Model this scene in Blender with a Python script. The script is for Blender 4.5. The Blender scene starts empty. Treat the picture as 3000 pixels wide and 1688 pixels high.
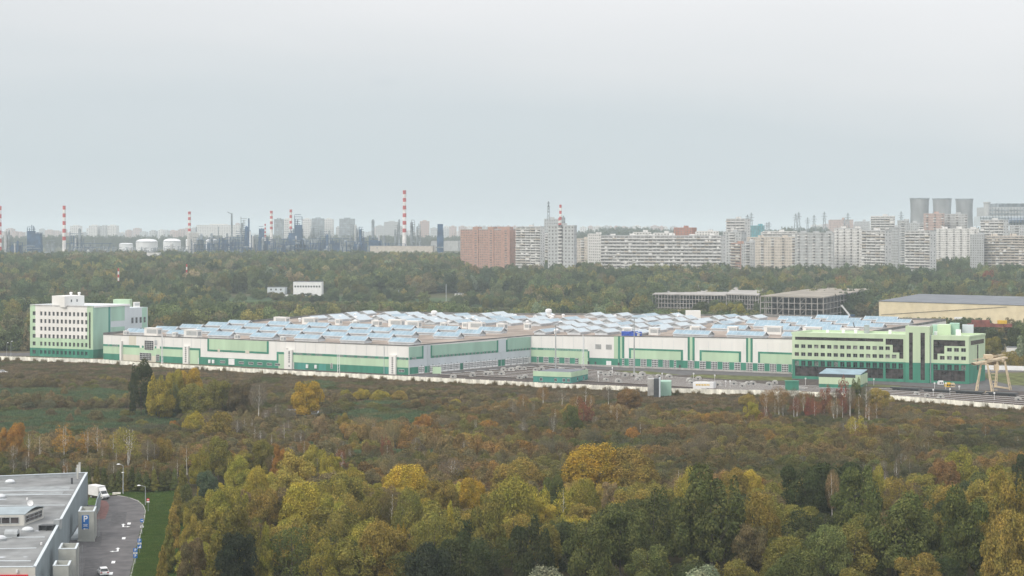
import bpy, math, random
import numpy as np
from mathutils import Vector, Matrix
R = math.radians
rnd = random.Random(7)
nrs = np.random.RandomState(5)
C = bpy.context.scene.collection
sc = bpy.context.scene

# ---------------------------------------------------------------- camera
F, H, YH, CX = 5000.0, 70.0, 672.0, 1500.0
cd = bpy.data.cameras.new('camera'); cam = bpy.data.objects.new('camera', cd); C.objects.link(cam)
cam.location = (0, 0, H); cam.rotation_euler = (R(90), 0, 0)
cd.lens = 60.0; cd.sensor_width = 36.0; cd.sensor_fit = 'HORIZONTAL'
cd.shift_y = -(844.0 - YH) / 3000.0
cd.clip_start = 1.0; cd.clip_end = 60000
sc.camera = cam

# ---------------------------------------------------------------- world, sun
SUN_AZ, SUN_EL = R(222), R(38)          # azimuth measured clockwise from +Y
w = bpy.data.worlds.new('World'); sc.world = w; w.use_nodes = True
nt = w.node_tree; nt.nodes.clear()
def N(t, **k):
    n = nt.nodes.new(t)
    for a, b in k.items(): setattr(n, a, b)
    return n
out = N('ShaderNodeOutputWorld')
sky = N('ShaderNodeTexSky', sky_type='NISHITA', sun_disc=False, sun_elevation=SUN_EL, sun_rotation=SUN_AZ, dust_density=3.0)
b1 = N('ShaderNodeBackground'); b1.inputs[1].default_value = 0.07
nt.links.new(sky.outputs[0], b1.inputs[0])
tc = N('ShaderNodeTexCoord'); sep = N('ShaderNodeSeparateXYZ')
nt.links.new(tc.outputs['Generated'], sep.inputs[0])
ramp = N('ShaderNodeValToRGB')          # overcast veil, horizon to zenith
e = ramp.color_ramp.elements
e[0].position = 0.0; e[0].color = (0.485, 0.535, 0.56, 1)
e[1].position = 1.0; e[1].color = (1.30, 1.30, 1.32, 1)
for p, c in ((0.03, (0.475, 0.53, 0.555, 1)), (0.07, (0.495, 0.54, 0.565, 1)), (0.105, (0.58, 0.60, 0.615, 1)), (0.15, (0.655, 0.66, 0.67, 1)), (0.33, (0.92, 0.92, 0.93, 1))):
    el = e.new(p); el.color = c
mp = N('ShaderNodeMapping'); mp.inputs['Scale'].default_value = (1.0, 1.0, 5.0)
nt.links.new(tc.outputs['Generated'], mp.inputs[0])
n1 = N('ShaderNodeTexNoise'); n1.inputs['Scale'].default_value = 2.3; n1.inputs['Detail'].default_value = 4; n1.inputs['Roughness'].default_value = 0.45
nt.links.new(mp.outputs[0], n1.inputs['Vector'])
add = N('ShaderNodeMath', operation='MULTIPLY_ADD'); add.inputs[1].default_value = 0.11; 
nt.links.new(n1.outputs[0], add.inputs[0])
m0 = N('ShaderNodeMath', operation='ADD'); m0.inputs[1].default_value = -0.048
nt.links.new(sep.outputs[2], m0.inputs[0]); nt.links.new(m0.outputs[0], add.inputs[2])
xr = N('ShaderNodeMath', operation='MULTIPLY_ADD'); xr.inputs[1].default_value = 0.075
nt.links.new(sep.outputs[0], xr.inputs[0]); nt.links.new(add.outputs[0], xr.inputs[2])
nt.links.new(xr.outputs[0], ramp.inputs[0])
b2 = N('ShaderNodeBackground'); b2.inputs[1].default_value = 1.02
# one small smudge of darker cloud high on the left
cd_ = N('ShaderNodeVectorMath', operation='SUBTRACT'); cd_.inputs[1].default_value = (-0.0735, 0.9935, 0.0858); nt.links.new(tc.outputs['Generated'], cd_.inputs[0])
cs_ = N('ShaderNodeVectorMath', operation='MULTIPLY'); cs_.inputs[1].default_value = (1.0, 1.0, 3.2); nt.links.new(cd_.outputs[0], cs_.inputs[0])
cl_ = N('ShaderNodeVectorMath', operation='LENGTH'); nt.links.new(cs_.outputs[0], cl_.inputs[0])
cr_ = N('ShaderNodeMapRange'); cr_.inputs[1].default_value = 0.002; cr_.inputs[2].default_value = 0.013; cr_.inputs[3].default_value = 0.10; cr_.inputs[4].default_value = 0.0; nt.links.new(cl_.outputs['Value'], cr_.inputs[0])
cm_ = N('ShaderNodeMix', data_type='RGBA'); cm_.inputs[7].default_value = (0.36, 0.42, 0.46, 1); nt.links.new(cr_.outputs[0], cm_.inputs[0]); nt.links.new(ramp.outputs[0], cm_.inputs[6])
nt.links.new(cm_.outputs[2], b2.inputs[0])
mx = N('ShaderNodeMixShader'); mx.inputs[0].default_value = 0.92
nt.links.new(b1.outputs[0], mx.inputs[1]); nt.links.new(b2.outputs[0], mx.inputs[2])
nt.links.new(mx.outputs[0], out.inputs[0])
sl = bpy.data.lights.new('sun', 'SUN'); sl.energy = 1.45; sl.angle = R(25); sl.color = (1.0, 0.93, 0.82)
so = bpy.data.objects.new('sun', sl); C.objects.link(so)
dv = Vector((math.sin(SUN_AZ) * math.cos(SUN_EL), math.cos(SUN_AZ) * math.cos(SUN_EL), math.sin(SUN_EL)))
so.rotation_euler = dv.to_track_quat('Z', 'Y').to_euler()
so.location = (0, 0, 300)
vs = sc.view_settings; vs.view_transform = 'Standard'; vs.look = 'None'; vs.exposure = 0.42; vs.gamma = 1.0; vs.use_curve_mapping = False
cy = sc.cycles
cy.use_denoising = True; cy.max_bounces = 5; cy.diffuse_bounces = 2; cy.glossy_bounces = 2; cy.transmission_bounces = 2
cy.volume_bounces = 1; cy.transparent_max_bounces = 8; cy.caustics_reflective = False; cy.caustics_refractive = False

# ---------------------------------------------------------------- pixel <-> place
def tz(X, Y):                            # height of the land
    t = min(1.0, max(0.0, (Y - 1180.0) / 950.0)); t = t * t * (3 - 2 * t)
    z = 20.0 * t
    if Y > 3200 and X / Y > 0.02:
        u = min(1.0, (Y - 3200) / 1300.0); v = min(1.0, (X / Y - 0.02) / 0.03); z += 19.0 * u * u * (3 - 2 * u) * v
    return z
def at(px, py, D): return Vector(((px - CX) * D / F, D, H - (py - YH) * D / F))
def gp(px, py, z=0.0):
    D = (H - z) * F / (py - YH); return Vector(((px - CX) * D / F, D, z))
def pix(X, Y, Z): return (CX + F * X / Y, YH + F * (H - Z) / Y)

# ---------------------------------------------------------------- materials
M = {}
def mat(name, col, rough=0.85, var=0.12, scale=0.6, metal=0.0, streak=0.0, spec=0.3, col2=None, bump=0.0, detail=5.0):
    m = bpy.data.materials.new(name); m.use_nodes = True; t = m.node_tree; P = t.nodes['Principled BSDF']
    P.inputs['Roughness'].default_value = rough; P.inputs['Metallic'].default_value = metal
    P.inputs['Specular IOR Level'].default_value = spec
    g = t.nodes.new('ShaderNodeNewGeometry'); n = t.nodes.new('ShaderNodeTexNoise')
    n.inputs['Scale'].default_value = scale; n.inputs['Detail'].default_value = detail
    vec = g.outputs['Position']
    if streak:
        mpn = t.nodes.new('ShaderNodeMapping'); mpn.inputs['Scale'].default_value = (1, 1, streak)
        t.links.new(vec, mpn.inputs[0]); vec = mpn.outputs[0]
    t.links.new(vec, n.inputs['Vector'])
    r = t.nodes.new('ShaderNodeValToRGB'); c = col
    d = col2 if col2 else tuple(x * (1 - 2 * var) for x in col)
    u = col if col2 else tuple(min(1, x * (1 + 2 * var)) for x in col)
    r.color_ramp.elements[0].position = 0.32; r.color_ramp.elements[0].color = (*d, 1)
    r.color_ramp.elements[1].position = 0.68; r.color_ramp.elements[1].color = (*u, 1)
    t.links.new(n.outputs[0], r.inputs[0]); t.links.new(r.outputs[0], P.inputs['Base Color'])
    if bump:
        b = t.nodes.new('ShaderNodeBump'); b.inputs['Strength'].default_value = bump; b.inputs['Distance'].default_value = 0.3
        t.links.new(n.outputs[0], b.inputs['Height']); t.links.new(b.outputs[0], P.inputs['Normal'])
    M[name] = m; return m
mat('white_panel', (0.76, 0.745, 0.715), 0.6, 0.022, 0.25, streak=0.15)
mat('cream_panel', (0.62, 0.585, 0.49), 0.7, 0.05, 0.3, streak=0.15)
mat('pale_panel', (0.55, 0.60, 0.63), 0.6, 0.035, 0.25, streak=0.15)
mat('lime_panel', (0.45, 0.60, 0.42), 0.6, 0.05, 0.2, streak=0.15)
mat('lime_office', (0.50, 0.61, 0.42), 0.65, 0.04, 0.2, streak=0.15)
mat('sage_panel', (0.33, 0.51, 0.41), 0.6, 0.05, 0.2, streak=0.15)
mat('green_panel', (0.045, 0.22, 0.15), 0.6, 0.10, 0.3, streak=0.2)
mat('teal_panel', (0.06, 0.26, 0.22), 0.6, 0.10, 0.3, streak=0.2)
mat('dark_glass', (0.035, 0.04, 0.045), 0.12, 0.35, 0.9, spec=0.6)
mat('brown_glass', (0.05, 0.042, 0.042), 0.2, 0.45, 0.5, spec=0.5)
mat('blind_glass', (0.16, 0.16, 0.15), 0.4, 0.4, 1.2, spec=0.5)
mat('roof_glazing', (0.22, 0.325, 0.395), 0.38, 0.10, 0.25, spec=0.6)
mat('roof_glazing_pale', (0.38, 0.455, 0.50), 0.3, 0.05, 0.25, spec=0.6)
mat('white_metal', (0.78, 0.78, 0.78), 0.45, 0.03)
mat('grey_metal', (0.34, 0.36, 0.37), 0.5, 0.08)
mat('dark_metal', (0.06, 0.065, 0.07), 0.5, 0.1)
mat('roof_felt', (0.30, 0.25, 0.215), 0.95, 0.16, 0.08, spec=0.1)
mat('skylight_frame', (0.58, 0.60, 0.62), 0.5, 0.06)
mat('roof_edge', (0.17, 0.17, 0.165), 0.9, 0.15, 0.3)
mat('concrete', (0.40, 0.39, 0.37), 0.9, 0.1, 0.5)
mat('fence_concrete', (0.76, 0.735, 0.65), 0.95, 0.16, 0.55, spec=0.1, streak=0.3)
mat('asphalt', (0.115, 0.11, 0.112), 0.9, 0.12, 0.35, spec=0.2)
mat('yard_gravel', (0.088, 0.074, 0.066), 1.0, 0.25, 0.5, spec=0.1)
mat('rail_steel', (0.15, 0.115, 0.095), 0.6, 0.1)
mat('sleeper', (0.045, 0.036, 0.032), 0.95, 0.2)
mat('grass_green', (0.085, 0.14, 0.035), 1.0, 0.22, 0.35, spec=0.05)
mat('grass_far', (0.06, 0.115, 0.06), 1.0, 0.2, 0.05, spec=0.05)
mat('grass_dull', (0.115, 0.125, 0.05), 1.0, 0.25, 0.25, spec=0.05)
mat('crane_paint', (0.62, 0.50, 0.34), 0.6, 0.08)
mat('yellow_paint', (0.65, 0.42, 0.04), 0.6, 0.08)
mat('blue_tarp', (0.03, 0.09, 0.42), 0.6, 0.2, 1.2)
mat('chimney_white', (0.72, 0.70, 0.68), 0.85, 0.08, 0.1)
mat('chimney_red', (0.47, 0.065, 0.06), 0.85, 0.10, 0.1)
mat('brick_red', (0.41, 0.255, 0.205), 0.95, 0.08, 0.4)
mat('orange_wall', (0.36, 0.165, 0.115), 0.9, 0.06, 0.2)
mat('block_white', (0.63, 0.62, 0.60), 0.9, 0.06, 0.3)
mat('block_grey', (0.43, 0.44, 0.44), 0.9, 0.06, 0.3)
mat('block_beige', (0.53, 0.48, 0.42), 0.9, 0.06, 0.3)
mat('block_pink', (0.45, 0.33, 0.29), 0.9, 0.06, 0.3)
mat('window_and_shade', (0.17, 0.165, 0.165), 0.7, 0.35, 0.3)  # dark far windows; also paints the shade inside the steel frame
mat('steel_blue', (0.045, 0.095, 0.175), 0.7, 0.2, 0.1)
mat('steel_grey', (0.22, 0.25, 0.27), 0.7, 0.25, 0.1)
mat('bare_steel', (0.33, 0.31, 0.29), 0.7, 0.15, 0.2)
mat('deck_tan', (0.27, 0.24, 0.20), 0.9, 0.15, 0.05)
mat('yellow_hall', (0.68, 0.585, 0.40), 0.7, 0.04, 0.2)
mat('hall_roof', (0.15, 0.16, 0.18), 0.8, 0.08, 0.1)
mat('tower_concrete', (0.27, 0.28, 0.285), 0.95, 0.14, 0.06, streak=0.3)
mat('teal_wall', (0.10, 0.30, 0.34), 0.5, 0.15, 0.2)
mat('blue_wall', (0.06, 0.16, 0.36), 0.6, 0.1, 0.2)
mat('red_container', (0.22, 0.075, 0.06), 0.8, 0.15, 0.3)
mat('tank_white', (0.68, 0.69, 0.70), 0.6, 0.04, 0.1)
mat('birch_bark', (0.74, 0.71, 0.66), 0.9, 0.12, 1.6, streak=2.0)
mat('bark', (0.10, 0.085, 0.07), 0.95, 0.25, 1.2)
mat('water', (0.55, 0.60, 0.66), 0.06, 0.03, spec=0.6)

# ---------------------------------------------------------------- mesh builder
class MB:
    def __init__(s): s.v = []; s.f = []; s.m = []
    def poly(s, pts, m=0):
        i = len(s.v); s.v += [tuple(p) for p in pts]; s.f.append(tuple(range(i, i + len(pts)))); s.m.append(m)
    def prism(s, base, off, m=0, caps=True):
        n = len(base); i = len(s.v)
        s.v += [tuple(p) for p in base] + [tuple(Vector(p) + Vector(off)) for p in base]
        if caps:
            s.f.append(tuple(range(i + n - 1, i - 1, -1))); s.m.append(m)
            s.f.append(tuple(range(i + n, i + 2 * n))); s.m.append(m)
        for k in range(n):
            a, b = i + k, i + (k + 1) % n
            s.f.append((a, b, b + n, a + n)); s.m.append(m)
    def vprism(s, xy, z0, z1, m=0):
        a = sum(xy[k][0] * xy[(k + 1) % len(xy)][1] - xy[(k + 1) % len(xy)][0] * xy[k][1] for k in range(len(xy)))
        if a < 0: xy = xy[::-1]
        s.prism([(p[0], p[1], z0) for p in xy], (0, 0, z1 - z0), m)
    def box(s, x0, x1, y0, y1, z0, z1, m=0):
        s.prism([(x0, y0, z0), (x1, y0, z0), (x1, y1, z0), (x0, y1, z0)], (0, 0, z1 - z0), m)
    def obox(s, o, ux, uy, uz, m=0):
        o, ux, uy, uz = map(Vector, (o, ux, uy, uz))
        b = [o, o + ux, o + ux + uy, o + uy]
        if ux.cross(uy).dot(uz) < 0: b = b[::-1]
        s.prism(b, uz, m)
    def tube(s, p0, p1, r0, r1=None, n=6, m=0, caps=True):
        p0, p1 = Vector(p0), Vector(p1); r1 = r0 if r1 is None else r1
        d = (p1 - p0)
        if d.length < 1e-6: return
        d.normalize(); a = d.orthogonal().normalized(); b = d.cross(a); i = len(s.v)
        for p, r in ((p0, r0), (p1, r1)):
            for k in range(n):
                t = 2 * math.pi * k / n; s.v.append(tuple(p + a * (r * math.cos(t)) + b * (r * math.sin(t))))
        for k in range(n):
            j = (k + 1) % n; s.f.append((i + k, i + j, i + n + j, i + n + k)); s.m.append(m)
        if caps:
            s.f.append(tuple(i + n + k for k in range(n))); s.m.append(m)
            s.f.append(tuple(i + k for k in range(n))[::-1]); s.m.append(m)
    def bar(s, p0, p1, w, m=0): s.tube(p0, p1, w * 0.7, n=4, m=m, caps=False)
    def lathe(s, prof, c=(0, 0), n=16, m=0, ms=None, cap=True):
        i = len(s.v)
        for r, z in prof:
            for k in range(n):
                t = 2 * math.pi * k / n; s.v.append((c[0] + r * math.cos(t), c[1] + r * math.sin(t), z))
        for q in range(len(prof) - 1):
            for k in range(n):
                j = (k + 1) % n
                s.f.append((i + q * n + k, i + q * n + j, i + (q + 1) * n + j, i + (q + 1) * n + k)); s.m.append(ms[q] if ms else m)
        if cap:
            q = len(prof) - 1; s.f.append(tuple(i + q * n + k for k in range(n))); s.m.append(ms[-1] if ms else m)
    def mesh(s, name, mats, org=(0, 0, 0), smooth=False):
        me = bpy.data.meshes.new(name); ox, oy, oz = org
        me.from_pydata([(x - ox, y - oy, z - oz) for x, y, z in s.v], [], s.f)
        if isinstance(mats, str): mats = [mats]
        for k in mats: me.materials.append(M[k])
        if len(mats) > 1: me.polygons.foreach_set('material_index', s.m)
        if smooth: me.polygons.foreach_set('use_smooth', [True] * len(s.f))
        me.update(); return me
    def obj(s, name, mats, parent=None, smooth=False, kind=None, label=None):
        org = tuple(parent_loc(parent)) if parent else (0, 0, 0)
        o = bpy.data.objects.new(name, s.mesh(name, mats, org, smooth)); C.objects.link(o)
        if parent: o.parent = parent
        if kind: o['kind'] = kind
        if label: o['label'] = label
        return o
def parent_loc(p):
    l = Vector((0, 0, 0))
    while p: l = l + p.location; p = p.parent
    return l
def T(name, label, cat, loc=(0, 0, 0), group=None, rz=0.0):
    o = bpy.data.objects.new(name, None); C.objects.link(o); o.location = loc; o.rotation_euler = (0, 0, rz)
    o.empty_display_size = 0.5
    o['label'] = label; o['category'] = cat
    if group: o['group'] = group
    return o
def inst(name, me, parent, loc, rz=0.0, scale=None, kind=None, label=None):
    o = bpy.data.objects.new(name, me); C.objects.link(o); o.parent = parent
    o.location = Vector(loc) - (parent_loc(parent) if parent else Vector((0, 0, 0))); o.rotation_euler = (0, 0, rz)
    if scale: o.scale = scale
    if kind: o['kind'] = kind
    if label: o['label'] = label
    return o
def tag(o, label, cat, group=None):
    o['label'] = label; o['category'] = cat
    if group: o['group'] = group
    return o
def dup(root, loc, rz=None, label=None, scale=None, group=None):
    r = root.copy(); C.objects.link(r); r.location = loc
    if rz is not None: r.rotation_euler = (0, 0, rz)
    if scale: r.scale = scale
    if label: r['label'] = label
    if group: r['group'] = group
    for ch in KIDS(root):
        c = ch.copy(); C.objects.link(c); c.parent = r
        for g in KIDS(ch):
            d = g.copy(); C.objects.link(d); d.parent = c
    return r
_k = {}
def KIDS(o):
    return list(o.children)
def struct(name, mb, mats, label=None, kind='structure'):
    o = mb.obj(name, mats); o['kind'] = kind
    if label: o['label'] = label
    return o

class Fac:                                # a vertical facade from A to B (left to right as seen)
    def __init__(s, A, B):
        s.A = Vector((A[0], A[1], 0)); s.B = Vector((B[0], B[1], 0)); d = s.B - s.A; s.L = d.length; s.u = d.normalized()
        s.n = Vector((s.u.y, -s.u.x, 0)); s.rz = math.atan2(s.u.y, s.u.x)
    def uz(s, px, py):
        dx = (px - CX) / F; den = dx * s.n.x + s.n.y
        D = s.A.dot(s.n) / den
        p = Vector((dx * D, D, 0)); return ((p - s.A).dot(s.u), H - (py - YH) * D / F)
    def pt(s, u, z, o=0.0): return s.A + s.u * u + s.n * o + Vector((0, 0, z))
    def panel(s, mb, pxs, o0, o1, m=0):   # polygon given where the photograph shows it, extruded
        q = [s.uz(*p) for p in pxs]
        b = [s.pt(u, z, o0) for u, z in q]
        ar = sum(q[k][0] * q[(k + 1) % len(q)][1] - q[(k + 1) % len(q)][0] * q[k][1] for k in range(len(q)))
        if ar < 0: b = b[::-1]
        mb.prism(b, s.n * (o1 - o0), m)
    def rect(s, mb, u0, u1, z0, z1, o0, o1, m=0):
        b = [s.pt(u0, z0, o0), s.pt(u1, z0, o0), s.pt(u1, z1, o0), s.pt(u0, z1, o0)]
        mb.prism(b, s.n * (o1 - o0), m)
    def skin(s, mb, u0, u1, z0, z1, holes, cuts_u=(), cuts_z=(), depth=0.45, zone=None, reveal=0):
        us = sorted(set([u0, u1] + list(cuts_u) + [x for h in holes for x in h[:2]]))
        zs = sorted(set([z0, z1] + list(cuts_z) + [x for h in holes for x in h[2:]]))
        us = [x for x in us if u0 <= x <= u1]; zs = [x for x in zs if z0 <= x <= z1]
        for a, b in zip(us, us[1:]):
            for c, d in zip(zs, zs[1:]):
                um, zm = (a + b) / 2, (c + d) / 2
                if any(h[0] < um < h[1] and h[2] < zm < h[3] for h in holes): continue
                mb.poly([s.pt(a, c, depth), s.pt(b, c, depth), s.pt(b, d, depth), s.pt(a, d, depth)], zone(um, zm) if zone else 0)
        for a, b, c, d in holes:
            m = zone((a + b) / 2, (c + d) / 2) if zone else reveal
            mb.poly([s.pt(a, c, depth), s.pt(a, c, 0), s.pt(b, c, 0), s.pt(b, c, depth)], m)
            mb.poly([s.pt(a, d, 0), s.pt(a, d, depth), s.pt(b, d, depth), s.pt(b, d, 0)], m)
            mb.poly([s.pt(a, c, depth), s.pt(a, d, depth), s.pt(a, d, 0), s.pt(a, c, 0)], m)
            mb.poly([s.pt(b, d, depth), s.pt(b, c, depth), s.pt(b, c, 0), s.pt(b, d, 0)], m)
_wm = {}
def win_mesh(w, h, nx, nz, glass='dark_glass', frame='white_metal', fw=0.07, d=0.06, key=None):
    k = (round(w, 1), round(h, 1), nx, nz, glass, frame, fw)
    if k not in _wm:                      # local: x along the wall, z up, -y outward, centred
        mb = MB(); a, b = w / 2, h / 2
        mb.box(-a, a, -0.02, 0.0, -b, b, 1)
        for i in range(nx + 1):
            x = -a + w * i / nx; x0 = min(max(x - fw / 2, -a), a - fw); mb.box(x0, x0 + fw, -d, -0.02, -b, b, 0)
        for j in range(nz + 1):
            z = -b + h * j / nz; z0 = min(max(z - fw / 2, -b), b - fw); mb.box(-a, a, -d - 0.006, -0.02, z0, z0 + fw, 0)
        _wm[k] = mb.mesh('window', [frame, glass])
    return _wm[k]
# ---------------------------------------------------------------- land
def ell(x, y, cx, cy, rx, ry): return ((x - cx) / rx) ** 2 + ((y - cy) / ry) ** 2
REEDS = [(160, 1160, 260, 20), (250, 1236, 330, 34), (60, 1262, 160, 22), (1130, 1226, 150, 24), (1190, 1334, 190, 12), (930, 1130, 60, 10), (1260, 1262, 80, 9), (980, 1310, 120, 11), (1130, 1188, 110, 9)]
FX = [-400, 0, 303, 464, 800, 1180, 1600, 1880, 1965, 2315, 2630, 3000, 3400]
FY = [1046, 1056, 1066, 1078, 1097, 1116, 1137, 1149, 1153, 1161, 1176, 1205, 1238]   # foot of the boundary wall in the picture
def fence_y(x): return float(np.interp(x, FX, FY))
WX = [430, 520, 700, 1000, 1300, 1600, 2000, 2400, 2600, 3200]
WY = [1430, 1345, 1345, 1372, 1440, 1450, 1450, 1455, 1430, 1380]                     # upper rim of the near wood
def wood_y(x): return float(np.interp(x, WX, WY))
def ground_tone(x, y, D):
    if D > 6000: return (0.07, 0.085, 0.06)
    if D > 1150:
        for c in ((980, 880, 340, 14), (1440, 892, 110, 12), (640, 880, 110, 10)):
            if ell(x, y, *c) < 1: return (0.06, 0.10, 0.055)
        return (0.075, 0.08, 0.05)
    fy = fence_y(x)
    if y < fy: return (0.13, 0.12, 0.085)
    for c in REEDS:
        if ell(x, y, *c) < 1: return (0.11, 0.15, 0.085)
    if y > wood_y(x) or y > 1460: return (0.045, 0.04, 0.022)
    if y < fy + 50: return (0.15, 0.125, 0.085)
    return (0.115, 0.10, 0.065)
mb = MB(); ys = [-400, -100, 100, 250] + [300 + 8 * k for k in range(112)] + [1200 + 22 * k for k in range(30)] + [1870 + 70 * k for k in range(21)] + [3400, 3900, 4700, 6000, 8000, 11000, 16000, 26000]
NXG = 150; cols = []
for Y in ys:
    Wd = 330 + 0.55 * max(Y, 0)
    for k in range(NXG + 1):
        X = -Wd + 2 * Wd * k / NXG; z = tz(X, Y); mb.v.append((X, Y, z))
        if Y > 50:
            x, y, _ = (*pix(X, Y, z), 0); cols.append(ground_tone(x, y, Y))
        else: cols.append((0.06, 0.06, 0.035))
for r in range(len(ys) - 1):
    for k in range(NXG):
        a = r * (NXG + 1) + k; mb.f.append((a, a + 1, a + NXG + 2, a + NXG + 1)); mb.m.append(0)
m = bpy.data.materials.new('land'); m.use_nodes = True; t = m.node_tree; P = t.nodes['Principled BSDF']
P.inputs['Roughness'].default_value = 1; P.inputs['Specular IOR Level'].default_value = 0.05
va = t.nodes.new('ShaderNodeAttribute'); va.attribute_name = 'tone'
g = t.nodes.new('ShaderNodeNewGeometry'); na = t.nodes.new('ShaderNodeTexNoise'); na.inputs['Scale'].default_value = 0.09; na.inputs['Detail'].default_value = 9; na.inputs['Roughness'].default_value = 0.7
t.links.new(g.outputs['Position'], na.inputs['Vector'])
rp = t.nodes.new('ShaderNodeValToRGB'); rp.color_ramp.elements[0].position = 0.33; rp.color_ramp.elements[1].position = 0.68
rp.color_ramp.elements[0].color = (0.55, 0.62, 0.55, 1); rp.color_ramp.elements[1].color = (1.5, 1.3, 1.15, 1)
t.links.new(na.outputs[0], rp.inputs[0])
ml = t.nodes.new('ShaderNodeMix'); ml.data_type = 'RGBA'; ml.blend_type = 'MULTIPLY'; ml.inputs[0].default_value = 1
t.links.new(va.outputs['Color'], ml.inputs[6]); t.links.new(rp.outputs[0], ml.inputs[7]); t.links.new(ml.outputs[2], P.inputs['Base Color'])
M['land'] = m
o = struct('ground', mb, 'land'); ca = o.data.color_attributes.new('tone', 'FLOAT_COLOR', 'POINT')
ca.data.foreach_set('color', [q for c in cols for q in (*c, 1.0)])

def sheet(name, pts, mname, lift=0.004, kind='structure'):   # flat sheet on the ground from picture points
    mb = MB(); mb.poly([gp(x, y) + Vector((0, 0, lift)) for x, y in pts]); o = mb.obj(name, mname); o['kind'] = kind; return o

# ---------------------------------------------------------------- depot
A1 = Vector((-220.0, 918.6, 0)); A2 = Vector((-49.7, 820.0, 0)); A3 = Vector((9.8, 888.3, 0)); A4 = Vector((135.5, 825.5, 0))
e1 = (A2 - A1).normalized(); e2 = Vector((-e1.y, e1.x, 0))
if e2.y < 0: e2 = -e2
A5 = A4 + e1 * 18; BR = A1 + e1 * 372 + e2 * 300; BL = A1 + e1 * (-16) + e2 * 262
def rz_(X): return float(np.interp(X, [-220, -49.7, 9.8, 60, 135.5, 400], [13.7, 14.3, 15.1, 16.2, 17.3, 17.3]))
def st(s, t): p = A1 + e1 * s + e2 * t; return p
depot = T('train_depot', 'vast low green and white depot hall with rows of gabled skylights on its flat roof', 'depot', (-50, 900, 0))
mb = MB()                                                   # walls
foot = [A1, A2, A3, A4, A5, BR, BL]
for a, b in zip(foot, foot[1:] + foot[:1]):
    seg = 4
    for k in range(seg):
        p, q = a.lerp(b, k / seg), a.lerp(b, (k + 1) / seg)
        mb.poly([p, q, (q.x, q.y, rz_(q.x) - 0.5), (p.x, p.y, rz_(p.x) - 0.5)])
mb.obj('wall', 'white_panel', depot)
mb = MB(); import bmesh
bm = bmesh.new(); vs_ = [bm.verts.new((p.x, p.y, 0)) for p in foot]; bm.faces.new(vs_)
bmesh.ops.triangulate(bm, faces=bm.faces[:])
for X in (-220, -135, -49.7, 9.8, 60, 135.5):
    bmesh.ops.bisect_plane(bm, geom=bm.verts[:] + bm.edges[:] + bm.faces[:], plane_co=(X, 0, 0), plane_no=(1, 0, 0))
for v in bm.verts: v.co.z = rz_(v.co.x) - 0.5
for f in bm.faces: mb.poly([v.co.copy() for v in (f.verts if f.normal.z >= 0 else reversed(f.verts))])
bm.free(); mb.obj('roof', 'roof_felt', depot)
mb = MB()                                                   # parapet coping
for a, b in zip(foot, foot[1:] + foot[:1]):
    for k in range(4):
        p, q = a.lerp(b, k / 4), a.lerp(b, (k + 1) / 4); d = (q - p).normalized(); n = Vector((d.y, -d.x, 0))
        h = 0.16 if (a is A1 or a is A2 or a is A3) else 0.9
        zp, zq = rz_(p.x), rz_(q.x)
        v = [p + n * .1 + Vector((0, 0, zp - .55)), q + n * .1 + Vector((0, 0, zq - .55)), q + n * .1 + Vector((0, 0, zq + h - .2)), p + n * .1 + Vector((0, 0, zp + h - .2))]
        mb.prism(v, -n * 0.45)
mb.obj('parapet', 'roof_edge', depot)
F1 = Fac(A1, A2); F2 = Fac(A2, A3); F3 = Fac(A3, A4)
MS = ['white_panel', 'lime_panel', 'green_panel', 'teal_panel', 'cream_panel', 'pale_panel', 'sage_panel', 'concrete', 'grey_metal']
W_, LI, GR, TE, CR, PA, SA, CO, GM = range(9)
def cu(Fc, x): return Fc.uz(x, 1000)[0]
def band(Fc, mb, x0, x1, z0, z1, o, m): Fc.rect(mb, cu(Fc, x0), cu(Fc, x1), z0, z1, 0.0, o, m)
def pane_part(Fc, x0, x1, z0, z1, m, o=0.12, name='wall_panel'):
    b = MB(); band(Fc, b, x0, x1, z0, z1, o, 0); return b.obj(name, MS[m], depot)
# front wall F1
for x0, x1, z0, z1, m, o in ((303, 583, 3.3, 7.15, LI, .12), (303, 350, 0, 3.3, GR, .10), (351, 456, 0, 3.3, CR, .10), (457, 540, 0, 3.3, GR, .10),
      (557, 580, .0, 3.3, LI, .10), (583, 816, 0, 3.9, GR, .11), (817, 1196.5, 3.45, 7.15, LI, .12), (817, 843, 0, 3.45, LI, .10), (862, 1196.5, 0, 3.45, GR, .10),
      (378, 399, 8.4, 13.4, CR, .09), (865, 900, 0, 3.3, TE, .14), (935, 955, 0, 3.3, TE, .14), (1125, 1143, 0, 3.3, TE, .14)):
    pane_part(F1, x0, x1, z0, z1, m, o)
for x0, x1, z0, z1 in ((303, 355, 7.2, 8.3), (361, 409, 7.2, 8.3), (416, 421, 7.2, 8.3), (454, 458, 7.2, 8.3), (469, 540, 7.2, 8.3), (556, 583, 7.2, 8.3), (583, 587.5, 3.9, 8.3), (811, 836, 7.2, 8.3),
      (811, 816, 3.9, 7.2), (859, 1144, 7.2, 8.3), (1163, 1196.5, 7.2, 8.3), (608, 613, 7.0, 13.4), (613, 638, 7.0, 7.9), (645, 719, 7.0, 7.9), (731, 782, 7.0, 7.9), (782, 787.5, 7.0, 13.4)):
    pane_part(F1, x0, x1, z0, z1, GR, .16, 'dark_band')
pane_part(F1, 613, 782, 7.95, 13.4, LI, .13)
for x0, x1 in ((638, 645), (719, 731)): pane_part(F1, x0, x1, 6.8, 8.4, CR, .14)
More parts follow.
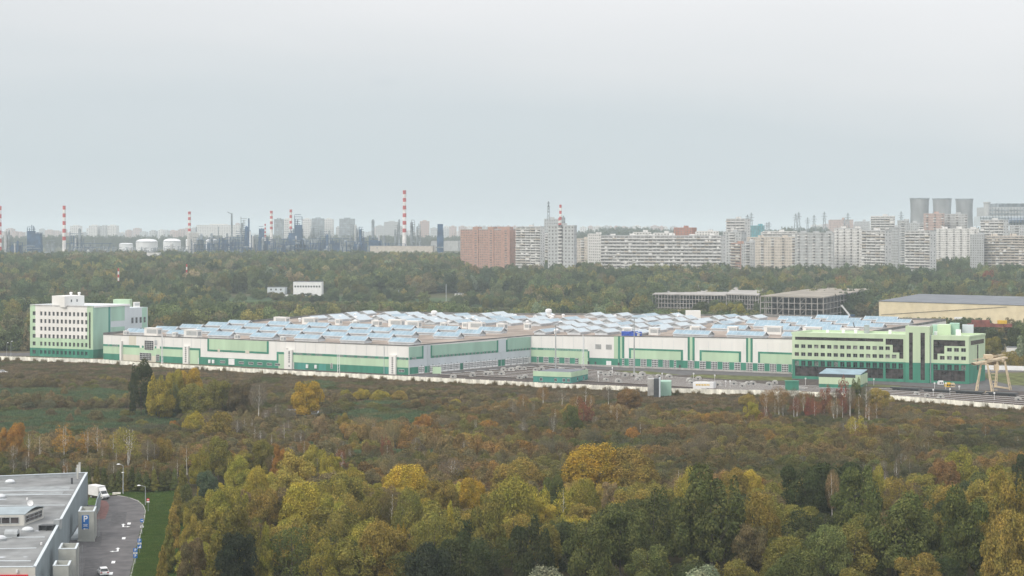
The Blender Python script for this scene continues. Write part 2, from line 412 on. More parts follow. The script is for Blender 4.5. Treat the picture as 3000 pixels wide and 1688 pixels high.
for x, x1, zt in ((355, 360, 10.5), (540, 556, 9.2), (837, 843, 10.6), (843, 859, 9.7), (1143.5, 1163, 9.3)):
    b = MB(); band(F1, b, x, x1, 0, zt, 1.3, 0); b.obj('stair_pier', 'white_panel', depot)
def row(Fc, xs, zc, w, h, nx, nz, o=0.16, glass='dark_glass', frame='white_metal', name='window', parent=None, fw=0.1):
    me = win_mesh(w, h, nx, nz, glass, frame, fw)
    for x in xs:
        inst(name, me, parent or depot, Fc.pt(cu(Fc, x), zc, o), Fc.rz)
rr = lambda *a: [float(v) for v in np.linspace(*a)]
row(F1, rr(852, 852, 1), 8.4, .9, .8, 1, 1, 1.33, fw=.05)
for px_, zb in ((549, 1.2), (852, 1.6), (1154, 0.8)):
    for k in range(8):
        if not (px_ == 852 and k == 1): row(F1, [px_ + (0)], zb + k * 1.02, .95, .7, 2, 1, 1.33, fw=.05)
for x in (870, 878, 884, 902, 910, 928, 936, 942, 990, 998, 1004, 1020, 1028, 1035, 1050, 1057, 1064, 1081, 1089, 1096, 1113, 1121, 1172, 1179, 1187, 332, 338, 344, 319):
    row(F1, [x], 7.72, 1.0, .85, 2, 1, .19, fw=.06)
row(F1, [437], 8.7, 6.2, 5.0, 5, 5, .2); row(F1, [447 - 20], 2.6, 8.2, 4.0, 8, 4, .2); row(F1, [463], 2.3, 2.4, 3.6, 3, 3, .2)
row(F1, [653, 708, 736, 762, 790, 766 + 24 * 2, 1177], 1.9, 3.2, 1.25, 4, 1, .2, frame='white_metal')
b = MB(); band(F1, b, 671, 688, 0.6, 3.7, .45, 0); b.obj('door', 'white_metal', depot)
for x in (615, 626, 901, 926): b = MB(); band(F1, b, x - 3, x + 3, 0.9, 2.7, .6, 0); b.obj('vent_box', 'white_metal', depot)
row(F1, [972], 2.6, 1.3, 2.6, 1, 3, .2, glass='blind_glass')
row(F1, [457], 10.2, 1.9, 2.6, 1, 4, .14, glass='grey_metal')
# gate wall F2
pane_part(F2, 1198, 1555, 3.55, 7.25, PA, .11)
for x0, x1 in ((1198, 1236), (1265, 1455), (1486, 1554.5)):
    pane_part(F2, x0, x1, 8.4, 13.4 if x0 < 1300 else 14.1, SA, .12)
    pane_part(F2, x0, x1, 7.3, 8.35, GR, .14, 'dark_band')
for x0, x1 in ((1236, 1240), (1261, 1265), (1455, 1459), (1482, 1486)): pane_part(F2, x0, x1, 7.3, 13.5, GR, .2, 'dark_band')
for x0, x1 in ((1240, 1261), (1459, 1482)): pane_part(F2, x0, x1, 7.3, 13.8, PA, .12)
for x0, x1 in ((1198, 1227), (1240, 1259), (1344, 1358), (1455, 1468), (1468, 1480)): pane_part(F2, x0, x1, 0, 3.5, GR, .12)
row(F2, rr(1274, 1448, 17), 7.85, 1.2, .75, 2, 1, .17, fw=.06); row(F2, rr(1493, 1550, 7), 7.85, 1.2, .75, 2, 1, .17, fw=.06); row(F2, [1209, 1216], 7.85, 1.2, .75, 2, 1, .17)
def gate_mesh():
    mb = MB(); mb.box(-2.0, 2.0, -0.10, 0, 0, 3.6, 0)
    for zz in (2.9, 2.1, 1.3):
        for xx in (-1.4, -.45, .45, 1.4): mb.box(xx - .27, xx + .27, -0.13, -0.09, zz - .25, zz + .25, 1)
    mb.box(-0.03, 0.03, -0.14, -.09, 0, 3.6, 2)
    mb.box(-2.15, -2.0, -0.2, 0, 0, 3.8, 2); mb.box(2.0, 2.15, -0.2, 0, 0, 3.8, 2)
    return mb.mesh('gate', ['white_metal', 'dark_glass', 'grey_metal'])
GM_ = gate_mesh()
for x in (1233.5, 1266.5, 1285, 1303, 1320.5, 1338, 1364.5, 1382, 1399, 1416.5, 1433, 1450, 1486.5, 1504.5, 1522, 1540):
    inst('gate', GM_, depot, F2.pt(cu(F2, x), 0.05, .12), F2.rz)
    b = MB(); u = cu(F2, x); b.obox(F2.pt(u, 4.0, .11), F2.u * .3, F2.n * .3, Vector((0, 0, .25))); b.obj('gate_lamp', 'dark_metal', depot)
# long wall F3
for x0, x1, z0, z1, m, o in ((1556, 1722, 3.9, 7.4, LI, .12), (1556, 1696, 0.2, 3.85, GR, .1), (1696, 1722, .2, 3.85, LI, .11), (1723, 1811, .2, 4.3, GR, .1), (1723, 1799, 4.35, 15, W_, .08), (1799, 1811, 4.3, 15.6, LI, .14),
      (1817, 1823, 4.5, 15.6, LI, .16), (2021, 2029, 5, 16.4, LI, .16), (2192, 2199, 5, 16.8, LI, .16), (1812, 2320, .3, 4.6, GR, .1)):
    pane_part(F3, x0, x1, z0, z1, m, o)
for x0, x1, z0, z1 in ((1556, 1722, 7.45, 8.5), (1722, 1727, 4.3, 7.7), (1811, 1817, 4.3, 15.6), (1823, 1829, 4.6, 15.6), (2015, 2021, 4.7, 16.3), (2029, 2035, 4.7, 16.3), (2186, 2192, 4.9, 16.6), (2199, 2205, 4.9, 16.6),
      (1843, 2001, 9.0, 9.9), (1843, 1849, 4.7, 9.0), (1995, 2001, 4.7, 9.0), (2050, 2171, 9.2, 10.1), (2050, 2056, 4.8, 9.2), (2165, 2171, 4.8, 9.2), (2221, 2320, 9.4, 10.3), (2221, 2227, 4.8, 9.4)):
    pane_part(F3, x0, x1, z0, z1, GR, .2, 'dark_band')
for x0, x1, z1 in ((1849, 1995, 9.0), (2056, 2165, 9.2), (2227, 2320, 9.4)): pane_part(F3, x0, x1, 4.7, z1, LI, .15)
row(F3, rr(1595, 1720, 17), 7.97, 1.05, .75, 2, 1, .16, glass='blind_glass', fw=.06)
row(F3, [1573], 7.97, 1.0, .75, 1, 1, .16, glass='blind_glass')
row(F3, [1600, 1631, 1662], 2.15, 2.9, 3.4, 4, 3, .18, fw=.14); row(F3, [1576], 2.15, 1.0, 3.4, 1, 3, .18, fw=.14); row(F3, [1690], 2.15, 1.8, 3.3, 2, 3, .18, fw=.14)
row(F3, [1852, 1886, 1919, 1952, 2025, 2059, 2093, 2127, 2161, 2196, 2230, 2265, 2300], 2.55, 3.3, 4.1, 4, 4, .18, fw=.16)
row(F3, [1826, 1978], 2.55, 1.1, 4.1, 1, 4, .18, fw=.16)
row(F3, [1753, 1784], 10.1, 3.2, 2.4, 1, 8, .14, glass='concrete', frame='grey_metal')
for x in (1724.5, 1745, 1813, 1992): b = MB(); band(F3, b, x - 2.4, x + 2.4, 0, 2.4, .3, 0); b.obj('door', 'dark_metal', depot)
b = MB(); band(F3, b, 1777, 1791, 0.1, 3.0, .35, 0); b.obj('door', 'white_metal', depot)
b = MB(); F3.rect(b, 0.5, F3.L - 0.5, 0, 0.9, 0, .5, 0); b.obj('plinth', 'concrete', depot)
b = MB(); F2.rect(b, 0.5, F2.L - 0.5, 0, 0.35, 0, .5, 0); b.obj('plinth', 'concrete', depot)
for Fc, x, zt in ((F2, 1198.3, 8.4), (F2, 1252.5, 14), (F2, 1467, 7.2), (F2, 1554, 14.5), (F1, 475, 13), (F1, 1126, 13.5), (F3, 1710, 15)):
    b = MB(); p = Fc.pt(cu(Fc, x), 0, .3); b.tube(p, p + Vector((0, 0, zt)), .12, n=6); b.obj('downpipe', 'pale_panel', depot)

for Fc, z0_, z1_ in ((F1, 8.5, 13.6), (F3, 8.6, 14.6)):
    mb = MB(); n_ = int(Fc.L / 6)
    for k in range(1, n_):
        u = Fc.L * k / n_; Fc.rect(mb, u - .03, u + .03, z0_, z1_, 0, .10, 0)
    mb.obj('panel_seam', 'pale_panel', depot, kind='stuff')
# skylights: white framed gables with glazing on both slopes
def skylight(L, Wd, h, pale):
    mb = MB(); a, b = L / 2, Wd / 2
    mb.box(-a, a, -b, b, -0.9, 0.25, 0)
    for sy in (-1, 1): mb.prism([(-a - .3, sy * (b + .3) - .22, .2), (a + .3, sy * (b + .3) - .22, .2), (a + .3, sy * (b + .3) + .22, .2), (-a - .3, sy * (b + .3) + .22, .2)], (0, 0, .45), 0)
    for sx in (-1, 1):
        x = sx * (a - .1)
        mb.prism([(x, -b * .8, .3), (x, b * .8, .3), (x, 0, h - .35)], (sx * .04, 0, 0), 1)
        for sy in (-1, 1): mb.bar((sx * (a + .2), sy * b * 1.02, .4), (sx * (a + .2), 0, h + .08), .34, 0)
    base = mb.mesh('skylight', ['skylight_frame', 'grey_metal'])
    mb = MB()
    for sy in (-1, 1):
        v = [(-a - .25, sy * (b + .15), .55), (a + .25, sy * (b + .15), .55), (a + .25, 0, h + .1), (-a - .25, 0, h + .1)]
        if sy > 0: v = v[::-1]
        mb.prism(v, (0, 0, .1), 0)
        n = int(L / 2.2)
        for k in range(n + 1):
            x = -a + L * k / n; mb.prism([(x - .05, sy * (b + .1), .66), (x + .05, sy * (b + .1), .66), (x + .05, 0, h + .22), (x - .05, 0, h + .22)][::sy * -1], (0, 0, .05), 1)
    gl = mb.mesh('glazing', ['roof_glazing_pale' if pale else 'roof_glazing', 'skylight_frame'])
    return base, gl
SKL = skylight(14.5, 6.4, 2.3, False); SKR = skylight(14.0, 7.2, 1.9, True); SKB = skylight(19, 7.5, 2.2, False); SKR2 = skylight(10.5, 7.6, 2.2, True); SKR3 = skylight(16, 6.6, 1.8, False)
def put_sky(S, s, t, rot):
    p = st(s, t); p.z = rz_(p.x) + 0.3
    o = inst('skylight', S[0], depot, p, rot)
    g = bpy.data.objects.new('glazing', S[1]); C.objects.link(g); g.parent = o
ra = math.atan2(e1.y, e1.x); rb = math.atan2(e2.y, e2.x); nsky = 0
for r in range(11):                                          # left field: ridges parallel to the front
    t = 10 + 23.3 * r
    if r in (5,): continue
    for k in range(8):
        s = 17 + 28.5 * k - 1.5 * r + rnd.uniform(-.6, .6)
        if r < 6:
            if s > (196 if t < 92 else 300) or (s > 208 and t > 100): continue
            if r > 0 and rnd.random() < .1: continue
            put_sky(SKL, s, t + rnd.uniform(-1, 1) * (r > 0), ra)
for r in range(8):                                           # cross-set skylights
    t = 106 + 21.5 * r
    for k in range(30):
        s = -14 + 17.6 * k + ((-2.0 * r) % 17.6)
        if s < 205 and t < 150: continue
        if s > 282: continue
        if s < 2 or t > 252 + s * .14 - 6: continue
        if 125 < t < 143 and s < 205: continue
        if t < 108 and s < 212: continue
        if rnd.random() < .13: continue
        put_sky(rnd.choice((SKR, SKR, SKR2, SKR3)), s + rnd.uniform(-1.6, 1.6), t + rnd.uniform(-2, 2), rb)
for t in (103, 127, 151, 175, 199, 223, 247, 271):
    for k in range(7):
        s = 300 + 29 * k + (14 if int(t / 24) % 2 else 0)
        if t == 127: continue
        if s > 362 or t > 285: continue
        put_sky(SKB, s, t, ra)
# rooftop plant
def vent_mesh(L, Wd, h):
    mb = MB(); mb.box(-L / 2, L / 2, -Wd / 2, Wd / 2, 0, h, 0)
    for k in range(5): z = h * .35 + k * h * .11; mb.box(-L * .30, L * .46, -Wd / 2 - .08, -Wd / 2 - .003, z, z + h * .07, 1)
    mb.box(L / 2 + .003, L / 2 + .08, -Wd * .3, Wd * .3, h * .3, h * .8, 1); mb.box(-L / 2 - .15, L / 2 + .15, -Wd / 2 - .15, Wd / 2 + .15, h + .004, h + .2, 0)
    return mb.mesh('ventilation_unit', ['white_panel', 'grey_metal'])
V1 = vent_mesh(9, 4, 4.0); V2 = vent_mesh(3.2, 3, 3.2); V3 = vent_mesh(5, 4, 3.4)
for k, s in enumerate((22, 40, 58, 76, 88, 99, 116, 134, 146, 158, 172, 186)):
    p = st(s, 127 + (k % 3) * 4); p.z = rz_(p.x) - .45; inst('ventilation_unit', (V1, V3, V2)[k % 3] if k % 2 == 0 else (V2, V1)[k % 4 == 1], depot, p, ra)
for s, t in ((262, 106), (276, 108), (290, 128), (310, 130), (332, 130), (352, 132), (60, 3), (30, 6), (372, 131)):
    p = st(s, t); p.z = rz_(p.x) - .45; inst('ventilation_unit', rnd.choice((V1, V2, V3)), depot, p, ra + (0.0 if s < 250 else 0.1))
mb = MB(); mb.lathe([(.7, 0), (.7, 1.3), (1.0, 1.35), (1.0, 2.0), (.5, 2.3)], n=10); VC = mb.mesh('roof_cowl', 'white_metal')
for k in range(46):
    s, t = rnd.uniform(2, 290), rnd.uniform(60, 255)
    if s > 205 and t < 100: continue
    if s < 205: t = 150 + (t - 60) * .5
    p = st(s, t); p.z = rz_(p.x) - .4; inst('roof_cowl', VC, depot, p)
mb = MB()
for k in range(10):
    s0, t0, l0 = rnd.uniform(10, 260), rnd.uniform(108, 240), rnd.uniform(14, 40); p = st(s0, t0); mb.obox(p + Vector((0, 0, rz_(p.x) - .3)), e1 * l0, e2 * .7, (0, 0, .5))
for k in range(7):
    s0, t0 = rnd.uniform(8, 150), 20 + 23.3 * k; p = st(s0, t0); mb.obox(p + Vector((0, 0, rz_(p.x) - .3)), e1 * 16, e2 * .6, (0, 0, .45))
mb.obj('roof_duct', 'grey_metal', depot, kind='stuff')
for x, y in ((1272, 926), (1607, 921)):
    p = at(x, y, 1070); inst('roof_cowl', VC, depot, Vector((p.x, 1070, rz_(p.x) - .3)), 0, (2, 2, 2.2))
p = st(236, 246); mb = MB(); z = rz_(p.x); mb.obox(p + Vector((-4, 0, z - .4)), (8.5, 0, 0), (0, 5, 0), (0, 0, 5.2)); mb.obj('stair_hatch', 'white_panel', depot)
for s, t in ((14, 2.5), (120, -1.0), (90, 2.4), (47, 4)):
    p = st(s, max(t, 1.6)); p.z = rz_(p.x) - .4; inst('ventilation_unit', V2, depot, p, ra, (.7, .7, .7))
p = at(1845, 966, 868); p.z = rz_(p.x) - .4
mb = MB()
for k in range(5): mb.obox(p + Vector((k * 2.0 - 4, 0, 0)), (2.1, -.2, 0), (0, 4, 0), (0, 0, 1.9 + rnd.random() * .7))
tag(mb.obj('tarpaulin_stack', 'blue_tarp'), 'blue tarpaulin covered pile on the depot roof edge', 'tarpaulin')
ob = None

# ---------------------------------------------------------------- left office block
offl = T('office_block', 'six storey white and pale green office block at the left end of the depot', 'office building', (-245, 935, 0))
L0 = Vector((-266, 943, 0)); L1 = Vector((-227, 926, 0)); dL = Vector((14, 23, 0)); L2 = L1 + dL * 1.02; L3 = L1 + dL * 1.55; L4 = L0 + dL * 1.55; L5 = L0 + dL * 1.02
FL = Fac(L0, L1); FLs = Fac(L1, L3); zt = 28.4
def zone_l(u, z):
    if z < 4.7: return 2
    f = u / FL.L
    if f < .085 or f > .905: return 1
    if z < 10.4: return 1
    return 0
uw = [FL.uz(80 + .1518 * (280 + 79 * k), 950)[0] for k in range(12)]; uc = FL.uz(101.5, 950)[0]
zr = [4.7 + 2.35 + 4.15 * k for k in range(5)]
holes = [(u - .75, u + .75, z - 1.1, z + 1.1) for u in uw for z in zr] + [(uc - 1.0, uc + 1.0, z - 1.1, z + 1.1) for z in zr]
holes += [(u - .8, u + .8, 1.4, 3.5) for u in uw if u < uw[11] + 1] + [(uc - 1.1, uc + 1.1, 1.4, 3.5)]
us0 = FL.uz(262, 950)[0]; us1 = FL.uz(267, 950)[0]; holes += [(us0, us1, 5.3, 25)]
mb = MB(); FL.skin(mb, 0.0, FL.L, 0, zt, holes, (FL.L * .085, FL.L * .905), (4.7, 10.4), .5, zone_l)
mb.poly([FL.pt(0, 0, .5), FL.pt(0, zt, .5), FL.pt(0, zt, 0), FL.pt(0, 0, 0)], 1)
us_ = lambda x: FLs.uz(x, 950)[0]
FLs.rect(mb, -.5, us_(317), 4.75, zt, .0, .12, 3); FLs.rect(mb, -.5, us_(317), 0, 4.7, .0, .13, 2)
FLs.rect(mb, us_(317.5), us_(323.5), 0, zt - .4, .0, .05, 4)
for a, b in ((19.5, zt - .5), (12.0, 16.2), (5, 9.3)): FLs.rect(mb, us_(325), us_(365), a, b, .0, .08, 3)
FLs.rect(mb, us_(416), us_(430.5), 0, 26.1, .0, .08, 3)
mb.obj('cladding', ['white_panel', 'lime_panel', 'green_panel', 'sage_panel', 'teal_panel'], offl)
mb = MB(); q = 0.05
inn = [FL.pt(q, 0, -.0), FL.pt(FL.L - q, 0, -.0), L2, L5]
mb.vprism([(p.x, p.y) for p in [L0, L1, L2, L5]], 0, zt - .9); mb.vprism([(p.x, p.y) for p in [L5, L2, L3, L4]], 0, 26.2); mb.obj('wall', 'pale_panel', offl)
mb = MB(); ring = [L0, L1, L2, L5]
for a, b in zip(ring, ring[1:] + ring[:1]):
    d = (b - a).normalized(); n = Vector((d.y, -d.x, 0)); mb.obox(a + n * .5 + Vector((0, 0, zt - .9)), b - a, -n * .9, (0, 0, .95))
mb.obj('parapet', 'white_metal', offl)
G1 = win_mesh(1.5, 2.2, 2, 1, 'dark_glass', 'grey_metal', .07); G2 = win_mesh(2.0, 2.2, 2, 1, 'dark_glass', 'grey_metal', .07); G3 = win_mesh(1.6, 2.1, 2, 1, 'dark_glass', 'teal_panel', .1)
for z in zr:
    for u in uw: inst('window', G1, offl, FL.pt(u, z, .05), FL.rz)
    inst('window', G2, offl, FL.pt(uc, z, .05), FL.rz)
for u in uw: inst('window', G3, offl, FL.pt(u, 2.45, .05), FL.rz)
inst('window', G2, offl, FL.pt(uc, 2.45, .05), FL.rz)
inst('glass_strip', win_mesh(us1 - us0, 19.7, 1, 10, 'brown_glass', 'dark_metal', .12), offl, FL.pt((us0 + us1) / 2, 15.15, .05), FL.rz)
G4 = win_mesh(1.6, 3.2, 2, 2, 'dark_glass', 'grey_metal', .08); G5 = win_mesh(1.6, 2.4, 2, 2, 'dark_glass', 'grey_metal', .08)
for x in (387.5, 399.5, 411.5, 423):
    u = FLs.uz(x, 930)[0]; inst('window', G4, offl, FLs.pt(u, 19.2, .13), FLs.rz); inst('window', G5, offl, FLs.pt(u, 13.5, .13), FLs.rz)
mb = MB(); K0 = at(152, 880, 940); K1 = at(189, 880, 931); K2 = at(247, 880, 944); K3 = K0 + (K2 - K1)
mb.vprism([(p.x, p.y) for p in (K0, K1, K2, K3)], zt - 1, zt + 5.0); ph = mb.obj('penthouse', 'white_panel', offl)
FK = Fac(K1, K2)
for x in (209, 225.5): inst('window', win_mesh(.9, 1.4, 1, 1, 'dark_glass', 'grey_metal', .06), offl, FK.pt(FK.uz(x, 880)[0], zt + 2.4, .03), FK.rz)
for x in (208, 232):
    p = at(x, 870, 945); inst('roof_cowl', VC, offl, Vector((p.x, p.y, zt + 4.8)), 0, (.9, .9, .9))
mb = MB(); p = at(360, 890, 975); mb.obox(Vector((p.x - 4, 968, 26)), (9.5, 0, 0), (0, 6, 0), (0, 0, 4.2)); mb.obj('penthouse', 'lime_panel', offl)
p = at(393, 895, 958); inst('ventilation_unit', V3, offl, (p.x, 964, 26.0), .3, (.7, .7, .8))

# ---------------------------------------------------------------- right office block
offr = T('office_block', 'five storey green office block with dark glazed stair tower beside the gantry crane', 'office building', (170, 800, 0))
R0 = Vector((131.6, 801, 0)); R1 = Vector((206.7, 772.6, 0)); R2 = Vector((219, 791, 0)); R3 = R0 + (R2 - R1)
FR = Fac(R0, R1); FRs = Fac(R1, R2); zt = 21.6; zg = 9.1
U = lambda x: FR.uz(x, 1040)[0]
def zone_r(u, z): return 1 if z < zg else 0
zs_ = lambda y, x: FR.uz(x, y)[1]
zA, zB, zC = zs_(1014, 2335), zs_(1037.3, 2335), zs_(1064, 2335)
hw = 1.0
holes = []; wins = []
xa = [2335 + 19.0 * k for k in range(17)]
for k in range(17):
    u = U(xa[k])
    if k < 15: wins.append((u, zA, 2.0, 1.75))
    if k < 16: wins.append((u, zB, 2.0, 1.75))
    wins.append((u, zC, 2.0, 2.5))
for x in (2782, 2802.5, 2823): wins.append((U(x), zA, 2.1, 1.75))
for x in (2761, 2782, 2802.5, 2823): wins.append((U(x), zB, 2.1, 1.75))
for x in (2741, 2761, 2782, 2802.5, 2823): wins.append((U(x), zC, 2.1, 2.5))
holes += [(u - w_ / 2, u + w_ / 2, z - h_ / 2, z + h_ / 2) for u, z, w_, h_ in wins]
zS1, zS0 = zs_(986.5, 2335), zs_(995.6, 2335)
st1 = (zA + zB) / 2; st2 = zA + 1.7
glz = [(U(2330), U(2588), zS0, zS1), (U(2595), U(2647), zA + 1.6, zS1), (U(2616), U(2647), st1, zA + 1.6), (U(2635), U(2647), zB - .9, st1),
       (U(2330), U(2588), 1.3, 6.0), (U(2595), U(2647), 1.3, 6.0),
       (U(2735), U(2828), zA + 1.7, zS1), (U(2735), U(2767), st1, zA + 1.7), (U(2735), U(2747), zB - .9, st1), (U(2735), U(2828), 1.0, 6.0)]
hh = []
for a, b, c, d in glz: hh.append((a, b, c, d))
mb = MB(); FR.skin(mb, 0, FR.L, 0, zt, holes + hh, (), (zg,), .6, zone_r)
FRs.rect(mb, -.6, FRs.L, zg, zt, 0, .3, 0); FRs.rect(mb, -.6, FRs.L, 0, zg, 0, .3, 1)
mb.obj('cladding', ['lime_office', 'green_panel'], offr)
mb = MB(); mb.vprism([(p.x, p.y) for p in (R0, R1, R2, R3)], 0, zt - .7); mb.obj('wall', 'lime_office', offr)
mb = MB(); ring = [R0, R1, R2, R3]
for a, b in zip(ring, ring[1:] + ring[:1]):
    d = (b - a).normalized(); n = Vector((d.y, -d.x, 0)); mb.obox(a + n * .62 + Vector((0, 0, zt - .7)), b - a, -n * .9, (0, 0, .85))
mb.obj('parapet', 'lime_office', offr)
for i, (u, z, w_, h_) in enumerate(wins): inst('window', win_mesh(w_, h_, 2, 1, ('dark_glass', 'dark_glass', 'brown_glass', 'dark_glass', 'blind_glass')[(i * 7 + i // 5) % 5], 'grey_metal' if z > zg else 'teal_panel', .08), offr, FR.pt(u, z, .07), FR.rz)
for a, b, c, d in hh: inst('glazed_strip', win_mesh(b - a, d - c, max(1, int((b - a) / 2.6)), max(1, int((d - c) / 1.9)), 'brown_glass', 'dark_metal', .10), offr, FR.pt((a + b) / 2, (c + d) / 2, .07), FR.rz)
# stair tower
TA, TB = FR.pt(U(2654.5), 0, 1.6), FR.pt(U(2725), 0, 1.6); FT = Fac(TA, TB); zT = 25.8
hs = []
for a, b in ((2663.5, 2674.5), (2697, 2710)): hs.append((FT.uz(a, 1000)[0], FT.uz(b, 1000)[0], 1.2, zT - 3.0))
mb = MB(); FT.skin(mb, 0, FT.L, 0, zT, hs, (), (zg,), .4, zone_r)
dn = FR.n * -12
mb.obox(TA + Vector((0, 0, zg)), dn, FR.u * .01, (0, 0, zT - zg), 0)
for P_, Q in ((TB + FR.n * .4, TB + dn), (TA + dn, TA + FR.n * .4)):
    mb.poly([P_ + Vector((0, 0, zg)), Q + Vector((0, 0, zg)), Q + Vector((0, 0, zT)), P_ + Vector((0, 0, zT))], 0)
    mb.poly([P_, Q, Q + Vector((0, 0, zg)), P_ + Vector((0, 0, zg))], 1)
mb.obj('stair_tower', ['lime_office', 'green_panel'], offr)
mb = MB(); mb.vprism([(p.x, p.y) for p in (TA, TB, TB + dn, TA + dn)], 0.2, zT - .5); mb.obj('tower_core', 'white_panel', offr)
for a, b, c, d in hs: inst('glazed_strip', win_mesh(b - a, d - c, 2, 14, 'brown_glass', 'dark_metal', .08), offr, FT.pt((a + b) / 2, (c + d) / 2, .05), FT.rz)
def rbox(x0, x1, ytop, D, z0, dep, m, name='penthouse'):
    p = at(x0, ytop, D); q = at(x1, ytop, D); mb = MB(); mb.obox((p.x, D, z0), (q.x - p.x, -(q.x - p.x) * .33, 0), (dep * .3, dep, 0), (0, 0, p.z - z0)); return mb.obj(name, m, offr)
rbox(2746, 2782, 952, 793, zt - .8, 9, 'lime_office'); rbox(2782, 2808, 948, 796, zt - .8, 7, 'sage_panel'); rbox(2730, 2746, 953, 795, zt - .8, 7, 'sage_panel')
rbox(2819, 2849, 952, 800, zt - 9, 4, 'pale_panel', 'annex')
rbox(2800, 2814, 966, 786, zt - .8, 2.5, 'white_metal', 'ventilation_unit'); rbox(2736, 2745, 971, 790, zt - .8, 1.5, 'white_metal', 'ventilation_unit')
for x in (2466, 2502, 2603, 2420): rbox(x, x + 8, 967, 800, zt - .8, 2, 'white_metal', 'ventilation_unit')
p = at(2540, 970, 806)
mb = MB(); mb.vprism([(p.x - 1, p.y), (p.x + 1.2, p.y), (p.x + 1.2, p.y + 2), (p.x - 1, p.y + 2)], zt - .8, zt + 3.2); mb.obj('chimney', 'grey_metal', offr)
uside = FRs.L
inst('glazed_strip', win_mesh(FRs.L * .82, 1.9, 5, 1, 'brown_glass', 'dark_metal', .1), offr, FRs.pt(FRs.L * .5, zt - 3.2, .33), FRs.rz)
inst('glazed_strip', win_mesh(1.6, 11.5, 1, 7, 'brown_glass', 'dark_metal', .1), offr, FRs.pt(FRs.L * .52, zt - 10.2, .33), FRs.rz)
b = MB(); p = FR.pt(U(2727), 0, .8); b.tube(p, p + Vector((0, 0, 22)), .15); b.obj('downpipe', 'pale_panel', offr)
# ---------------------------------------------------------------- boundary wall
bw = T('boundary_wall', 'long low pale concrete panel wall between the heath and the depot yard', 'wall', tuple(gp(1500, 1132)))
mb = MB(); mb.box(0, 3.9, -.08, .08, 0, 2.25, 0); mb.box(0.25, 3.65, -.11, -.08, .3, 2.0, 0); mb.box(3.9, 4.08, -.14, .14, 0, 2.4, 0); PF = mb.mesh('wall_panel', 'fence_concrete')
pts = [gp(x, y) for x, y in zip(FX[1:], FY[1:])]; pts = [gp(-60, 1053)] + pts[:-1] + [gp(3120, 1214)]
npan = 0
for a, b in zip(pts, pts[1:]):
    L = (b - a).length; n = max(1, round(L / 4.08)); d = (b - a) / L
    for k in range(n):
        p = a + d * (L * k / n); x = pix(p.x, p.y, 0)[0]
        if 1898 < x < 1962: continue
        inst('wall_panel', PF, bw, p, math.atan2(d.y, d.x), (L / n / 4.08, 1, 1.0 + rnd.uniform(-.03, .03))); npan += 1
# gate house of three boxes in the wall
gh = T('gate_building', 'small grey building with tall dark gate set into the concrete boundary wall', 'building', tuple(gp(1925, 1166)))
def pbox(par, name, x0, x1, yt, yb, dep, m, slant=0.0, top=None):
    a = gp(x0, yb); b = gp(x1, yb); b = Vector((b.x, b.y, 0)); h = (yb - yt) * a.y / F
    mb = MB(); mb.obox(a, (b.x - a.x, slant, 0), (dep * .12, dep, 0), (0, 0, h)); return mb.obj(name, m, par)
pbox(gh, 'left_bay', 1897, 1915, 1111, 1163, 6, 'concrete'); pbox(gh, 'gate', 1915.3, 1934, 1110, 1168, 5, 'dark_metal'); pbox(gh, 'right_bay', 1934.3, 1966, 1118, 1163, 7, 'sage_panel')
pbox(gh, 'gate_frame', 1930.5, 1934.5, 1108, 1168.4, 4, 'pale_panel'); pbox(gh, 'notice', 1921, 1923.5, 1141, 1146, .1, 'white_metal').location.y -= .4
# ---------------------------------------------------------------- yard
sheet('yard', [(-200, 1046), (303, 1060), (1197, 1096), (1555, 1064), (2321, 1094), (2838, 1122), (2890, 1100), (3300, 1060), (3300, 1229), (2630, 1174), (1965, 1151), (1180, 1114), (0, 1054), (-200, 1049)], 'yard_gravel')
sheet('pavement', [(1198, 1101), (1556, 1067), (2321, 1097), (2838, 1126), (2890, 1112), (3100, 1150), (2850, 1142), (2300, 1108), (2000, 1092), (1560, 1074), (1240, 1106)], 'asphalt', .012)
sheet('pavement', [(1900, 1087), (2120, 1092), (1990, 1100), (1900, 1096)], 'asphalt', .016)
sheet('lawn', [(1800, 1086), (1900, 1088), (2000, 1099), (1870, 1096)], 'grass_dull', .02)
sheet('lawn', [(2030, 1097), (2321, 1105), (2321, 1117), (2140, 1112), (2020, 1104)], 'grass_dull', .02)
sheet('lawn', [(2540, 1126), (2640, 1131), (2640, 1136), (2540, 1132)], 'grass_dull', .02)
sheet('lawn', [(2880, 1098), (3200, 1080), (3200, 1140), (2960, 1128), (2895, 1112)], 'grass_dull', .02)
sheet('road', [(2884, 1083), (3300, 1072), (3300, 1082), (2884, 1092)], 'asphalt', .02)
sheet('road', [(-120, 1034), (92, 1034), (92, 1043), (-120, 1044)], 'asphalt', .02)
# railway tracks: two rails and a ladder of sleepers each
def track(x0, y0, x1, y1, x2=None, y2=None):
    P0, P1 = gp(x0, y0), gp(x1, y1); P2 = gp(x2, y2) if x2 else None
    pts = [P0.lerp(P1, k / 12) for k in range(13)] if not P2 else [(P0 * (1 - t) * (1 - t) + P1 * 2 * t * (1 - t) + P2 * t * t) for t in [k / 16 for k in range(17)]]
    mb = MB()
    for a, b in zip(pts, pts[1:]):
        d = (b - a).normalized(); n = Vector((-d.y, d.x, 0)); L = (b - a).length
        for sgn in (-.76, .76): mb.obox(a + n * (sgn - .05) + Vector((0, 0, .16)), d * L, n * .12, (0, 0, .13), 0)
        mb.obox(a + n * 1.55 + Vector((0, 0, .3)), d * L, n * .07, (0, 0, .12), 2)
        mb.obox(a - n * 2.0 + Vector((0, 0, .03)), d * L, n * 4.0, (0, 0, .10), 1)
    return tag(mb.obj('railway_track', ['rail_steel', 'sleeper', 'white_metal']), 'railway track crossing the depot yard in front of the gates', 'railway track', 'tracks in the depot yard')
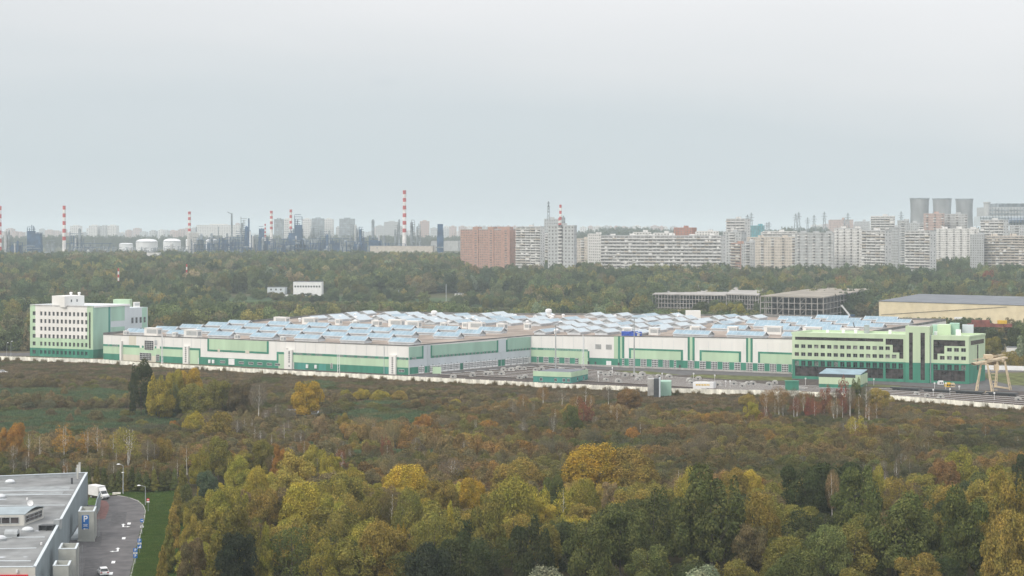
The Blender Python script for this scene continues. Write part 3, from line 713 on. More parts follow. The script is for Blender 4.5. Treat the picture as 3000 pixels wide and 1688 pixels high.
for k in range(9):
    f = k / 8
    track(1285 + 22 * 13 * f, 1098.5 - 26 * f, 1700 + 60 * f, 1113 - 22 * f, 2330 + 30 * f, 1156 - 17 * f)
for k in range(6):
    f = k / 5
    track(2320, 1150 - 18 * f, 2700, 1166 - 22 * f, 3150, 1206 - 34 * f)
mb = MB()                                                    # tunnel-mouth covers of the point motors
for sy, y0 in ((0, 0.0),):
    pr = [(-1.5, 0), (-1.45, .9), (-1.05, 1.5), (-.4, 1.75), (.4, 1.75), (1.05, 1.5), (1.45, .9), (1.5, 0)]
    mb.prism([(x, -.9, z) for x, z in pr], (0, 1.8, 0), 0)
    mb.box(-.4, .4, -.93, -.88, .25, 1.0, 1)
CV = mb.mesh('cover', ['concrete', 'dark_metal'])
cov = [(1475, 1083), (1498, 1084), (1521, 1081), (1536, 1080), (1569, 1083), (1586, 1082), (1385, 1100), (1424, 1096), (1470, 1096), (1436, 1095), (1328, 1104), (1522, 1107), (1539, 1106), (1712, 1082), (1760, 1093), (1774, 1098), (1787, 1098), (1790, 1091), (1808, 1097), (1832, 1100), (1858, 1101), (1882, 1098), (1874, 1108), (1812, 1118), (1775, 1113), (1868, 1112), (1930, 1104), (1960, 1105), (2022, 1116), (2046, 1110), (2104, 1128), (2150, 1125), (2175, 1131), (2191, 1126), (2205, 1125), (2253, 1127), (2270, 1122), (2026, 1122), (2686, 1155), (2717, 1160), (2756, 1164), (2983, 1171), (1645, 1085), (1690, 1086), (1905, 1110), (2310, 1135)]
cg = 'white rounded covers beside the tracks'
for k, (x, y) in enumerate(cov):
    o = bpy.data.objects.new('track_cover', CV); C.objects.link(o); o.location = gp(x, y + 3); o.rotation_euler = (0, 0, rnd.uniform(-.35, .35)); s = rnd.uniform(.8, 1.15); o.scale = (s, s, s)
    tag(o, 'white rounded cover with a dark hole standing between the yard tracks', 'track cover', cg)
mb = MB(); mb.tube((0, 0, 0), (0, 0, 2.6), .08); mb.box(-.3, .3, -.2, .2, 2.5, 3.2); SG = mb.mesh('signal', 'white_metal')
for x, y in ((1752, 1108), (1794, 1095), (1940, 1113), (2032, 1113), (2094, 1118), (2126, 1136), (2139, 1136), (2734, 1162), (2783, 1160), (2913, 1172), (2738, 1142), (2771, 1142), (2360, 1128), (1753, 1120), (2810, 1152), (2560, 1130)):
    o = bpy.data.objects.new('signal_post', SG); C.objects.link(o); o.location = gp(x, y); tag(o, 'short white signal post between the yard tracks', 'signal', 'signal posts in the yard')
# low buildings in the yard
lb = T('service_building', 'flat roofed low green service building standing in the middle of the yard', 'building', tuple(gp(1620, 1121)))
a, b = gp(1562, 1119), gp(1673, 1123); c = gp(1722, 1113); a.z = b.z = c.z = 0
h = 5.0; LF, LS = Fac(a, b), Fac(b, c); d4 = a + (c - b)
mb = MB(); mb.vprism([(p.x, p.y) for p in (a, b, c, d4)], 0, h - .5); mb.obj('wall', 'teal_panel', lb)
mb = MB(); LF.rect(mb, 0, LF.L + .2, 2.7, h, 0, .2, 0); LS.rect(mb, 0, LS.L, 2.7, h, 0, .2, 0); mb.obj('fascia', 'lime_panel', lb)
mb = MB(); mb.vprism([(p.x, p.y) for p in (a.lerp(c, .06), b.lerp(d4, .06), c.lerp(a, .06), d4.lerp(b, .06))], h - .5, h - .1); mb.obj('roof', 'hall_roof', lb)
for u in (4, 11, 15, 23): inst('window', win_mesh(1.3, 1.5, 2, 1), lb, LF.pt(min(u, LF.L - 1.2), 1.3, .05), LF.rz)
for u in (.38, .75): inst('window', win_mesh(1.2, 1.6, 1, 1), lb, LS.pt(LS.L * u, 1.4, .05), LS.rz)
sh = T('shed', 'pale green shed with a black window strip under its sloping roof', 'shed', tuple(gp(2470, 1138)))
a, b = gp(2399, 1137), gp(2521, 1141); c = gp(2541, 1133); SF, SS = Fac(a, b), Fac(b, c); d4 = a + (c - b)
mb = MB(); mb.vprism([(p.x, p.y) for p in (a, b, c, d4)], 0, 6.2); SF.rect(mb, 0, SF.L, 1.9, 4.9, 0, .08, 1); SS.rect(mb, 0, SS.L, 1.9, 6.2, 0, .08, 1)
SF.rect(mb, 0, SF.L, 4.95, 6.3, 0, .05, 2); SF.rect(mb, SF.L - 2.2, SF.L, 4.95, 6.3, .05, .09, 1)
mb.obj('wall', ['green_panel', 'lime_office', 'dark_metal'], sh)
mb = MB(); q = [p + Vector((0, 0, 6.25)) for p in (a, b)] + [p + Vector((0, 0, 7.4)) for p in (c, d4)]; mb.prism(q, (0, 0, .25)); mb.obj('roof', 'roof_glazing', sh)
mb = MB(); a = gp(2030, 1139); b = gp(2094, 1143); mb.obox(a, (b.x - a.x, -1.2, 0), (1.5, 3, 0), (0, 0, 2.9)); ct = mb.obj('container', 'white_metal'); tag(ct, 'white shipping container with a yellow lettered strip beside the wall', 'container')
FCn = Fac(a, a + Vector((b.x - a.x, -1.2, 0))); mb = MB()
for k, wd in enumerate((.55, .5, .5, .45, .5, .55, .45, .5, .5)): FCn.rect(mb, 1.3 + .68 * k, 1.3 + .68 * k + wd, 1.35 + .1 * (k % 2), 2.05, 0, .03, 0)
o = mb.obj('lettering', 'yellow_paint'); o.parent = ct
mb = MB(); a = gp(2303, 1146); mb.box(a.x, a.x + 5.5, a.y, a.y + 3, 0, 4.1); mb.box(a.x - .3, a.x + 5.7, a.y - .2, a.y + 3.2, 4.1, 4.35); tag(mb.obj('booth', 'green_panel'), 'small green booth between the container and the long shed', 'booth')
mb = MB(); a = gp(1568, 1068); a = F2.pt(cu(F2, 1253), 0, 3.5); mb.box(a.x - .2, a.x + 4.0, a.y - .1, a.y + .1, 0, 3.3); tag(mb.obj('screen_wall', 'lime_panel'), 'pale green screen standing before the first depot gates', 'screen')
# flatcars along the platform, machines on it
mb = MB()
a, b = gp(2610, 1143), gp(3050, 1166)
d = (b - a).normalized(); L = (b - a).length; n = int(L / 14)
fcm = MB(); fcm.box(0, 13, -1.4, 1.4, 1.0, 1.5, 0)
for x in (1.5, 3.3, 9.7, 11.5):
    for y in (-.8, .8): fcm.tube((x, y - .07, .5), (x, y + .07, .5), .5, n=10, m=1)
fcm.box(1, 12, -1.0, 1.0, .6, 1.0, 1); FCM = fcm.mesh('flatcar', ['dark_metal', 'dark_metal'])
for k in range(n):
    o = bpy.data.objects.new('flat_wagon', FCM); C.objects.link(o); o.location = a + d * (k * 14); o.rotation_euler = (0, 0, math.atan2(d.y, d.x)); tag(o, 'empty black flat wagon standing in the row below the green offices', 'wagon', 'black flat wagons')
def prop(name, label, cat, x, yb, w_, h_, dp, m, rz=0):
    a = gp(x, yb); mb = MB(); mb.box(-w_ / 2, w_ / 2, 0, dp, 0, h_ * .72, 0); mb.box(-w_ * .3, w_ * .42, dp * .1, dp * .9, h_ * .72, h_, 0); mb.box(-w_ * .25, w_ * .05, -.05, .02, h_ * .25, h_ * .6, 1)
    mb.box(w_ * .15, w_ * .38, -.05, .02, h_ * .25, h_ * .6, 1)
    o = mb.obj(name, [m, 'dark_glass']); o.location = a; o.rotation_euler = (0, 0, rz); return tag(o, label, cat)
prop('cabin', 'small white cabin with two dark windows by the green offices', 'cabin', 2757, 1127, 2.6, 1.7, 2, 'white_metal')
prop('generator', 'yellow machine with tan housing on the platform by the offices', 'machine', 2778, 1134, 2.4, 1.9, 2, 'yellow_paint')
prop('generator', 'tan machine housing right beside the yellow one', 'machine', 2791, 1134, 2.2, 1.7, 2, 'crane_paint')
# gantry crane
gc = T('gantry_crane', 'tan gantry crane on splayed legs over the tracks beside the offices', 'crane', tuple(gp(2907, 1150)))
LGn = [gp(2857, 1152), gp(2906, 1153), gp(2914, 1136), gp(2958, 1143)]
g0, g1, g2, g3 = LGn; zt = 12.5
def top(x, D): p = at(x, 1068, D); return Vector((p.x, D, zt))
T0, T1, T2, T3 = top(2874, g0.y + 1), top(2892, g1.y + 1), top(2923, g2.y), top(2943, g3.y)
for lo, hi in ((g0, T0), (g1, T1), (g2, T2), (g3, T3)):
    mb = MB(); mb.bar(lo, hi, .55); mb.bar(lo + Vector((.9, 0, 0)), hi + Vector((.3, 0, 0)), .25)
    for k in range(7): mb.bar(lo.lerp(hi, k / 7), lo.lerp(hi, (k + 1) / 7) + Vector((.6, 0, 0)), .18)
    mb.obj('leg', 'crane_paint', gc)
mb = MB(); mb.bar(g0 + Vector((0, 0, .6)), g1 + Vector((0, 0, .6)), .7); mb.bar(g2 + Vector((0, 0, .6)), g3 + Vector((0, 0, .6)), .7); mb.obj('sill_beam', 'crane_paint', gc)
mb = MB(); A_, B_ = (T0 + T1) / 2, (T2 + T3) / 2; dd = (B_ - A_); sd = Vector((0, 3.2, 0))
for off in (Vector((0, 0, 0)), sd):
    mb.bar(A_ - dd * .55 + off + Vector((0, 0, .6)), B_ + dd * .35 + off + Vector((0, 0, .6)), .8); mb.bar(A_ - dd * .5 + off + Vector((0, 0, 2.2)), B_ + dd * .25 + off + Vector((0, 0, 2.2)), .2)
mb.bar(T0, T1, .9); mb.bar(T2, T3, .9); mb.obj('girder', 'crane_paint', gc)
mb = MB(); c = A_.lerp(B_, .3); mb.obox(c + Vector((-1.6, -.4, 1.6)), (3.2, 0, 0), (0, 4, 0), (0, 0, 1.8)); mb.obox(c + Vector((2, -1.6, -3.2)), (1.8, 0, 0), (0, 1.8, 0), (0, 0, 2.4)); mb.obj('trolley', 'crane_paint', gc)
mb = MB()
for k in range(9): mb.obox(g1.lerp(T1, k / 9) + Vector((1.2, -.5, 0)), (1.4, 0, 0), (0, .9, 0), (0, 0, .12))
mb.obj('stair', 'crane_paint', gc)
# floodlight masts and posts
def mast(x, yb, yt, label, head=True):
    p = gp(x, yb); h = (yb - yt) * p.y / F; r = T('light_mast', label, 'light mast', tuple(p))
    mb = MB(); mb.tube(p, p + Vector((0, 0, h)), .38, .18, n=8); mb.obj('pole', 'grey_metal', r)
    mb = MB(); q = p + Vector((0, 0, h)); mb.tube(q, q + Vector((0, 0, .25)), 1.3, n=10)
    for k in range(8): t = k * math.pi / 4; mb.obox(q + Vector((1.3 * math.cos(t) - .25, 1.3 * math.sin(t) - .25, -.5)), (.6, 0, 0), (0, .6, 0), (0, 0, .5))
    mb.obj('lamp_ring', 'grey_metal', r)
mast(1628, 1084, 951, 'tall floodlight mast behind the low green service building'); mast(1858, 1095, 931, 'tallest floodlight mast in front of the white hall wall')
def lattice(x, yb, yt, label, w_=1.1, m='white_metal'):
    p = gp(x, yb); h = (yb - yt) * p.y / F; mb = MB(); a = w_ / 2
    for sx, sy in ((-a, -a), (a, -a), (a, a), (-a, a)): mb.bar(p + Vector((sx, sy, 0)), p + Vector((sx * .5, sy * .5, h)), .12)
    for k in range(int(h / 1.6)):
        z = k * 1.6; f = 1 - .5 * z / h; g_ = 1 - .5 * (z + 1.6) / h
        mb.bar(p + Vector((-a * f, -a * f, z)), p + Vector((a * g_, -a * g_, z + 1.6)), .09); mb.bar(p + Vector((a * f, -a * f, z)), p + Vector((a * g_, a * g_, z + 1.6)), .09)
    tag(mb.obj('lattice_mast', m), label, 'mast')
lattice(992, 1100, 1010, 'pale lattice mast before the long front wall of the depot'); lattice(1708, 1075, 980, 'thin pale lattice mast left of the two wall grilles'); lattice(475, 1076, 980, 'thin lattice mast above the dark bushes at the wall', .8)
def lamp(x, yb, yt, arm, label, par_h=None):
    p = gp(x, yb); h = (yb - yt) * p.y / F; r = T('street_lamp', label, 'street lamp', tuple(p))
    mb = MB(); mb.tube(p, p + Vector((0, 0, h * .97)), .11, .07, n=8)
    if arm:
        a = arm * p.y / F; q = [p + Vector((a * t, 0, h * (.97 + .05 * math.sin(t * 1.7)))) for t in (0, .35, .7, 1)]
        for u, v in zip(q, q[1:]): mb.tube(u, v, .06, n=6)
    mb.obj('pole', 'grey_metal', r)
    e_ = p + Vector((arm * p.y / F, 0, h * 1.01)); mb = MB()
    mb.lathe([(.05, -.06), (.30, 0), (.34, .08), (.2, .2), (.02, .26)], n=12); o = mb.obj('lamp_head', 'white_metal'); o.parent = r; o.location = e_ - p; o.scale = (1.5 if arm else 1, 1, 1)
lamp(360, 1447, 1386, 0, 'grey street lamp on the grass behind the box truck'); lamp(426, 1482, 1424, -19, 'curved arm street lamp at the bend of the road')
lamp(361, 1449, 1362, -14, 'taller street lamp with its arm over the hedge')
for k, (x, yb, yt) in enumerate(((20, 1048, 1005), (32, 1050, 1001))): lamp(x, yb, yt, 3, ('shorter', 'taller')[k] + ' of the two yard lamps left of the white offices')
# ---------------------------------------------------------------- vehicles
def wheel(par, x, y, r=.34, w_=.24):
    mb = MB(); mb.tube((x, y - w_ / 2, r), (x, y + w_ / 2, r), r, n=14); o = mb.obj('wheel', 'dark_metal'); o.parent = par
    sg = -1 if y < 0 else 1; mb = MB(); mb.tube((x, y + sg * w_ * .5, r), (x, y + sg * (w_ * .5 + .02), r), r * .62, n=12); q = mb.obj('rim', 'grey_metal'); q.parent = o
def car(label, loc, rz, paint='white_metal', cat='car', group=None):
    r = T('car', label, cat, tuple(loc), group, rz)       # +x is the nose
    prof = [(-2.1, .35), (-2.15, .7), (-2.05, .98), (-1.72, 1.08), (1.0, 1.0), (1.75, .88), (2.1, .7), (2.15, .38)]
    mb = MB(); mb.prism([(x, -.88, z) for x, z in prof][::-1], (0, 1.76, 0), 0); mb.box(-2.0, 2.0, -.84, .84, .2, .36, 1)
    o = mb.obj('body', [paint, 'dark_metal']); o.parent = r
    mb = MB(); lo = [(-1.95, 1.0), (.95, .98)]; hi = [(-1.55, 1.55), (.15, 1.58)]
    v = [(-1.98, -.82, 1.0), (1.0, -.82, 1.0), (1.0, .82, 1.0), (-1.98, .82, 1.0), (-1.5, -.64, 1.52), (.2, -.64, 1.55), (.2, .64, 1.55), (-1.5, .64, 1.52)]
    i = len(mb.v); mb.v += v
    for f in ((0, 1, 5, 4), (1, 2, 6, 5), (2, 3, 7, 6), (3, 0, 4, 7)): mb.f.append(f); mb.m.append(0)
    o = mb.obj('windows', 'dark_glass'); o.parent = r
    mb = MB(); mb.prism([(-1.62, -.67, 1.51), (.22, -.67, 1.54), (.22, .67, 1.54), (-1.62, .67, 1.51)], (0, 0, .07), 0)
    for x in (-1.75, -.65, .6):
        for s in (-1, 1): mb.bar((x * 1.02, s * .83, .99), (x * .78 - .1, s * .66, 1.53), .07, 0)
    o = mb.obj('roof', paint); o.parent = r
    for x in (-1.32, 1.32):
        for y in (-.8, .8): wheel(r, x, y)
    for s in (-.65, .65):
        mb = MB(); mb.box(-2.19, -2.08, s - .17, s + .17, .72, .92); o = mb.obj('tail_light', 'chimney_red'); o.parent = r
        mb = MB(); mb.box(2.02, 2.14, s - .2, s + .2, .6, .74); o = mb.obj('headlight', 'white_metal'); o.parent = r
    mb = MB(); mb.box(-2.18, -2.14, -.26, .26, .5, .62); o = mb.obj('number_plate', 'pale_panel'); o.parent = r
    return r
car1 = car('silver white crossover driving away on the asphalt beside the store', gp(302, 1684), R(112))
c2 = dup(car1, tuple(gp(9, 1094)), R(8), 'silver car parked on the heath track at the left edge')
for k in range(0, 0): pass
r = T('box_truck', 'white box truck turning round the corner behind the store', 'truck', tuple(gp(291, 1461)), None, R(-42))
mb = MB(); mb.box(-3.4, 1.05, -1.1, 1.1, .85, 3.3, 0); mb.box(-3.42, 1.07, -1.12, 1.12, 3.3, 3.36, 0); mb.box(-3.3, 2.6, -.5, .5, .5, .85, 1); o = mb.obj('cargo_box', ['white_metal', 'dark_metal']); o.parent = r
mb = MB(); pr = [(1.15, .45), (1.15, 2.2), (1.75, 2.2), (2.35, 1.45), (3.0, 1.15), (3.1, .45)]; mb.prism([(x, -.98, z) for x, z in pr], (0, 1.96, 0), 0)
mb.prism([(1.1, -.95, 2.22), (1.1, .95, 2.22), (1.75, .85, 2.22), (1.75, -.85, 2.22)][::-1], (0, 0, .01), 0); mb.prism([(1.15, -1, 2.22), (1.8, -1, 2.22), (1.2, -1, 3.0)], (0, 2.0, 0), 0); o = mb.obj('cab', 'white_metal'); o.parent = r
mb = MB(); mb.prism([(1.80, -.84, 2.16), (2.36, -.84, 1.48), (2.36, .84, 1.48), (1.80, .84, 2.16)], (.03, 0, .03), 0); o = mb.obj('windscreen', 'dark_glass'); o.parent = r
for s in (-1, 1):
    mb = MB(); mb.prism([(1.25, s * .99, 1.45), (2.2, s * .99, 1.45), (1.75, s * .99, 2.1), (1.25, s * .99, 2.1)], (0, s * .02, 0), 0); o = mb.obj('side_window', 'dark_glass'); o.parent = r
    mb = MB(); mb.box(3.06, 3.12, s * .7 - .18, s * .7 + .18, .75, .95); o = mb.obj('headlight', 'pale_panel'); o.parent = r
mb = MB(); mb.box(3.0, 3.16, -.95, .95, .4, .68); o = mb.obj('bumper', 'dark_metal'); o.parent = r
for x in (-2.2, 2.4):
    for y in (-.88, .88): wheel(r, x, y, .4, .3)
# ---------------------------------------------------------------- store
store = T('store_building', 'grey flat roofed store with ribbed metal wall at the lower left corner', 'building', (-97, 372, 0))
W1 = Vector((-108, 434, 0)); W2 = Vector((-87.3, 312.6, 0)); wl = (W2 - W1).normalized(); wn = Vector((-wl.y, wl.x, 0))
if wn.x > 0: wn = -wn
far = Vector((-128, 428, 0)) - W1; far.normalize(); W1b = W1 + far * 70; nr = Vector((-1, -.03, 0)); W2b = W2 + nr * 70
FW = Fac(W2, W1); FW.n = -wn; zt = 8.1
mb = MB(); mb.vprism([(p.x, p.y) for p in (W1, W2, W2b, W1b)], 0, zt - .9); mb.obj('wall', 'concrete', store)
RIB = MB(); RIB.box(0, .95, -.06, 0, 0, zt + .02, 0); RIB.box(.95, 1.0, -.12, 0, 0, zt + .03, 0); RB = RIB.mesh('wall_panel', 'steel_sheet') if 'steel_sheet' in M else None
mat('steel_sheet', (0.30, 0.35, 0.375), 0.55, 0.06, 0.4, streak=.2); mat('roof_membrane', (0.20, 0.205, 0.205), 0.8, 0.16, 0.18); mat('roof_patch', (0.25, 0.265, 0.27), .75, .12, .4); mat('grey_render', (0.36, 0.37, 0.345), .85, .06, .5); mat('asphalt_patch', (0.085, 0.082, 0.084), .92, .15, .8); mat('sign_red', (0.62, 0.02, 0.03), .5, .03); mat('sign_blue', (0.02, 0.14, 0.42), .5, .03); mat('off_white', (0.52, 0.51, 0.47), .8, .05, .5); mat('road_red', (0.17, 0.085, 0.075), .9, .15, 1.0); mat('puddle', (0.5, 0.53, 0.56), .25, .1)
RB = RIB.mesh('wall_panel', 'steel_sheet'); L = (W2 - W1).length; ang = math.atan2((W1 - W2).y, (W1 - W2).x); n = int(L / 1.6)
for k in range(n):
    o = inst('wall_panel', RB, store, W2 + (W1 - W2) * (k / n) - wn * .001, ang, (L / n, 1, 1))
ring = [W1b, W1, W2, W2b]
for a, b in zip(ring, ring[1:]):
    d = (b - a).normalized(); nn_ = Vector((-d.y, d.x, 0)); nn_ = nn_ if (a + nn_ - Vector((-130, 370, 0))).length < (a - Vector((-130, 370, 0))).length else -nn_
    mb = MB(); mb.obox(a - nn_ * .12 + Vector((0, 0, zt + .03)), b - a, nn_ * .55, (0, 0, .12)); mb.obj('coping', 'pale_panel', store)
    mb = MB(); mb.obox(a + nn_ * .02 + Vector((0, 0, zt - .95)), b - a, nn_ * .3, (0, 0, .96)); mb.obj('parapet', 'grey_metal', store)
mb = MB(); mb.vprism([(p.x, p.y) for p in (W1 + wn * .4, W2 + wn * .4, W2b, W1b)], zt - .9, zt - .8); mb.obj('roof', 'roof_membrane', store)
FS = Fac(W2b, W2)
mb = MB(); FS.rect(mb, 0, FS.L, 0, zt - .01, .0, .1, 0); mb.obj('front_panel', 'off_white', store)
mb = MB(); u = FS.uz(83, 1680)[0]; FS.rect(mb, u - 25, u, 4.9, 6.8, .1, .4, 0); mb.obj('fascia_sign', 'sign_red', store)
zr = zt - .8
def rp(u, v, z=zr): return gp(.2333 * u, 1350 + .2333 * v, z)
mb = MB(); mb.lathe([(1.0, 0), (1.0, .45), (.93, .5), (.78, .78), (.45, .95), (.02, 1.0)], n=16, ms=[0, 0, 1, 1, 1, 1]); DS = mb.mesh('dome_light', ['grey_metal', 'skylight_frame'])
for u, v in ((125, 285), (5, 470), (345, 890), (5, 1000), (-120, 1150), (-90, 800), (-100, 620)): inst('dome_light', DS, store, rp(u, v), 0, (1.25, 1.25, 1.0))
# roof seams: low ridges across the membrane
mb = MB()
for v0, v1 in ((388, 372), (440, 425), (575, 560), (980, 962), (1150, 1100), (1262, 1262)):
    a, b = rp(0, v0), rp(930 - (v0 - 380) * .62, v1); mb.obox(a - Vector((30, 0, 0)), (b.x - a.x + 30, b.y - a.y, 0), (0, .35, 0), (0, 0, .08))
mb.obj('roof_seam', 'pale_panel', store)
mb = MB(); mb.vprism([tuple(rp(*q)[:2]) for q in ((-400, 340), (890, 318), (860, 368), (-400, 386))], zr + .005, zr + .02); mb.vprism([tuple(rp(*q)[:2]) for q in ((-400, 430), (800, 385), (780, 420), (-400, 462))], zr + .005, zr + .02); mb.obj('roof_patch', 'roof_patch', store)
for q in ((20, 485, 120), (410, 727, 70), (320, 1208, 60), (20, 1212, 100), (215, 1160, 25), (480, 880, 80), (720, 658, 25)):
    a = rp(q[0], q[1]); mb = MB(); k_ = q[2] * .2333 * a.y / F / 2
    mb.v += [(a.x + k_ * math.cos(t) * (1 + .2 * math.sin(3 * t)), a.y + k_ * .9 * math.sin(t), zr + .012) for t in np.linspace(0, 2 * math.pi, 13)[:-1]]; mb.f.append(tuple(range(12))); mb.m.append(0); o = mb.obj('puddle', 'puddle', store)
# lantern box with a band of glass on the roof
a, b = rp(-160, 822), rp(300, 815); FLn = Fac(Vector((a.x, a.y, 0)), Vector((b.x, b.y, 0))); dp = Vector((1.5, 9.5, 0))
mb = MB(); mb.obox(a, b - a, dp, (0, 0, 2.3)); mb.obj('roof_lantern', 'off_white', store)
mb = MB(); n = 7; pr = []
for k in range(n): t = k / (n - 1); pr.append(Vector((dp.x * t, dp.y * t, 2.3 + .75 * math.sin(math.pi * t))))
for p_, q_ in zip(pr, pr[1:]): mb.prism([a + p_ - (b - a) * .0, b + p_ + Vector((.3, 0, 0)), b + q_ + Vector((.3, 0, 0)), a + q_], (0, 0, .15))
mb.obj('lantern_roof', 'steel_sheet', store)
for k in range(4): inst('window', win_mesh(1.75, 1.35, 1, 1, 'brown_glass', 'grey_metal', .09), store, FLn.pt(FLn.L - 1.9 - 1.85 * k, zr + 1.15, .04), FLn.rz)
mb = MB(); FLn2 = Fac(Vector((b.x, b.y, 0)), Vector((b.x + dp.x, b.y + dp.y, 0)))
inst('window', win_mesh(FLn2.L * .85, 1.5, 4, 2, 'brown_glass', 'grey_metal', .09), store, FLn2.pt(FLn2.L / 2, zr + 1.2, .04), FLn2.rz)
mb = MB(); p = rp(130, 955); mb.tube(p + Vector((-1, 0, .55)), p + Vector((1.6, 0, .55)), .95, n=14); mb.box(p.x - 1, p.x + 1.6, p.y - .9, p.y + .9, p.z, p.z + .6); mb.obj('exhaust_housing', 'grey_metal', store)
mb = MB(); p = rp(580, 880)
mb.obox(p + Vector((-1.6, 0, 1.0)), (3.0, 0, 0), (.3, 2.0, 0), (0, 0, .12)); mb.obox(p + Vector((-1.6, 1.9, 0)), (3.0, 0, 0), (0, .1, 0), (0, 0, 1.0))
for x in (-1.6, -.1, 1.3): mb.obox(p + Vector((x, 0, 0)), (.12, 0, 0), (.3, 2.0, 0), (0, 0, 1.0))
mb.obox(p + Vector((-1.45, .7, 0)), (2.8, 0, 0), (0, .8, 0), (0, 0, .9)); mb.obj('intake_hood', 'dark_metal', store)
mb = MB(); p = rp(672, 865); mb.obox(p, (1.2, 0, 0), (.2, 1.7, 0), (0, 0, 2.0)); mb.obj('duct', 'grey_metal', store)
mb = MB(); p = rp(378, 600)
mb.tube(p, p + Vector((0, 0, .9)), .06); mb.lathe([(.02, -.02), (.35, .05), (.6, .18)], n=16, cap=False); 
o = MB(); o.tube(p, p + Vector((0, 0, 1.2)), .05); o.obj('dish_post', 'grey_metal', store)
dm = MB(); dm.lathe([(.02, -.05), (.4, .02), (.68, .18)], n=18, cap=False); dm.lathe([(.02, -.09), (.4, -.02), (.69, .15)], n=18, cap=False); o = dm.obj('satellite_dish', 'white_metal'); o.parent = store; o.location = p + Vector((0, 0, 1.2)) - store.location; o.rotation_euler = (R(70), 0, R(20))
for u, v, h, r_, m_ in ((975, 225, 3.3, .22, 'off_white'), (1000, 190, 3.2, .26, 'off_white'), (957, 250, 3.0, .1, 'grey_metal'), (903, 290, 1.3, .22, 'dark_metal')):
    mb = MB(); p = rp(u, v); mb.tube(p, p + Vector((0, 0, h)), r_, n=10); mb.tube(p + Vector((0, 0, h)), p + Vector((0, 0, h + .15)), r_ * 1.3, n=10); mb.obj('vent_pipe', m_, store)
for u, v in ((220, 1365), (520, 1045), (340, 480)):
    mb = MB(); p = rp(u, v + 12) if v < 1300 else FS.pt(FS.uz(51, 1668)[0], 7.2, .3); mb.tube(p, p + Vector((0, 0, .5)), .2, n=10); mb.obj('vent_cap', 'white_metal', store)
# annex towers against the long wall
def tower(x0, x1, yf, h, dep, label_sign=False):
    D = F * (H - h) / (yf - YH); a = Vector(((x0 - CX) * D / F, D, 0)); b = Vector(((x1 - CX) * D / F, D, 0)); dv_ = Vector((-.168 * 1.0, .986, 0)) * dep
    mb = MB(); w_ = b - a; th = .35
    mb.obox(a, w_, Vector((0, th, 0)), (0, 0, h)); mb.obox(b - Vector((th, 0, 0)) + Vector((0, th, 0)), (th, 0, 0), dv_, (0, 0, h)); mb.obox(a + Vector((0, th, 0)), (th, 0, 0), dv_, (0, 0, h)); mb.obox(a + dv_ + Vector((0, th, 0)), w_, (0, .3, 0), (0, 0, h))
    mb.obox(a + Vector((th, th, h - 1.0)), w_ - Vector((2 * th, 0, 0)), dv_, (0, 0, .2)); mb.obox(a + Vector((-.15, -.25, 0)), w_ + Vector((.4, 0, 0)), Vector((0, .25, 0)), (0, 0, .3))
    mb.obj('annex_tower', 'grey_render', store)
    mb = MB(); mb.obox(a + Vector((-.06, -.06, h)), w_ + Vector((.12, 0, 0)), (0, th + .1, 0), (0, 0, .1)); mb.obox(b + Vector((-th, th, h)), (th + .06, 0, 0), dv_, (0, 0, .1)); mb.obox(a + Vector((-.06, th, h)), (th, 0, 0), dv_, (0, 0, .1)); mb.obj('coping', 'pale_panel', store)
    mb = MB()
    for k in range(5): mb.obox(b + Vector((.002, .4 + dep * .19 * k, .3)), (.05, 0, 0), (-.02, .12, 0), (0, 0, h - .4))
    mb.obj('panel_joint', 'grey_metal', store)
    return Fac(a, b)
FP = tower(229, 275, 1499, 6.7, 6.4); tower(171, 222, 1609, 6.7, 6.0); tower(155, 201, 1658, 6.7, 4.5)
mb = MB(); FP.panel(mb, [(240, 1510), (260.5, 1509.5), (260.5, 1550), (240, 1551)], 0.0, .06, 0); mb.obj('parking_sign', 'sign_blue', store)
def glyph(text, size, mname, loc, rz=0, ext=.01, name='lettering', parent=None, sx=1.0):
    cu_ = bpy.data.curves.new(name, 'FONT'); cu_.body = text; cu_.size = size; cu_.extrude = ext; cu_.align_x = 'CENTER'; cu_.align_y = 'CENTER'; cu_.offset = size * .012
    o = bpy.data.objects.new(name, cu_); C.objects.link(o); dg = bpy.context.evaluated_depsgraph_get(); me = bpy.data.meshes.new_from_object(o.evaluated_get(dg)); bpy.data.objects.remove(o)
    me.materials.clear(); me.materials.append(M[mname]); o = bpy.data.objects.new(name, me); C.objects.link(o); o.rotation_euler = (R(90), 0, rz); o.location = Vector(loc) - (parent_loc(parent) if parent else Vector((0, 0, 0))); o.scale = (sx, 1, 1)
    if parent: o.parent = parent
    return o
uP, zP = FP.uz(250.5, 1521); glyph('P', 1.95, 'white_metal', FP.pt(uP, zP, .08), 0, .02, parent=store)
mb = MB()
for k, wd in enumerate((1.0, .8, 1.0)): FP.rect(mb, uP - wd / 2, uP + wd / 2, zP - 1.25 - .2 * k, zP - 1.16 - .2 * k, .061, .07, 0)
z_ = zP - 2.2; FP.rect(mb, uP - .15, uP + .5, z_ - .06, z_ + .06, .061, .08, 0)
mb.prism([FP.pt(uP - .55, z_, .061), FP.pt(uP - .1, z_ - .22, .061), FP.pt(uP - .1, z_ + .22, .061)], FP.n * .02, 0); mb.obj('arrow', 'white_metal', store)
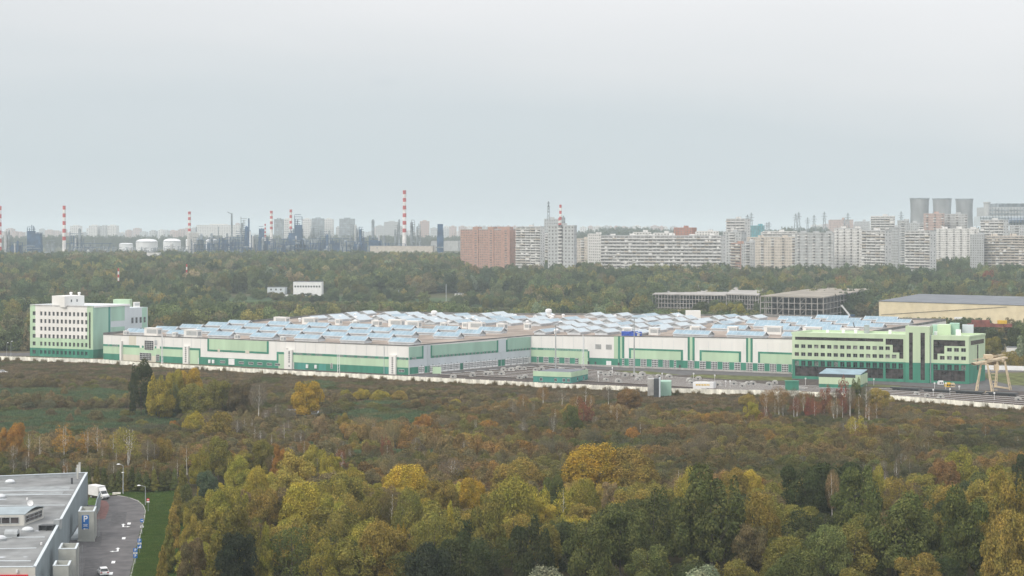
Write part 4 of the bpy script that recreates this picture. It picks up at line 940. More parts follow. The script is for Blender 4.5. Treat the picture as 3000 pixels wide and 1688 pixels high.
# ribbed screens beyond the P tower, ledge beside it
def screen(x0, yt0, yb0, x1, yt1, yb1, label):
    a, b = gp(x0, yb0), gp(x1, yb1); h = (yb0 - yt0) * a.y / F; mb = MB(); d = b - a; n = int(d.length / .5)
    for k in range(n): mb.obox(a + d * (k / n) + Vector((-.03 if k % 2 else .03, 0, 0)), d / n, (.08, 0, 0), (0, 0, h))
    mb.obox(a + Vector((-.08, 0, h)), d, (.22, 0, 0), (0, 0, .08)); tag(mb.obj('fence_screen', 'steel_sheet'), label, 'fence')
screen(279.5, 1483, 1523, 284, 1463, 1500, 'short grey ribbed fence screen behind the parking tower'); screen(284.5, 1462, 1505, 293.5, 1454, 1484, 'grey ribbed fence screen bordering the red paving')
mb = MB(); a, b = gp(207, 1583), gp(229, 1550); mb.obox(a, b - a, (1.6, 0, 0), (0, 0, .5)); mb.obj('ramp', 'pale_panel', store)
# ---------------------------------------------------------------- road beside the store
sheet('road', [(60, 1830), (150, 1600), (228, 1480), (258, 1470), (300, 1455), (345, 1452), (378, 1458), (405, 1468), (421, 1482), (427, 1498), (424, 1520), (411, 1575), (400, 1625), (385, 1688), (360, 1830)], 'asphalt', .008)
sheet('paving', [(297, 1466), (312, 1468), (320, 1480), (318, 1495), (308, 1520), (281, 1522), (291, 1490)], 'road_red', .014)
sheet('grass_verge', [(360, 1830), (385, 1688), (400, 1625), (411, 1575), (424, 1520), (428, 1498), (422, 1481), (405, 1466), (378, 1456), (345, 1450), (318, 1449), (316, 1436), (560, 1436), (560, 1500), (520, 1700), (500, 1830)], 'grass_green', .005)
sheet('grass_verge', [(255, 1474), (262, 1456), (283, 1460), (286, 1470), (281, 1480), (257, 1480)], 'grass_green', .016)
for q_ in ([(262, 1560), (300, 1558), (296, 1600), (252, 1604)], [(330, 1500), (372, 1500), (366, 1540), (322, 1540)], [(250, 1640), (300, 1636), (296, 1700), (240, 1706)]): sheet('asphalt_patch', q_, 'asphalt_patch', .0105)
mb = MB(); kp = [gp(x, y) for x, y in ((345, 1452), (378, 1458), (405, 1468), (421, 1482), (427, 1498), (424, 1520), (411, 1575), (400, 1625), (385, 1688), (360, 1830))]
for a, b in zip(kp, kp[1:]):
    d = b - a; n = Vector((d.y, -d.x, 0)).normalized(); mb.obox(a, d, n * .18, (0, 0, .13))
o = mb.obj('kerb', 'concrete'); o['kind'] = 'structure'
def mark(x, y, w_, l_, rz, name='road_marking'):
    p = gp(x, y, .012); mb = MB(); mb.box(-w_ / 2, w_ / 2, -l_ / 2, l_ / 2, 0, .004); o = mb.obj(name, 'white_metal'); o.location = p; o.rotation_euler = (0, 0, rz); o['kind'] = 'structure'
for x, y in ((378, 1534), (362.5, 1577), (332, 1647), (325, 1680)): mark(x, y, .75, 2.6, R(10))
for x, y, sgn in ((361, 1540, 1), (345, 1611, -1)):
    p = gp(x, y, .012); mb = MB(); mb.box(-.2, .2, -1.6, 1.4, 0, .004); mb.box(-.95 * (sgn < 0) - .2, .95 * (sgn > 0) + .2, -1.9, -1.5, 0.0, .0038); mb.prism([(-.55, 1.4, 0), (.55, 1.4, 0), (0, 2.6, 0)], (0, 0, .004))
    mb.prism([(sgn * .9, -2.4, 0), (sgn * 1.7, -1.7, 0), (sgn * .9, -1.0, 0)][::sgn], (0, 0, .004)); o = mb.obj('road_marking', 'white_metal'); o.location = p; o.rotation_euler = (0, 0, R(12)); o['kind'] = 'structure'
mb = MB(); p = gp(341, 1449); mb.box(p.x - 1, p.x + 1.1, p.y - .3, p.y + .3, 0, .55); tag(mb.obj('concrete_block', 'fence_concrete'), 'pale concrete block lying on the grass behind the truck', 'concrete block')
# road signs
def sign(x, yb, plates, label, cat='road sign'):
    p = gp(x, yb); r = T('road_sign', label, cat, tuple(p)); zmax = 0
    for kind, yc in plates:
        z = (yb - yc) * p.y / F; zmax = max(zmax, z)
        q = p + Vector((0, -.09, z))
        def disc(rad, m, off=0.0):
            mb = MB(); mb.tube(q + Vector((0, -off, 0)), q + Vector((0, -off - .03, 0)), rad, n=20); return mb.obj('plate', m, r)
        def plate(w_, h_, m, off=0.0, dz=0, name='plate'):
            mb = MB(); mb.box(q.x - w_ / 2, q.x + w_ / 2, q.y - off - .03, q.y - off, q.z - h_ / 2 + dz, q.z + h_ / 2 + dz); return mb.obj(name, m, r)
        if kind == 'noentry': disc(.36, 'sign_red'); plate(.5, .12, 'white_metal', .04, name='bar')
        if kind == 'white': plate(.7, .36, 'white_metal')
        if kind == 'whites': plate(.8, .42, 'white_metal'); plate(.5, .06, 'dark_metal', .031, .05, 'text_line'); plate(.4, .06, 'dark_metal', .031, -.08, 'text_line')
        if kind == 'blue': disc(.42, 'sign_blue'); mb = MB(); mb.prism([q + Vector((-.26, -.06, -.05)), q + Vector((.05, -.06, -.05)), q + Vector((.05, -.06, -.17)), q + Vector((.28, -.06, 0)), q + Vector((.05, -.06, .17)), q + Vector((.05, -.06, .05)), q + Vector((-.26, -.06, .05))], (0, .012, 0)); mb.obj('arrow', 'white_metal', r)
        if kind == 'P': plate(.85, .85, 'sign_blue'); glyph('P', .8, 'white_metal', q + Vector((0, -.05, 0)), parent=r)
        if kind == 'P2': plate(.85, .85, 'sign_blue'); mb = MB(); mb.prism([q + Vector((-.3, -.05, -.3)), q + Vector((.3, -.05, -.3)), q + Vector((.3, -.05, .3))], (0, .01, 0)); mb.obj('arrow', 'white_metal', r)
    mb = MB(); mb.tube(p, p + Vector((0, 0, zmax + .3)), .045, n=8); mb.obj('post', 'grey_metal', r)
sign(434, 1500, (('noentry', 1464), ('white', 1470)), 'red no entry sign over a white plate at the bend')
sign(416, 1566, (('blue', 1525), ('whites', 1543)), 'round blue arrow sign with a white plate below it')
sign(409, 1622, (('P', 1584), ('whites', 1592), ('P2', 1601)), 'farther blue parking sign with plates on the kerb')
sign(397, 1652, (('P', 1612), ('whites', 1620), ('P', 1629)), 'nearer blue parking sign with plates on the kerb')
# parking behind the depot
for k, (x, y, c_) in enumerate(((1466, 909, 'white_metal'), (1488, 908, 'dark_metal'), (1447, 907, 'blue_wall'), (1480, 912, 'pale_panel'), (1436, 905, 'dark_metal'))):
    D = F * (H - .5) / (y + 22 - YH); X = (x - CX) * D / F; o = dup(car1, (X, D, tz(X, D) + 2.0), R(10 * k), ('white', 'black', 'dark blue', 'grey', 'dark')[k] + ' car parked behind the depot hall among the trees' if k < 4 else 'dark car at the left end of the parking behind the depot')
# ---------------------------------------------------------------- middle distance: frames, hall, small buildings
ZG = lambda D: tz(0, D)
def frame_building(label, x0, x1, xs, yt, yb, D, floors, bays, sbays, deck='deck_tan', core='window_and_shade'):
    """bare steel frame: columns, floor beams, a roof deck; x0..x1 long front, x1..xs side"""
    A = at(x0, yb, D); ht = (yb - yt) * D / F; z0 = A.z; B = at(x1, yb, D * (1 - .02)); Cc = at(xs, yb, D * 1.12); A.z = B.z = Cc.z = 0; D4 = A + (Cc - B)
    r = T('steel_frame', label, 'building frame', (A.x, A.y, z0))
    for nm, P_, Q_, n in (('front_frame', A, B, bays), ('side_frame', B, Cc, sbays), ('back_frame', D4, Cc, bays), ('far_frame', A, D4, sbays)):
        fc = Fac(P_, Q_)
        for k in range(n + 1):
            mb = MB(); u = fc.L * k / n; fc.rect(mb, u - .28, u + .28, z0 - 3, z0 + ht, -.25, .25); mb.obj('column', 'bare_steel', r)
        for f in range(1, floors + 1):
            mb = MB(); z = z0 + ht * f / floors; fc.rect(mb, 0, fc.L, z - .45, z - .02, -.2, .32); mb.obj('beam', 'bare_steel', r)
        if nm == 'front_frame':
            for k in (n // 3, 2 * n // 3):
                for f in range(floors):
                    mb = MB(); u0, u1 = fc.L * k / n, fc.L * (k + 1) / n; mb.bar(fc.pt(u0, z0 + ht * f / floors, .3), fc.pt(u1, z0 + ht * (f + 1) / floors, .3), .3); mb.obj('brace', 'bare_steel', r)
    for f in range(1, floors):
        mb = MB(); z = z0 + ht * f / floors; mb.vprism([(p.x, p.y) for p in (A.lerp(Cc, .02), B.lerp(D4, .02), Cc.lerp(A, .02), D4.lerp(B, .02))], z - .35, z - .1); mb.obj('floor_slab', 'window_and_shade', r)
    mb = MB(); z = z0 + ht; mb.vprism([(p.x, p.y) for p in (A, B, Cc, D4)], z + .01, z + .35); mb.obj('roof_deck', deck, r)
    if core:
        mb = MB(); g = lambda p, q, t: p.lerp(q, t); mb.vprism([(p.x, p.y) for p in (A.lerp(Cc, .09), B.lerp(D4, .09), Cc.lerp(A, .09), D4.lerp(B, .09))], z0 - 3, z - .5); mb.obj('shade_core', core, r)  # solid dark block added to stand for shade inside the open frame
    return r
frame_building('open steel frame of a large hall with dark shaded inside and a tan deck', 2228, 2412, 2560, 868, 938, 1290, 4, 11, 16)
frame_building('farther pale steel frame with rows of narrow bays and no walls', 1912, 2130, 2160, 862, 912, 1440, 4, 24, 4, 'bare_steel', None)
frame_building('pale roofed steel frame part between the two bigger frames', 2128, 2222, 2240, 862, 914, 1400, 4, 12, 3, 'bare_steel', None)
def hall(name, label, x0, x1, yt, yb, D, D1, m, roofm, rise=2.0, n=8, cat='hall', dep=60):
    A = at(x0, yb, D); B = at(x1, yb, D1); z0 = min(A.z, B.z); ht = (yb - yt) * D / F + (A.z - z0); A.z = B.z = 0; fc = Fac(A, B); r = T(name, label, cat, (A.x, A.y, z0))
    mb = MB(); q = [A, B, B - fc.n * dep, A - fc.n * dep]; mb.vprism([(p.x, p.y) for p in q], z0 - 6, z0 + ht); mb.obj('wall', m, r)
    mb = MB(); zz = z0 + ht
    top_ = [fc.pt(-.4, zz, .4), fc.pt(fc.L + .4, zz, .4), fc.pt(fc.L + .4, zz + rise, -dep / 2), fc.pt(-.4, zz + rise, -dep / 2)]
    mb.prism(top_, (0, 0, .3)); bk = [fc.pt(-.4, zz + rise, -dep / 2), fc.pt(fc.L + .4, zz + rise, -dep / 2), fc.pt(fc.L + .4, zz, -dep), fc.pt(-.4, zz, -dep)]; mb.prism(bk, (0, 0, .3))
    mb.poly([fc.pt(0, zz, 0), fc.pt(0, zz + rise, -dep / 2), fc.pt(0, zz, -dep)][::-1]); mb.poly([fc.pt(fc.L, zz, 0), fc.pt(fc.L, zz, -dep), fc.pt(fc.L, zz + rise, -dep / 2)][::-1]); mb.obj('roof', roofm, r)
    for k in range(1, n):
        mb = MB(); fc.rect(mb, fc.L * k / n - .12, fc.L * k / n + .12, z0, zz - .2, 0, .12); mb.obj('panel_joint', m, r)
    return r, fc, z0, zz
hr, hf, z0, z1 = hall('warehouse', 'long yellow warehouse with dark roof behind the green offices', 2575, 3200, 883, 938, 1230, 1130, 'yellow_hall', 'hall_roof', 3.2, 12, 'warehouse', 130)
mb = MB(); mb.bar(hf.pt(2, z0 + 4, .3), hf.pt(hf.L * .62, z1 - 1.2, .3), .22); mb.obj('diagonal_pipe', 'bark', hr)
mb = MB(); p = at(2780, 937, 1190); mb.box(p.x - 2, p.x + 3, p.y - 25, p.y - 22, p.z, p.z + 3); tag(mb.obj('white_cabin', 'white_metal'), 'small white cabin standing against the yellow warehouse wall', 'cabin')
for k, (x, y) in enumerate(((2836, 958), (2862, 958), (2888, 958), (2914, 959), (2940, 959), (2849, 948), (2875, 948), (2925, 949))):
    p = at(x, y, 1060); mb = MB(); mb.box(p.x, p.x + 5.3, p.y, p.y + 2.4, p.z, p.z + 2.1)
    for q in range(9): mb.box(p.x + .3 + .56 * q, p.x + .5 + .56 * q, p.y - .06, p.y, p.z + .15, p.z + 2.0)
    tag(mb.obj('container', 'red_container' if k != 7 else 'yellow_paint'), 'rust red shipping container stacked before the yellow warehouse' if k != 7 else 'yellow shipping container on the rust red stack', 'container', 'containers before the warehouse' if k != 7 else None)
# mobile crane with raised boom
p = at(2488, 937, 1215); r = T('mobile_crane', 'blue mobile crane with a white raised boom before the steel frame', 'crane', tuple(p))
mb = MB(); mb.box(p.x - 4.5, p.x + 4.5, p.y, p.y + 2.6, p.z + .6, p.z + 2.2); mb.box(p.x + 1, p.x + 4, p.y + .1, p.y + 2.4, p.z + 2.2, p.z + 3.7); mb.obj('carrier', 'steel_blue', r)
for k in range(4): mb = MB(); mb.tube(p + Vector((-3.4 + 2.2 * k, -.1, .6)), p + Vector((-3.4 + 2.2 * k, .3, .6)), .65, n=10); mb.obj('wheel', 'dark_metal', r)
b0, b1, b2_ = at(2490, 925, 1217), at(2465, 894, 1216), at(2446, 861, 1215)
mb = MB(); mb.bar(b0, b1, 1.2); mb.obj('boom', 'white_metal', r); mb = MB(); mb.bar(b1, b2_, .5); mb.obj('jib', 'dark_metal', r)
# second boom seen over the office roof
p = at(2506, 978, 880); p.z = 17.5; mb = MB(); mb.bar(p, at(2500, 946, 890), .5); mb.box(p.x - 1, p.x + 1, p.y - 1, p.y + 1, p.z - 3, p.z); tag(mb.obj('crane_boom', 'dark_metal'), 'thin dark crane boom leaning over the depot roof behind the offices', 'crane boom')
def lowhouse(label, x0, x1, yt, yb, D, m='white_metal', wins=0, wy=None, dep=9, fl=1, name='house', roofm='hall_roof', cat='building'):
    if 1200 < D < 2300:
        lo_, hi_ = 1200.0, 2600.0
        for _ in range(30):
            D = (lo_ + hi_) / 2
            if H - (yb - YH) * D / F > tz(0, D): lo_ = D
            else: hi_ = D
    A = at(x0, yb, D); B = at(x1, yb, D * .9985); z0 = A.z; ht = (yb - yt) * D / F; A.z = B.z = 0; fc = Fac(A, B); r = T(name, label, cat, (A.x, A.y, z0))
    mb = MB(); mb.vprism([(p.x, p.y) for p in (A, B, B - fc.n * dep, A - fc.n * dep)], z0 - 5, z0 + ht); mb.obj('wall', m, r)
    mb = MB(); mb.vprism([(p.x, p.y) for p in (A + fc.n * .2, B + fc.n * .2, B - fc.n * (dep + .2), A - fc.n * (dep + .2))], z0 + ht + .002, z0 + ht + .3); mb.obj('roof', roofm, r)
    for f in range(fl):
        for k in range(wins):
            inst('window', win_mesh(1.6, 1.7, 2, 1, 'dark_glass', 'grey_metal', .1), r, fc.pt(fc.L * (k + .8) / (wins + .6), z0 + ht * (.68 if f == 0 else .22), .03), fc.rz)
    return r
lowhouse('white two storey house with a row of ten windows among the trees', 859, 942, 826, 868, 1500, 'white_metal', 10, fl=1)
lowhouse('low pale annex house left of the white two storey house', 783, 834, 842, 862, 1510, 'pale_panel', 3); lowhouse('low white yard wall joined to the white house', 795, 925, 863, 869, 1485, 'white_metal', 0, dep=.5)
lowhouse('bluish white flat shed half hidden behind the trees left', 268, 326, 843, 853, 1560, 'pale_panel', 0, dep=14); lowhouse('little white hut with blue door right of the bluish shed', 365, 390, 845, 858, 1550, 'white_metal', 1)
lowhouse('white cabin with a dark roof left of the bare steel frames', 1838, 1862, 903, 923, 1290, 'white_metal', 2)
lowhouse('long cream flat building at the foot of the tall striped chimney', 1084, 1268, 721, 735, 2600, 'block_beige', 0, dep=40)
lowhouse('grey flat building right of the long cream one', 1262, 1342, 706, 726, 2750, 'block_grey', 0, dep=30)
lowhouse('low white roof among the trees at the right below the slabs', 2748, 2802, 779, 790, 1750, 'block_white', 0, dep=14); lowhouse('low white building with grey roof behind the right trees', 2770, 2858, 770, 786, 1800, 'block_white', 6, dep=12)
lowhouse('small white low building near the right edge among trees', 2900, 2948, 785, 795, 1700, 'block_white', 4)
for k, (x0, x1, y0, y1) in enumerate(((2715, 2735, 858, 866), (2742, 2775, 855, 866), (2782, 2812, 859, 867), (2895, 2908, 853, 865))): lowhouse(('leftmost', 'longest', 'third', 'rightmost')[k] + ' of the pale sheds behind the yellow warehouse', x0, x1, y0, y1, 1420, 'pale_panel', 0, dep=12, name='shed')
for k, (x0, x1, y0, y1, D) in enumerate(((1335, 1362, 848, 856, 1560), (1332, 1345, 860, 868, 1540), (1396, 1412, 842, 848, 1600), (1422, 1432, 844, 849, 1600), (666, 700, 780, 786, 1900), (640, 655, 783, 788, 1880), (430, 465, 740, 748, 2300), (10, 50, 750, 757, 2200), (1545, 1552, 862, 872, 1500), (125, 127, 830, 836, 1500))):
    lowhouse(('white roofed shed', 'small pale shed', 'low white shed', 'tiny white hut', 'long pale shed', 'grey white hut', 'pale long roof', 'white round roof', 'narrow white hut', 'tiny pale box')[k] + ' showing between the far trees, ' + ('beside the meadow', 'below the white roofed shed', 'behind the meadow trees', 'right of the low white shed', 'above the forest path', 'left of the long pale shed', 'below the white tanks', 'at the left edge', 'behind the depot parking', 'over the left offices')[k], x0, x1, y0, y1, D, 'block_white', 0, dep=8, name='shed')
lowhouse('white gatehouse with broad flat green roof at the right edge', 2985, 3020, 1010, 1030, 930, 'white_metal', 2, roofm='lime_office'); lowhouse('low white wall structure in front of the gatehouse', 2950, 2990, 1018, 1028, 920, 'white_metal', 0, dep=3)
mb = MB(); a, b = gp(2880, 1083), gp(3080, 1088); mb.obox(a, b - a, (0, .3, 0), (0, 0, 2.2)); tag(mb.obj('road_barrier', 'white_metal'), 'long white barrier rail along the road behind the gantry crane', 'barrier')
def pole(x, yb, yt, D, label, m='grey_metal', striped=False, r_=.35, cat='pole', name='pole'):
    p = at(x, yb, D); q = at(x, yt, D); mb = MB(); n = 7 if striped else 1
    for k in range(n): mb.tube(p.lerp(q, k / n), p.lerp(q, (k + 1) / n), r_, r_ * (.97), n=8, m=(k + 1) % 2 if striped else 0)
    tag(mb.obj(name, ['chimney_white', 'chimney_red'] if striped else m), label, cat)
pole(347, 850, 786, 1650, 'red and white striped mast rising from the left forest', striped=True, r_=.8, name='striped_mast', cat='mast'); pole(547, 832, 774, 1700, 'faded striped mast between orange trees in the forest', striped=True, r_=.7, name='striped_mast', cat='mast')
for k, (x, yb, yt) in enumerate(((1307, 880, 832), (1168, 882, 850), (2046, 862, 835), (1780, 870, 850))): pole(x, yb + 8, yt, 1520, 'thin pole standing among the meadow trees, ' + ('second', 'first', 'fourth', 'third')[k] + ' from the left', r_=.3)

# ---------------------------------------------------------------- housing blocks
def block(label, x0, x1, xs, yt, D, m, fl_px, style='balcony', side=None, base=None, dx=.05, bays=None, top=None, name='apartment_block', group=None, yb=None):
    A = at(x0, yt, D); zt = A.z; B = at(x1, yt, D * (1 - dx * .3)); A.z = B.z = 0
    ppm = F / D; w_ = (x1 - x0) / ppm; dep = max(12.0, w_ * .25)
    if xs > x1: Cc = at(xs, yt, B.y + dep); Cc.z = 0
    else: Cc = B + Vector((-.5, dep, 0))
    D4 = A + (Cc - B); zb = ZG(D) - 3
    r = T(name, label, 'apartment block', (A.x, A.y, zb), group); fl = fl_px / ppm; fc = Fac(A, B); fs = Fac(B, Cc)
    mb = MB(); mb.vprism([(p.x, p.y) for p in (A, B, Cc, D4)], zb, zt); mb.obj('wall', m, r)
    n = int((zt - zb) / fl); bays = bays or max(3, int(w_ / 6.5)); bw_ = fc.L / bays
    wm = MB(); bm_ = MB()
    for f in range(n):
        z = zt - fl * (f + 1) + fl * .12
        for b in range(bays):
            u0 = bw_ * b
            if style == 'balcony':
                fc.rect(wm, u0 + bw_ * .04, u0 + bw_ * .96, z + fl * .34, z + fl * .80, 0, .04, 0)
                if rnd.random() < .93: fc.rect(bm_, u0 + bw_ * .02, u0 + bw_ * .98, z - fl * .02, z + fl * .36, 0, 1.3 * D / 2000, rnd.choice((0, 0, 0, 1, 2)))
                if rnd.random() < .16: fc.rect(bm_, u0 + bw_ * .1, u0 + bw_ * rnd.uniform(.4, .9), z + fl * .36, z + fl * .8, 0, 1.1 * D / 2000, rnd.choice((0, 1)))
            elif style == 'window':
                k3 = 2
                for q in range(k3): fc.rect(wm, u0 + bw_ * (q + .28) / k3, u0 + bw_ * (q + .72) / k3, z + fl * .3, z + fl * .75, 0, .05, 0 if rnd.random() < .8 else 1)
            elif style == 'mixed':
                if b % 3 == 1:
                    fc.rect(wm, u0 + bw_ * .1, u0 + bw_ * .9, z + fl * .36, z + fl * .8, 0, .05, 0); fc.rect(bm_, u0 + bw_ * .05, u0 + bw_ * .95, z, z + fl * .36, 0, 1.2, rnd.choice((0, 1)))
                else:
                    for q in range(2): fc.rect(wm, u0 + bw_ * (.2 + .45 * q), u0 + bw_ * (.38 + .45 * q), z + fl * .3, z + fl * .72, 0, .05, 0 if rnd.random() < .8 else 1)
        if xs > x1 + 4:
            ns = max(2, int(fs.L / 9))
            for q in range(ns):
                if rnd.random() < .8 and side: fs.rect(wm, fs.L * (q + .35) / ns, fs.L * (q + .6) / ns, z + fl * .3, z + fl * .7, 0, .05, 0)
    if wm.v: o = wm.obj('windows', ['window_and_shade', 'blind_glass'], r, kind='stuff')
    if bm_.v: o = bm_.obj('balconies', [m if m != 'brick_red' else 'block_beige', 'block_white', 'block_beige'], r, kind='stuff')
    mb = MB(); q = .35
    for P_, Q_ in ((A, B), (B, Cc)):
        f2 = Fac(P_, Q_); f2.rect(mb, 0, f2.L, zt + .002, zt + 1.0, -.4, .12)
    mb.obj('parapet', m if side is None else 'block_grey', r)
    for k in range(max(1, bays // 5)):
        u = fc.L * (k + .5) / max(1, bays // 5); mb = MB(); p = fc.pt(u, zt, -dep * .45); h_ = 2.4 * D / 2000 + rnd.random(); mb.box(p.x - 3, p.x + 3, p.y - 2, p.y + 3, zt, zt + h_); mb.obj('lift_housing', m, r)
        for _q in range(3): mb = MB(); p2 = fc.pt(u + rnd.uniform(-8, 8), zt, -dep * .3); mb.tube(p2, p2 + Vector((0, 0, 2.5 + rnd.random() * 2.5)), .14, n=4); mb.obj('aerial', 'dark_metal', r)
    return r, fc, zt, zb, fl, n, dep
rB, fB, zB_, zb_, fl_, n_, dp_ = block('brick red slab block with three roof bumps, leftmost of the tall blocks', 1349, 1494, 1511, 673, 2000, 'brick_red', 7.0, 'window', True, bays=14)
for x0, x1 in ((1386, 1402), (1430, 1447), (1470, 1494)):
    mb = MB(); u0, u1 = fB.uz(x0, 700)[0], fB.uz(x1, 700)[0]; fB.rect(mb, u0, u1, zb_, zB_ + 3.2, -8, .7); mb.obj('stair_bay', 'brick_red', rB)
    mb = MB()
    for f in range(n_): fB.rect(mb, (u0 + u1) / 2 - 1.3, (u0 + u1) / 2 + 1.6, zB_ - fl_ * (f + .8), zB_ - fl_ * (f + .35), .7, .75)
    mb.obj('windows', 'window_and_shade', rB, kind='stuff')
block('white slab block with balcony rows beside the brick block', 1512, 1583, 1596, 666, 1960, 'block_white', 7.4, 'balcony', True, bays=5)
block('narrow white block end between slab and grey tower block', 1597, 1605, 1608, 686, 2100, 'block_white', 7.4, 'balcony', bays=1)
rG, fG, zG_, zbG, flG, nG, dG = block('grey tower block with a central balcony stack below the striped chimney', 1605, 1682, 1690, 663, 1880, 'block_grey', 10, 'window', True, bays=4)
mb = MB(); u0, u1 = fG.uz(1637, 700)[0], fG.uz(1648, 700)[0]; fG.rect(mb, u0, u1, zbG, zG_ + 1.5, 0, .5, 0)
for f in range(nG): fG.rect(mb, u0 + .15, u1 - .15, zG_ - flG * (f + .9), zG_ - flG * (f + .5), .5, 1.7, 1)
mb.obj('balcony_stack', ['window_and_shade', 'block_white'], rG, kind='stuff')
block('low beige block in the gap right of the grey tower', 1690, 1725, 1725, 701, 2150, 'block_beige', 7.5, 'mixed')
block('white wing block with window gaps at the head of the long slab', 1724, 1760, 1760, 687, 1990, 'block_white', 8, 'window', bays=3)
block('very long white slab block with eight balcony bands in the middle', 1760, 2112, 2125, 692, 1930, 'block_white', 9.6, 'balcony', True, bays=30)
for k, (x0, x1, y) in enumerate(((1856, 1907, 682), (1916, 1972, 684), (2040, 2106, 679))): block(('first', 'second', 'widest')[k] + ' low pale block peeping over the very long slab', x0, x1, x1, y, 2250, 'block_white', 7, 'window')
block('brick orange flat block peeping over the long slab', 1974, 2028, 2041, 669, 2300, 'orange_wall', 7, 'window')
block('tall white tower block with dark top storey behind the long slab end', 2128, 2182, 2198, 643, 2300, 'block_white', 8.2, 'balcony', True, bays=4)
block('pale grey block in front of the tall white tower', 2118, 2172, 2187, 681, 2080, 'block_grey', 8, 'mixed', True)
block('slim red brick block with a white balcony stack', 2142, 2170, 2172, 714, 1830, 'brick_red', 8.2, 'balcony', bays=2)
block('pale grey low block right of the slim red one', 2172, 2210, 2212, 711, 1880, 'block_grey', 8, 'mixed')
block('teal glass office block behind the pylons', 2199, 2238, 2240, 663, 2500, 'teal_wall', 6, 'window', name='office_tower')
block('long pale slab in the back row above the beige block', 2234, 2335, 2335, 680, 2300, 'block_white', 7, 'balcony')
block('long beige slab block with mixed balconies in the middle row', 2188, 2330, 2332, 697, 2020, 'block_beige', 8, 'mixed', bays=14)
block('stepped grey block with five balcony stacks', 2329, 2442, 2444, 684, 1950, 'block_grey', 8.5, 'mixed', True, bays=15)
block('white balcony slab left of the twin tall slabs', 2444, 2524, 2526, 671, 1980, 'block_white', 8.4, 'mixed', True, bays=12)
block('first tall white balcony slab right of the stepped block', 2525, 2593, 2612, 677, 1900, 'block_white', 8.3, 'balcony', True, bays=5)
block('blank pale grey end block behind the first tall slab', 2605, 2632, 2634, 668, 2050, 'block_grey', 8, 'window', True, bays=3)
block('white wide block on the skyline left of the cooling towers', 2551, 2621, 2622, 635, 2500, 'block_white', 7, 'balcony')
block('grey block directly below the first cooling tower', 2629, 2662, 2664, 648, 2350, 'block_grey', 7, 'mixed')
block('nearest tall white balcony slab with grey end wall', 2652, 2724, 2743, 678, 1820, 'block_white', 8.2, 'balcony', True, bays=5)
block('pinkish block rising before the cooling towers', 2706, 2765, 2767, 628, 2450, 'block_pink', 7.5, 'mixed', bays=8)
block('grey beige block before the third cooling tower', 2767, 2834, 2836, 629, 2450, 'block_grey', 7.5, 'mixed', bays=8)
block('cream white long block with three balcony stacks', 2742, 2868, 2869, 672, 2150, 'block_white', 6.6, 'mixed', bays=18)
block('blank grey end wall block right of the cream block', 2842, 2882, 2884, 689, 1900, 'block_grey', 7, 'window', bays=3)
block('long white slab with balcony bands at the right edge', 2883, 3110, 3111, 693, 1890, 'block_beige', 7.6, 'balcony', bays=20)
block('tall white block with red top storey near the right edge', 2873, 2940, 2955, 646, 2200, 'block_white', 8, 'balcony', True, bays=5)
block('grey block right of the red topped one', 2957, 3060, 3061, 662, 2260, 'block_grey', 7.5, 'mixed')
block('small grey white block on the rise between pylons', 2640, 2706, 2706, 655, 2550, 'block_grey', 7, 'mixed')
block('pale roof block beside the pylons on the far rise', 2431, 2500, 2500, 645, 4200, 'block_pink', 5, 'window'); block('pale low block right of it on the far rise', 2505, 2548, 2548, 650, 4200, 'block_grey', 5, 'window')
# large grey arena-like plant at the top right, blue banded roof
def slab(name, label, x0, x1, yt, ybt, D, m, cat='building', dep=40, arch=0):
    A, B = at(x0, yt, D), at(x1, yt, D); z0 = at(x0, ybt, D).z; r = T(name, label, cat, (A.x, D, z0)); n = 12
    pr = [(A.x + (B.x - A.x) * k / n, A.z + arch * math.sin(math.pi * k / n)) for k in range(n + 1)] if arch else [(A.x, A.z), (B.x, A.z)]
    mb = MB(); mb.prism([(A.x, D, z0)] + [(x, D, z) for x, z in pr] + [(B.x, D, z0)], (0, dep, 0)); mb.obj('wall', m, r); mb = MB()
    nb = max(4, int((x1 - x0) / 9)); hgt = A.z - z0
    for k in range(nb + 1): x = A.x + (B.x - A.x) * k / nb; mb.box(x - .5, x + .5, D - 1.2, D - .02, z0, z0 + hgt * .97)
    for k in range(1, 5): z = z0 + hgt * k / 5; mb.box(A.x, B.x, D - 1.0, D - .03, z, z + hgt * .06)
    mb.obj('cladding_rib', 'steel_grey', r); return r
slab('power_hall', 'huge grey power hall with ribbed walls at the right edge of the skyline', 2898, 3080, 607, 660, 3000, 'block_grey', arch=0, dep=80); slab('power_hall', 'stepped upper part of the grey power hall', 2925, 3080, 596, 607, 3050, 'steel_grey', dep=60)
slab('low_hall', 'long pale hall with a blue band in front of the power hall', 2872, 3080, 634, 662, 2800, 'pale_panel', dep=40); slab('blue_hall', 'bright blue fascia strip hall beneath the long pale hall', 2958, 3080, 644, 652, 2790, 'blue_wall', dep=8)
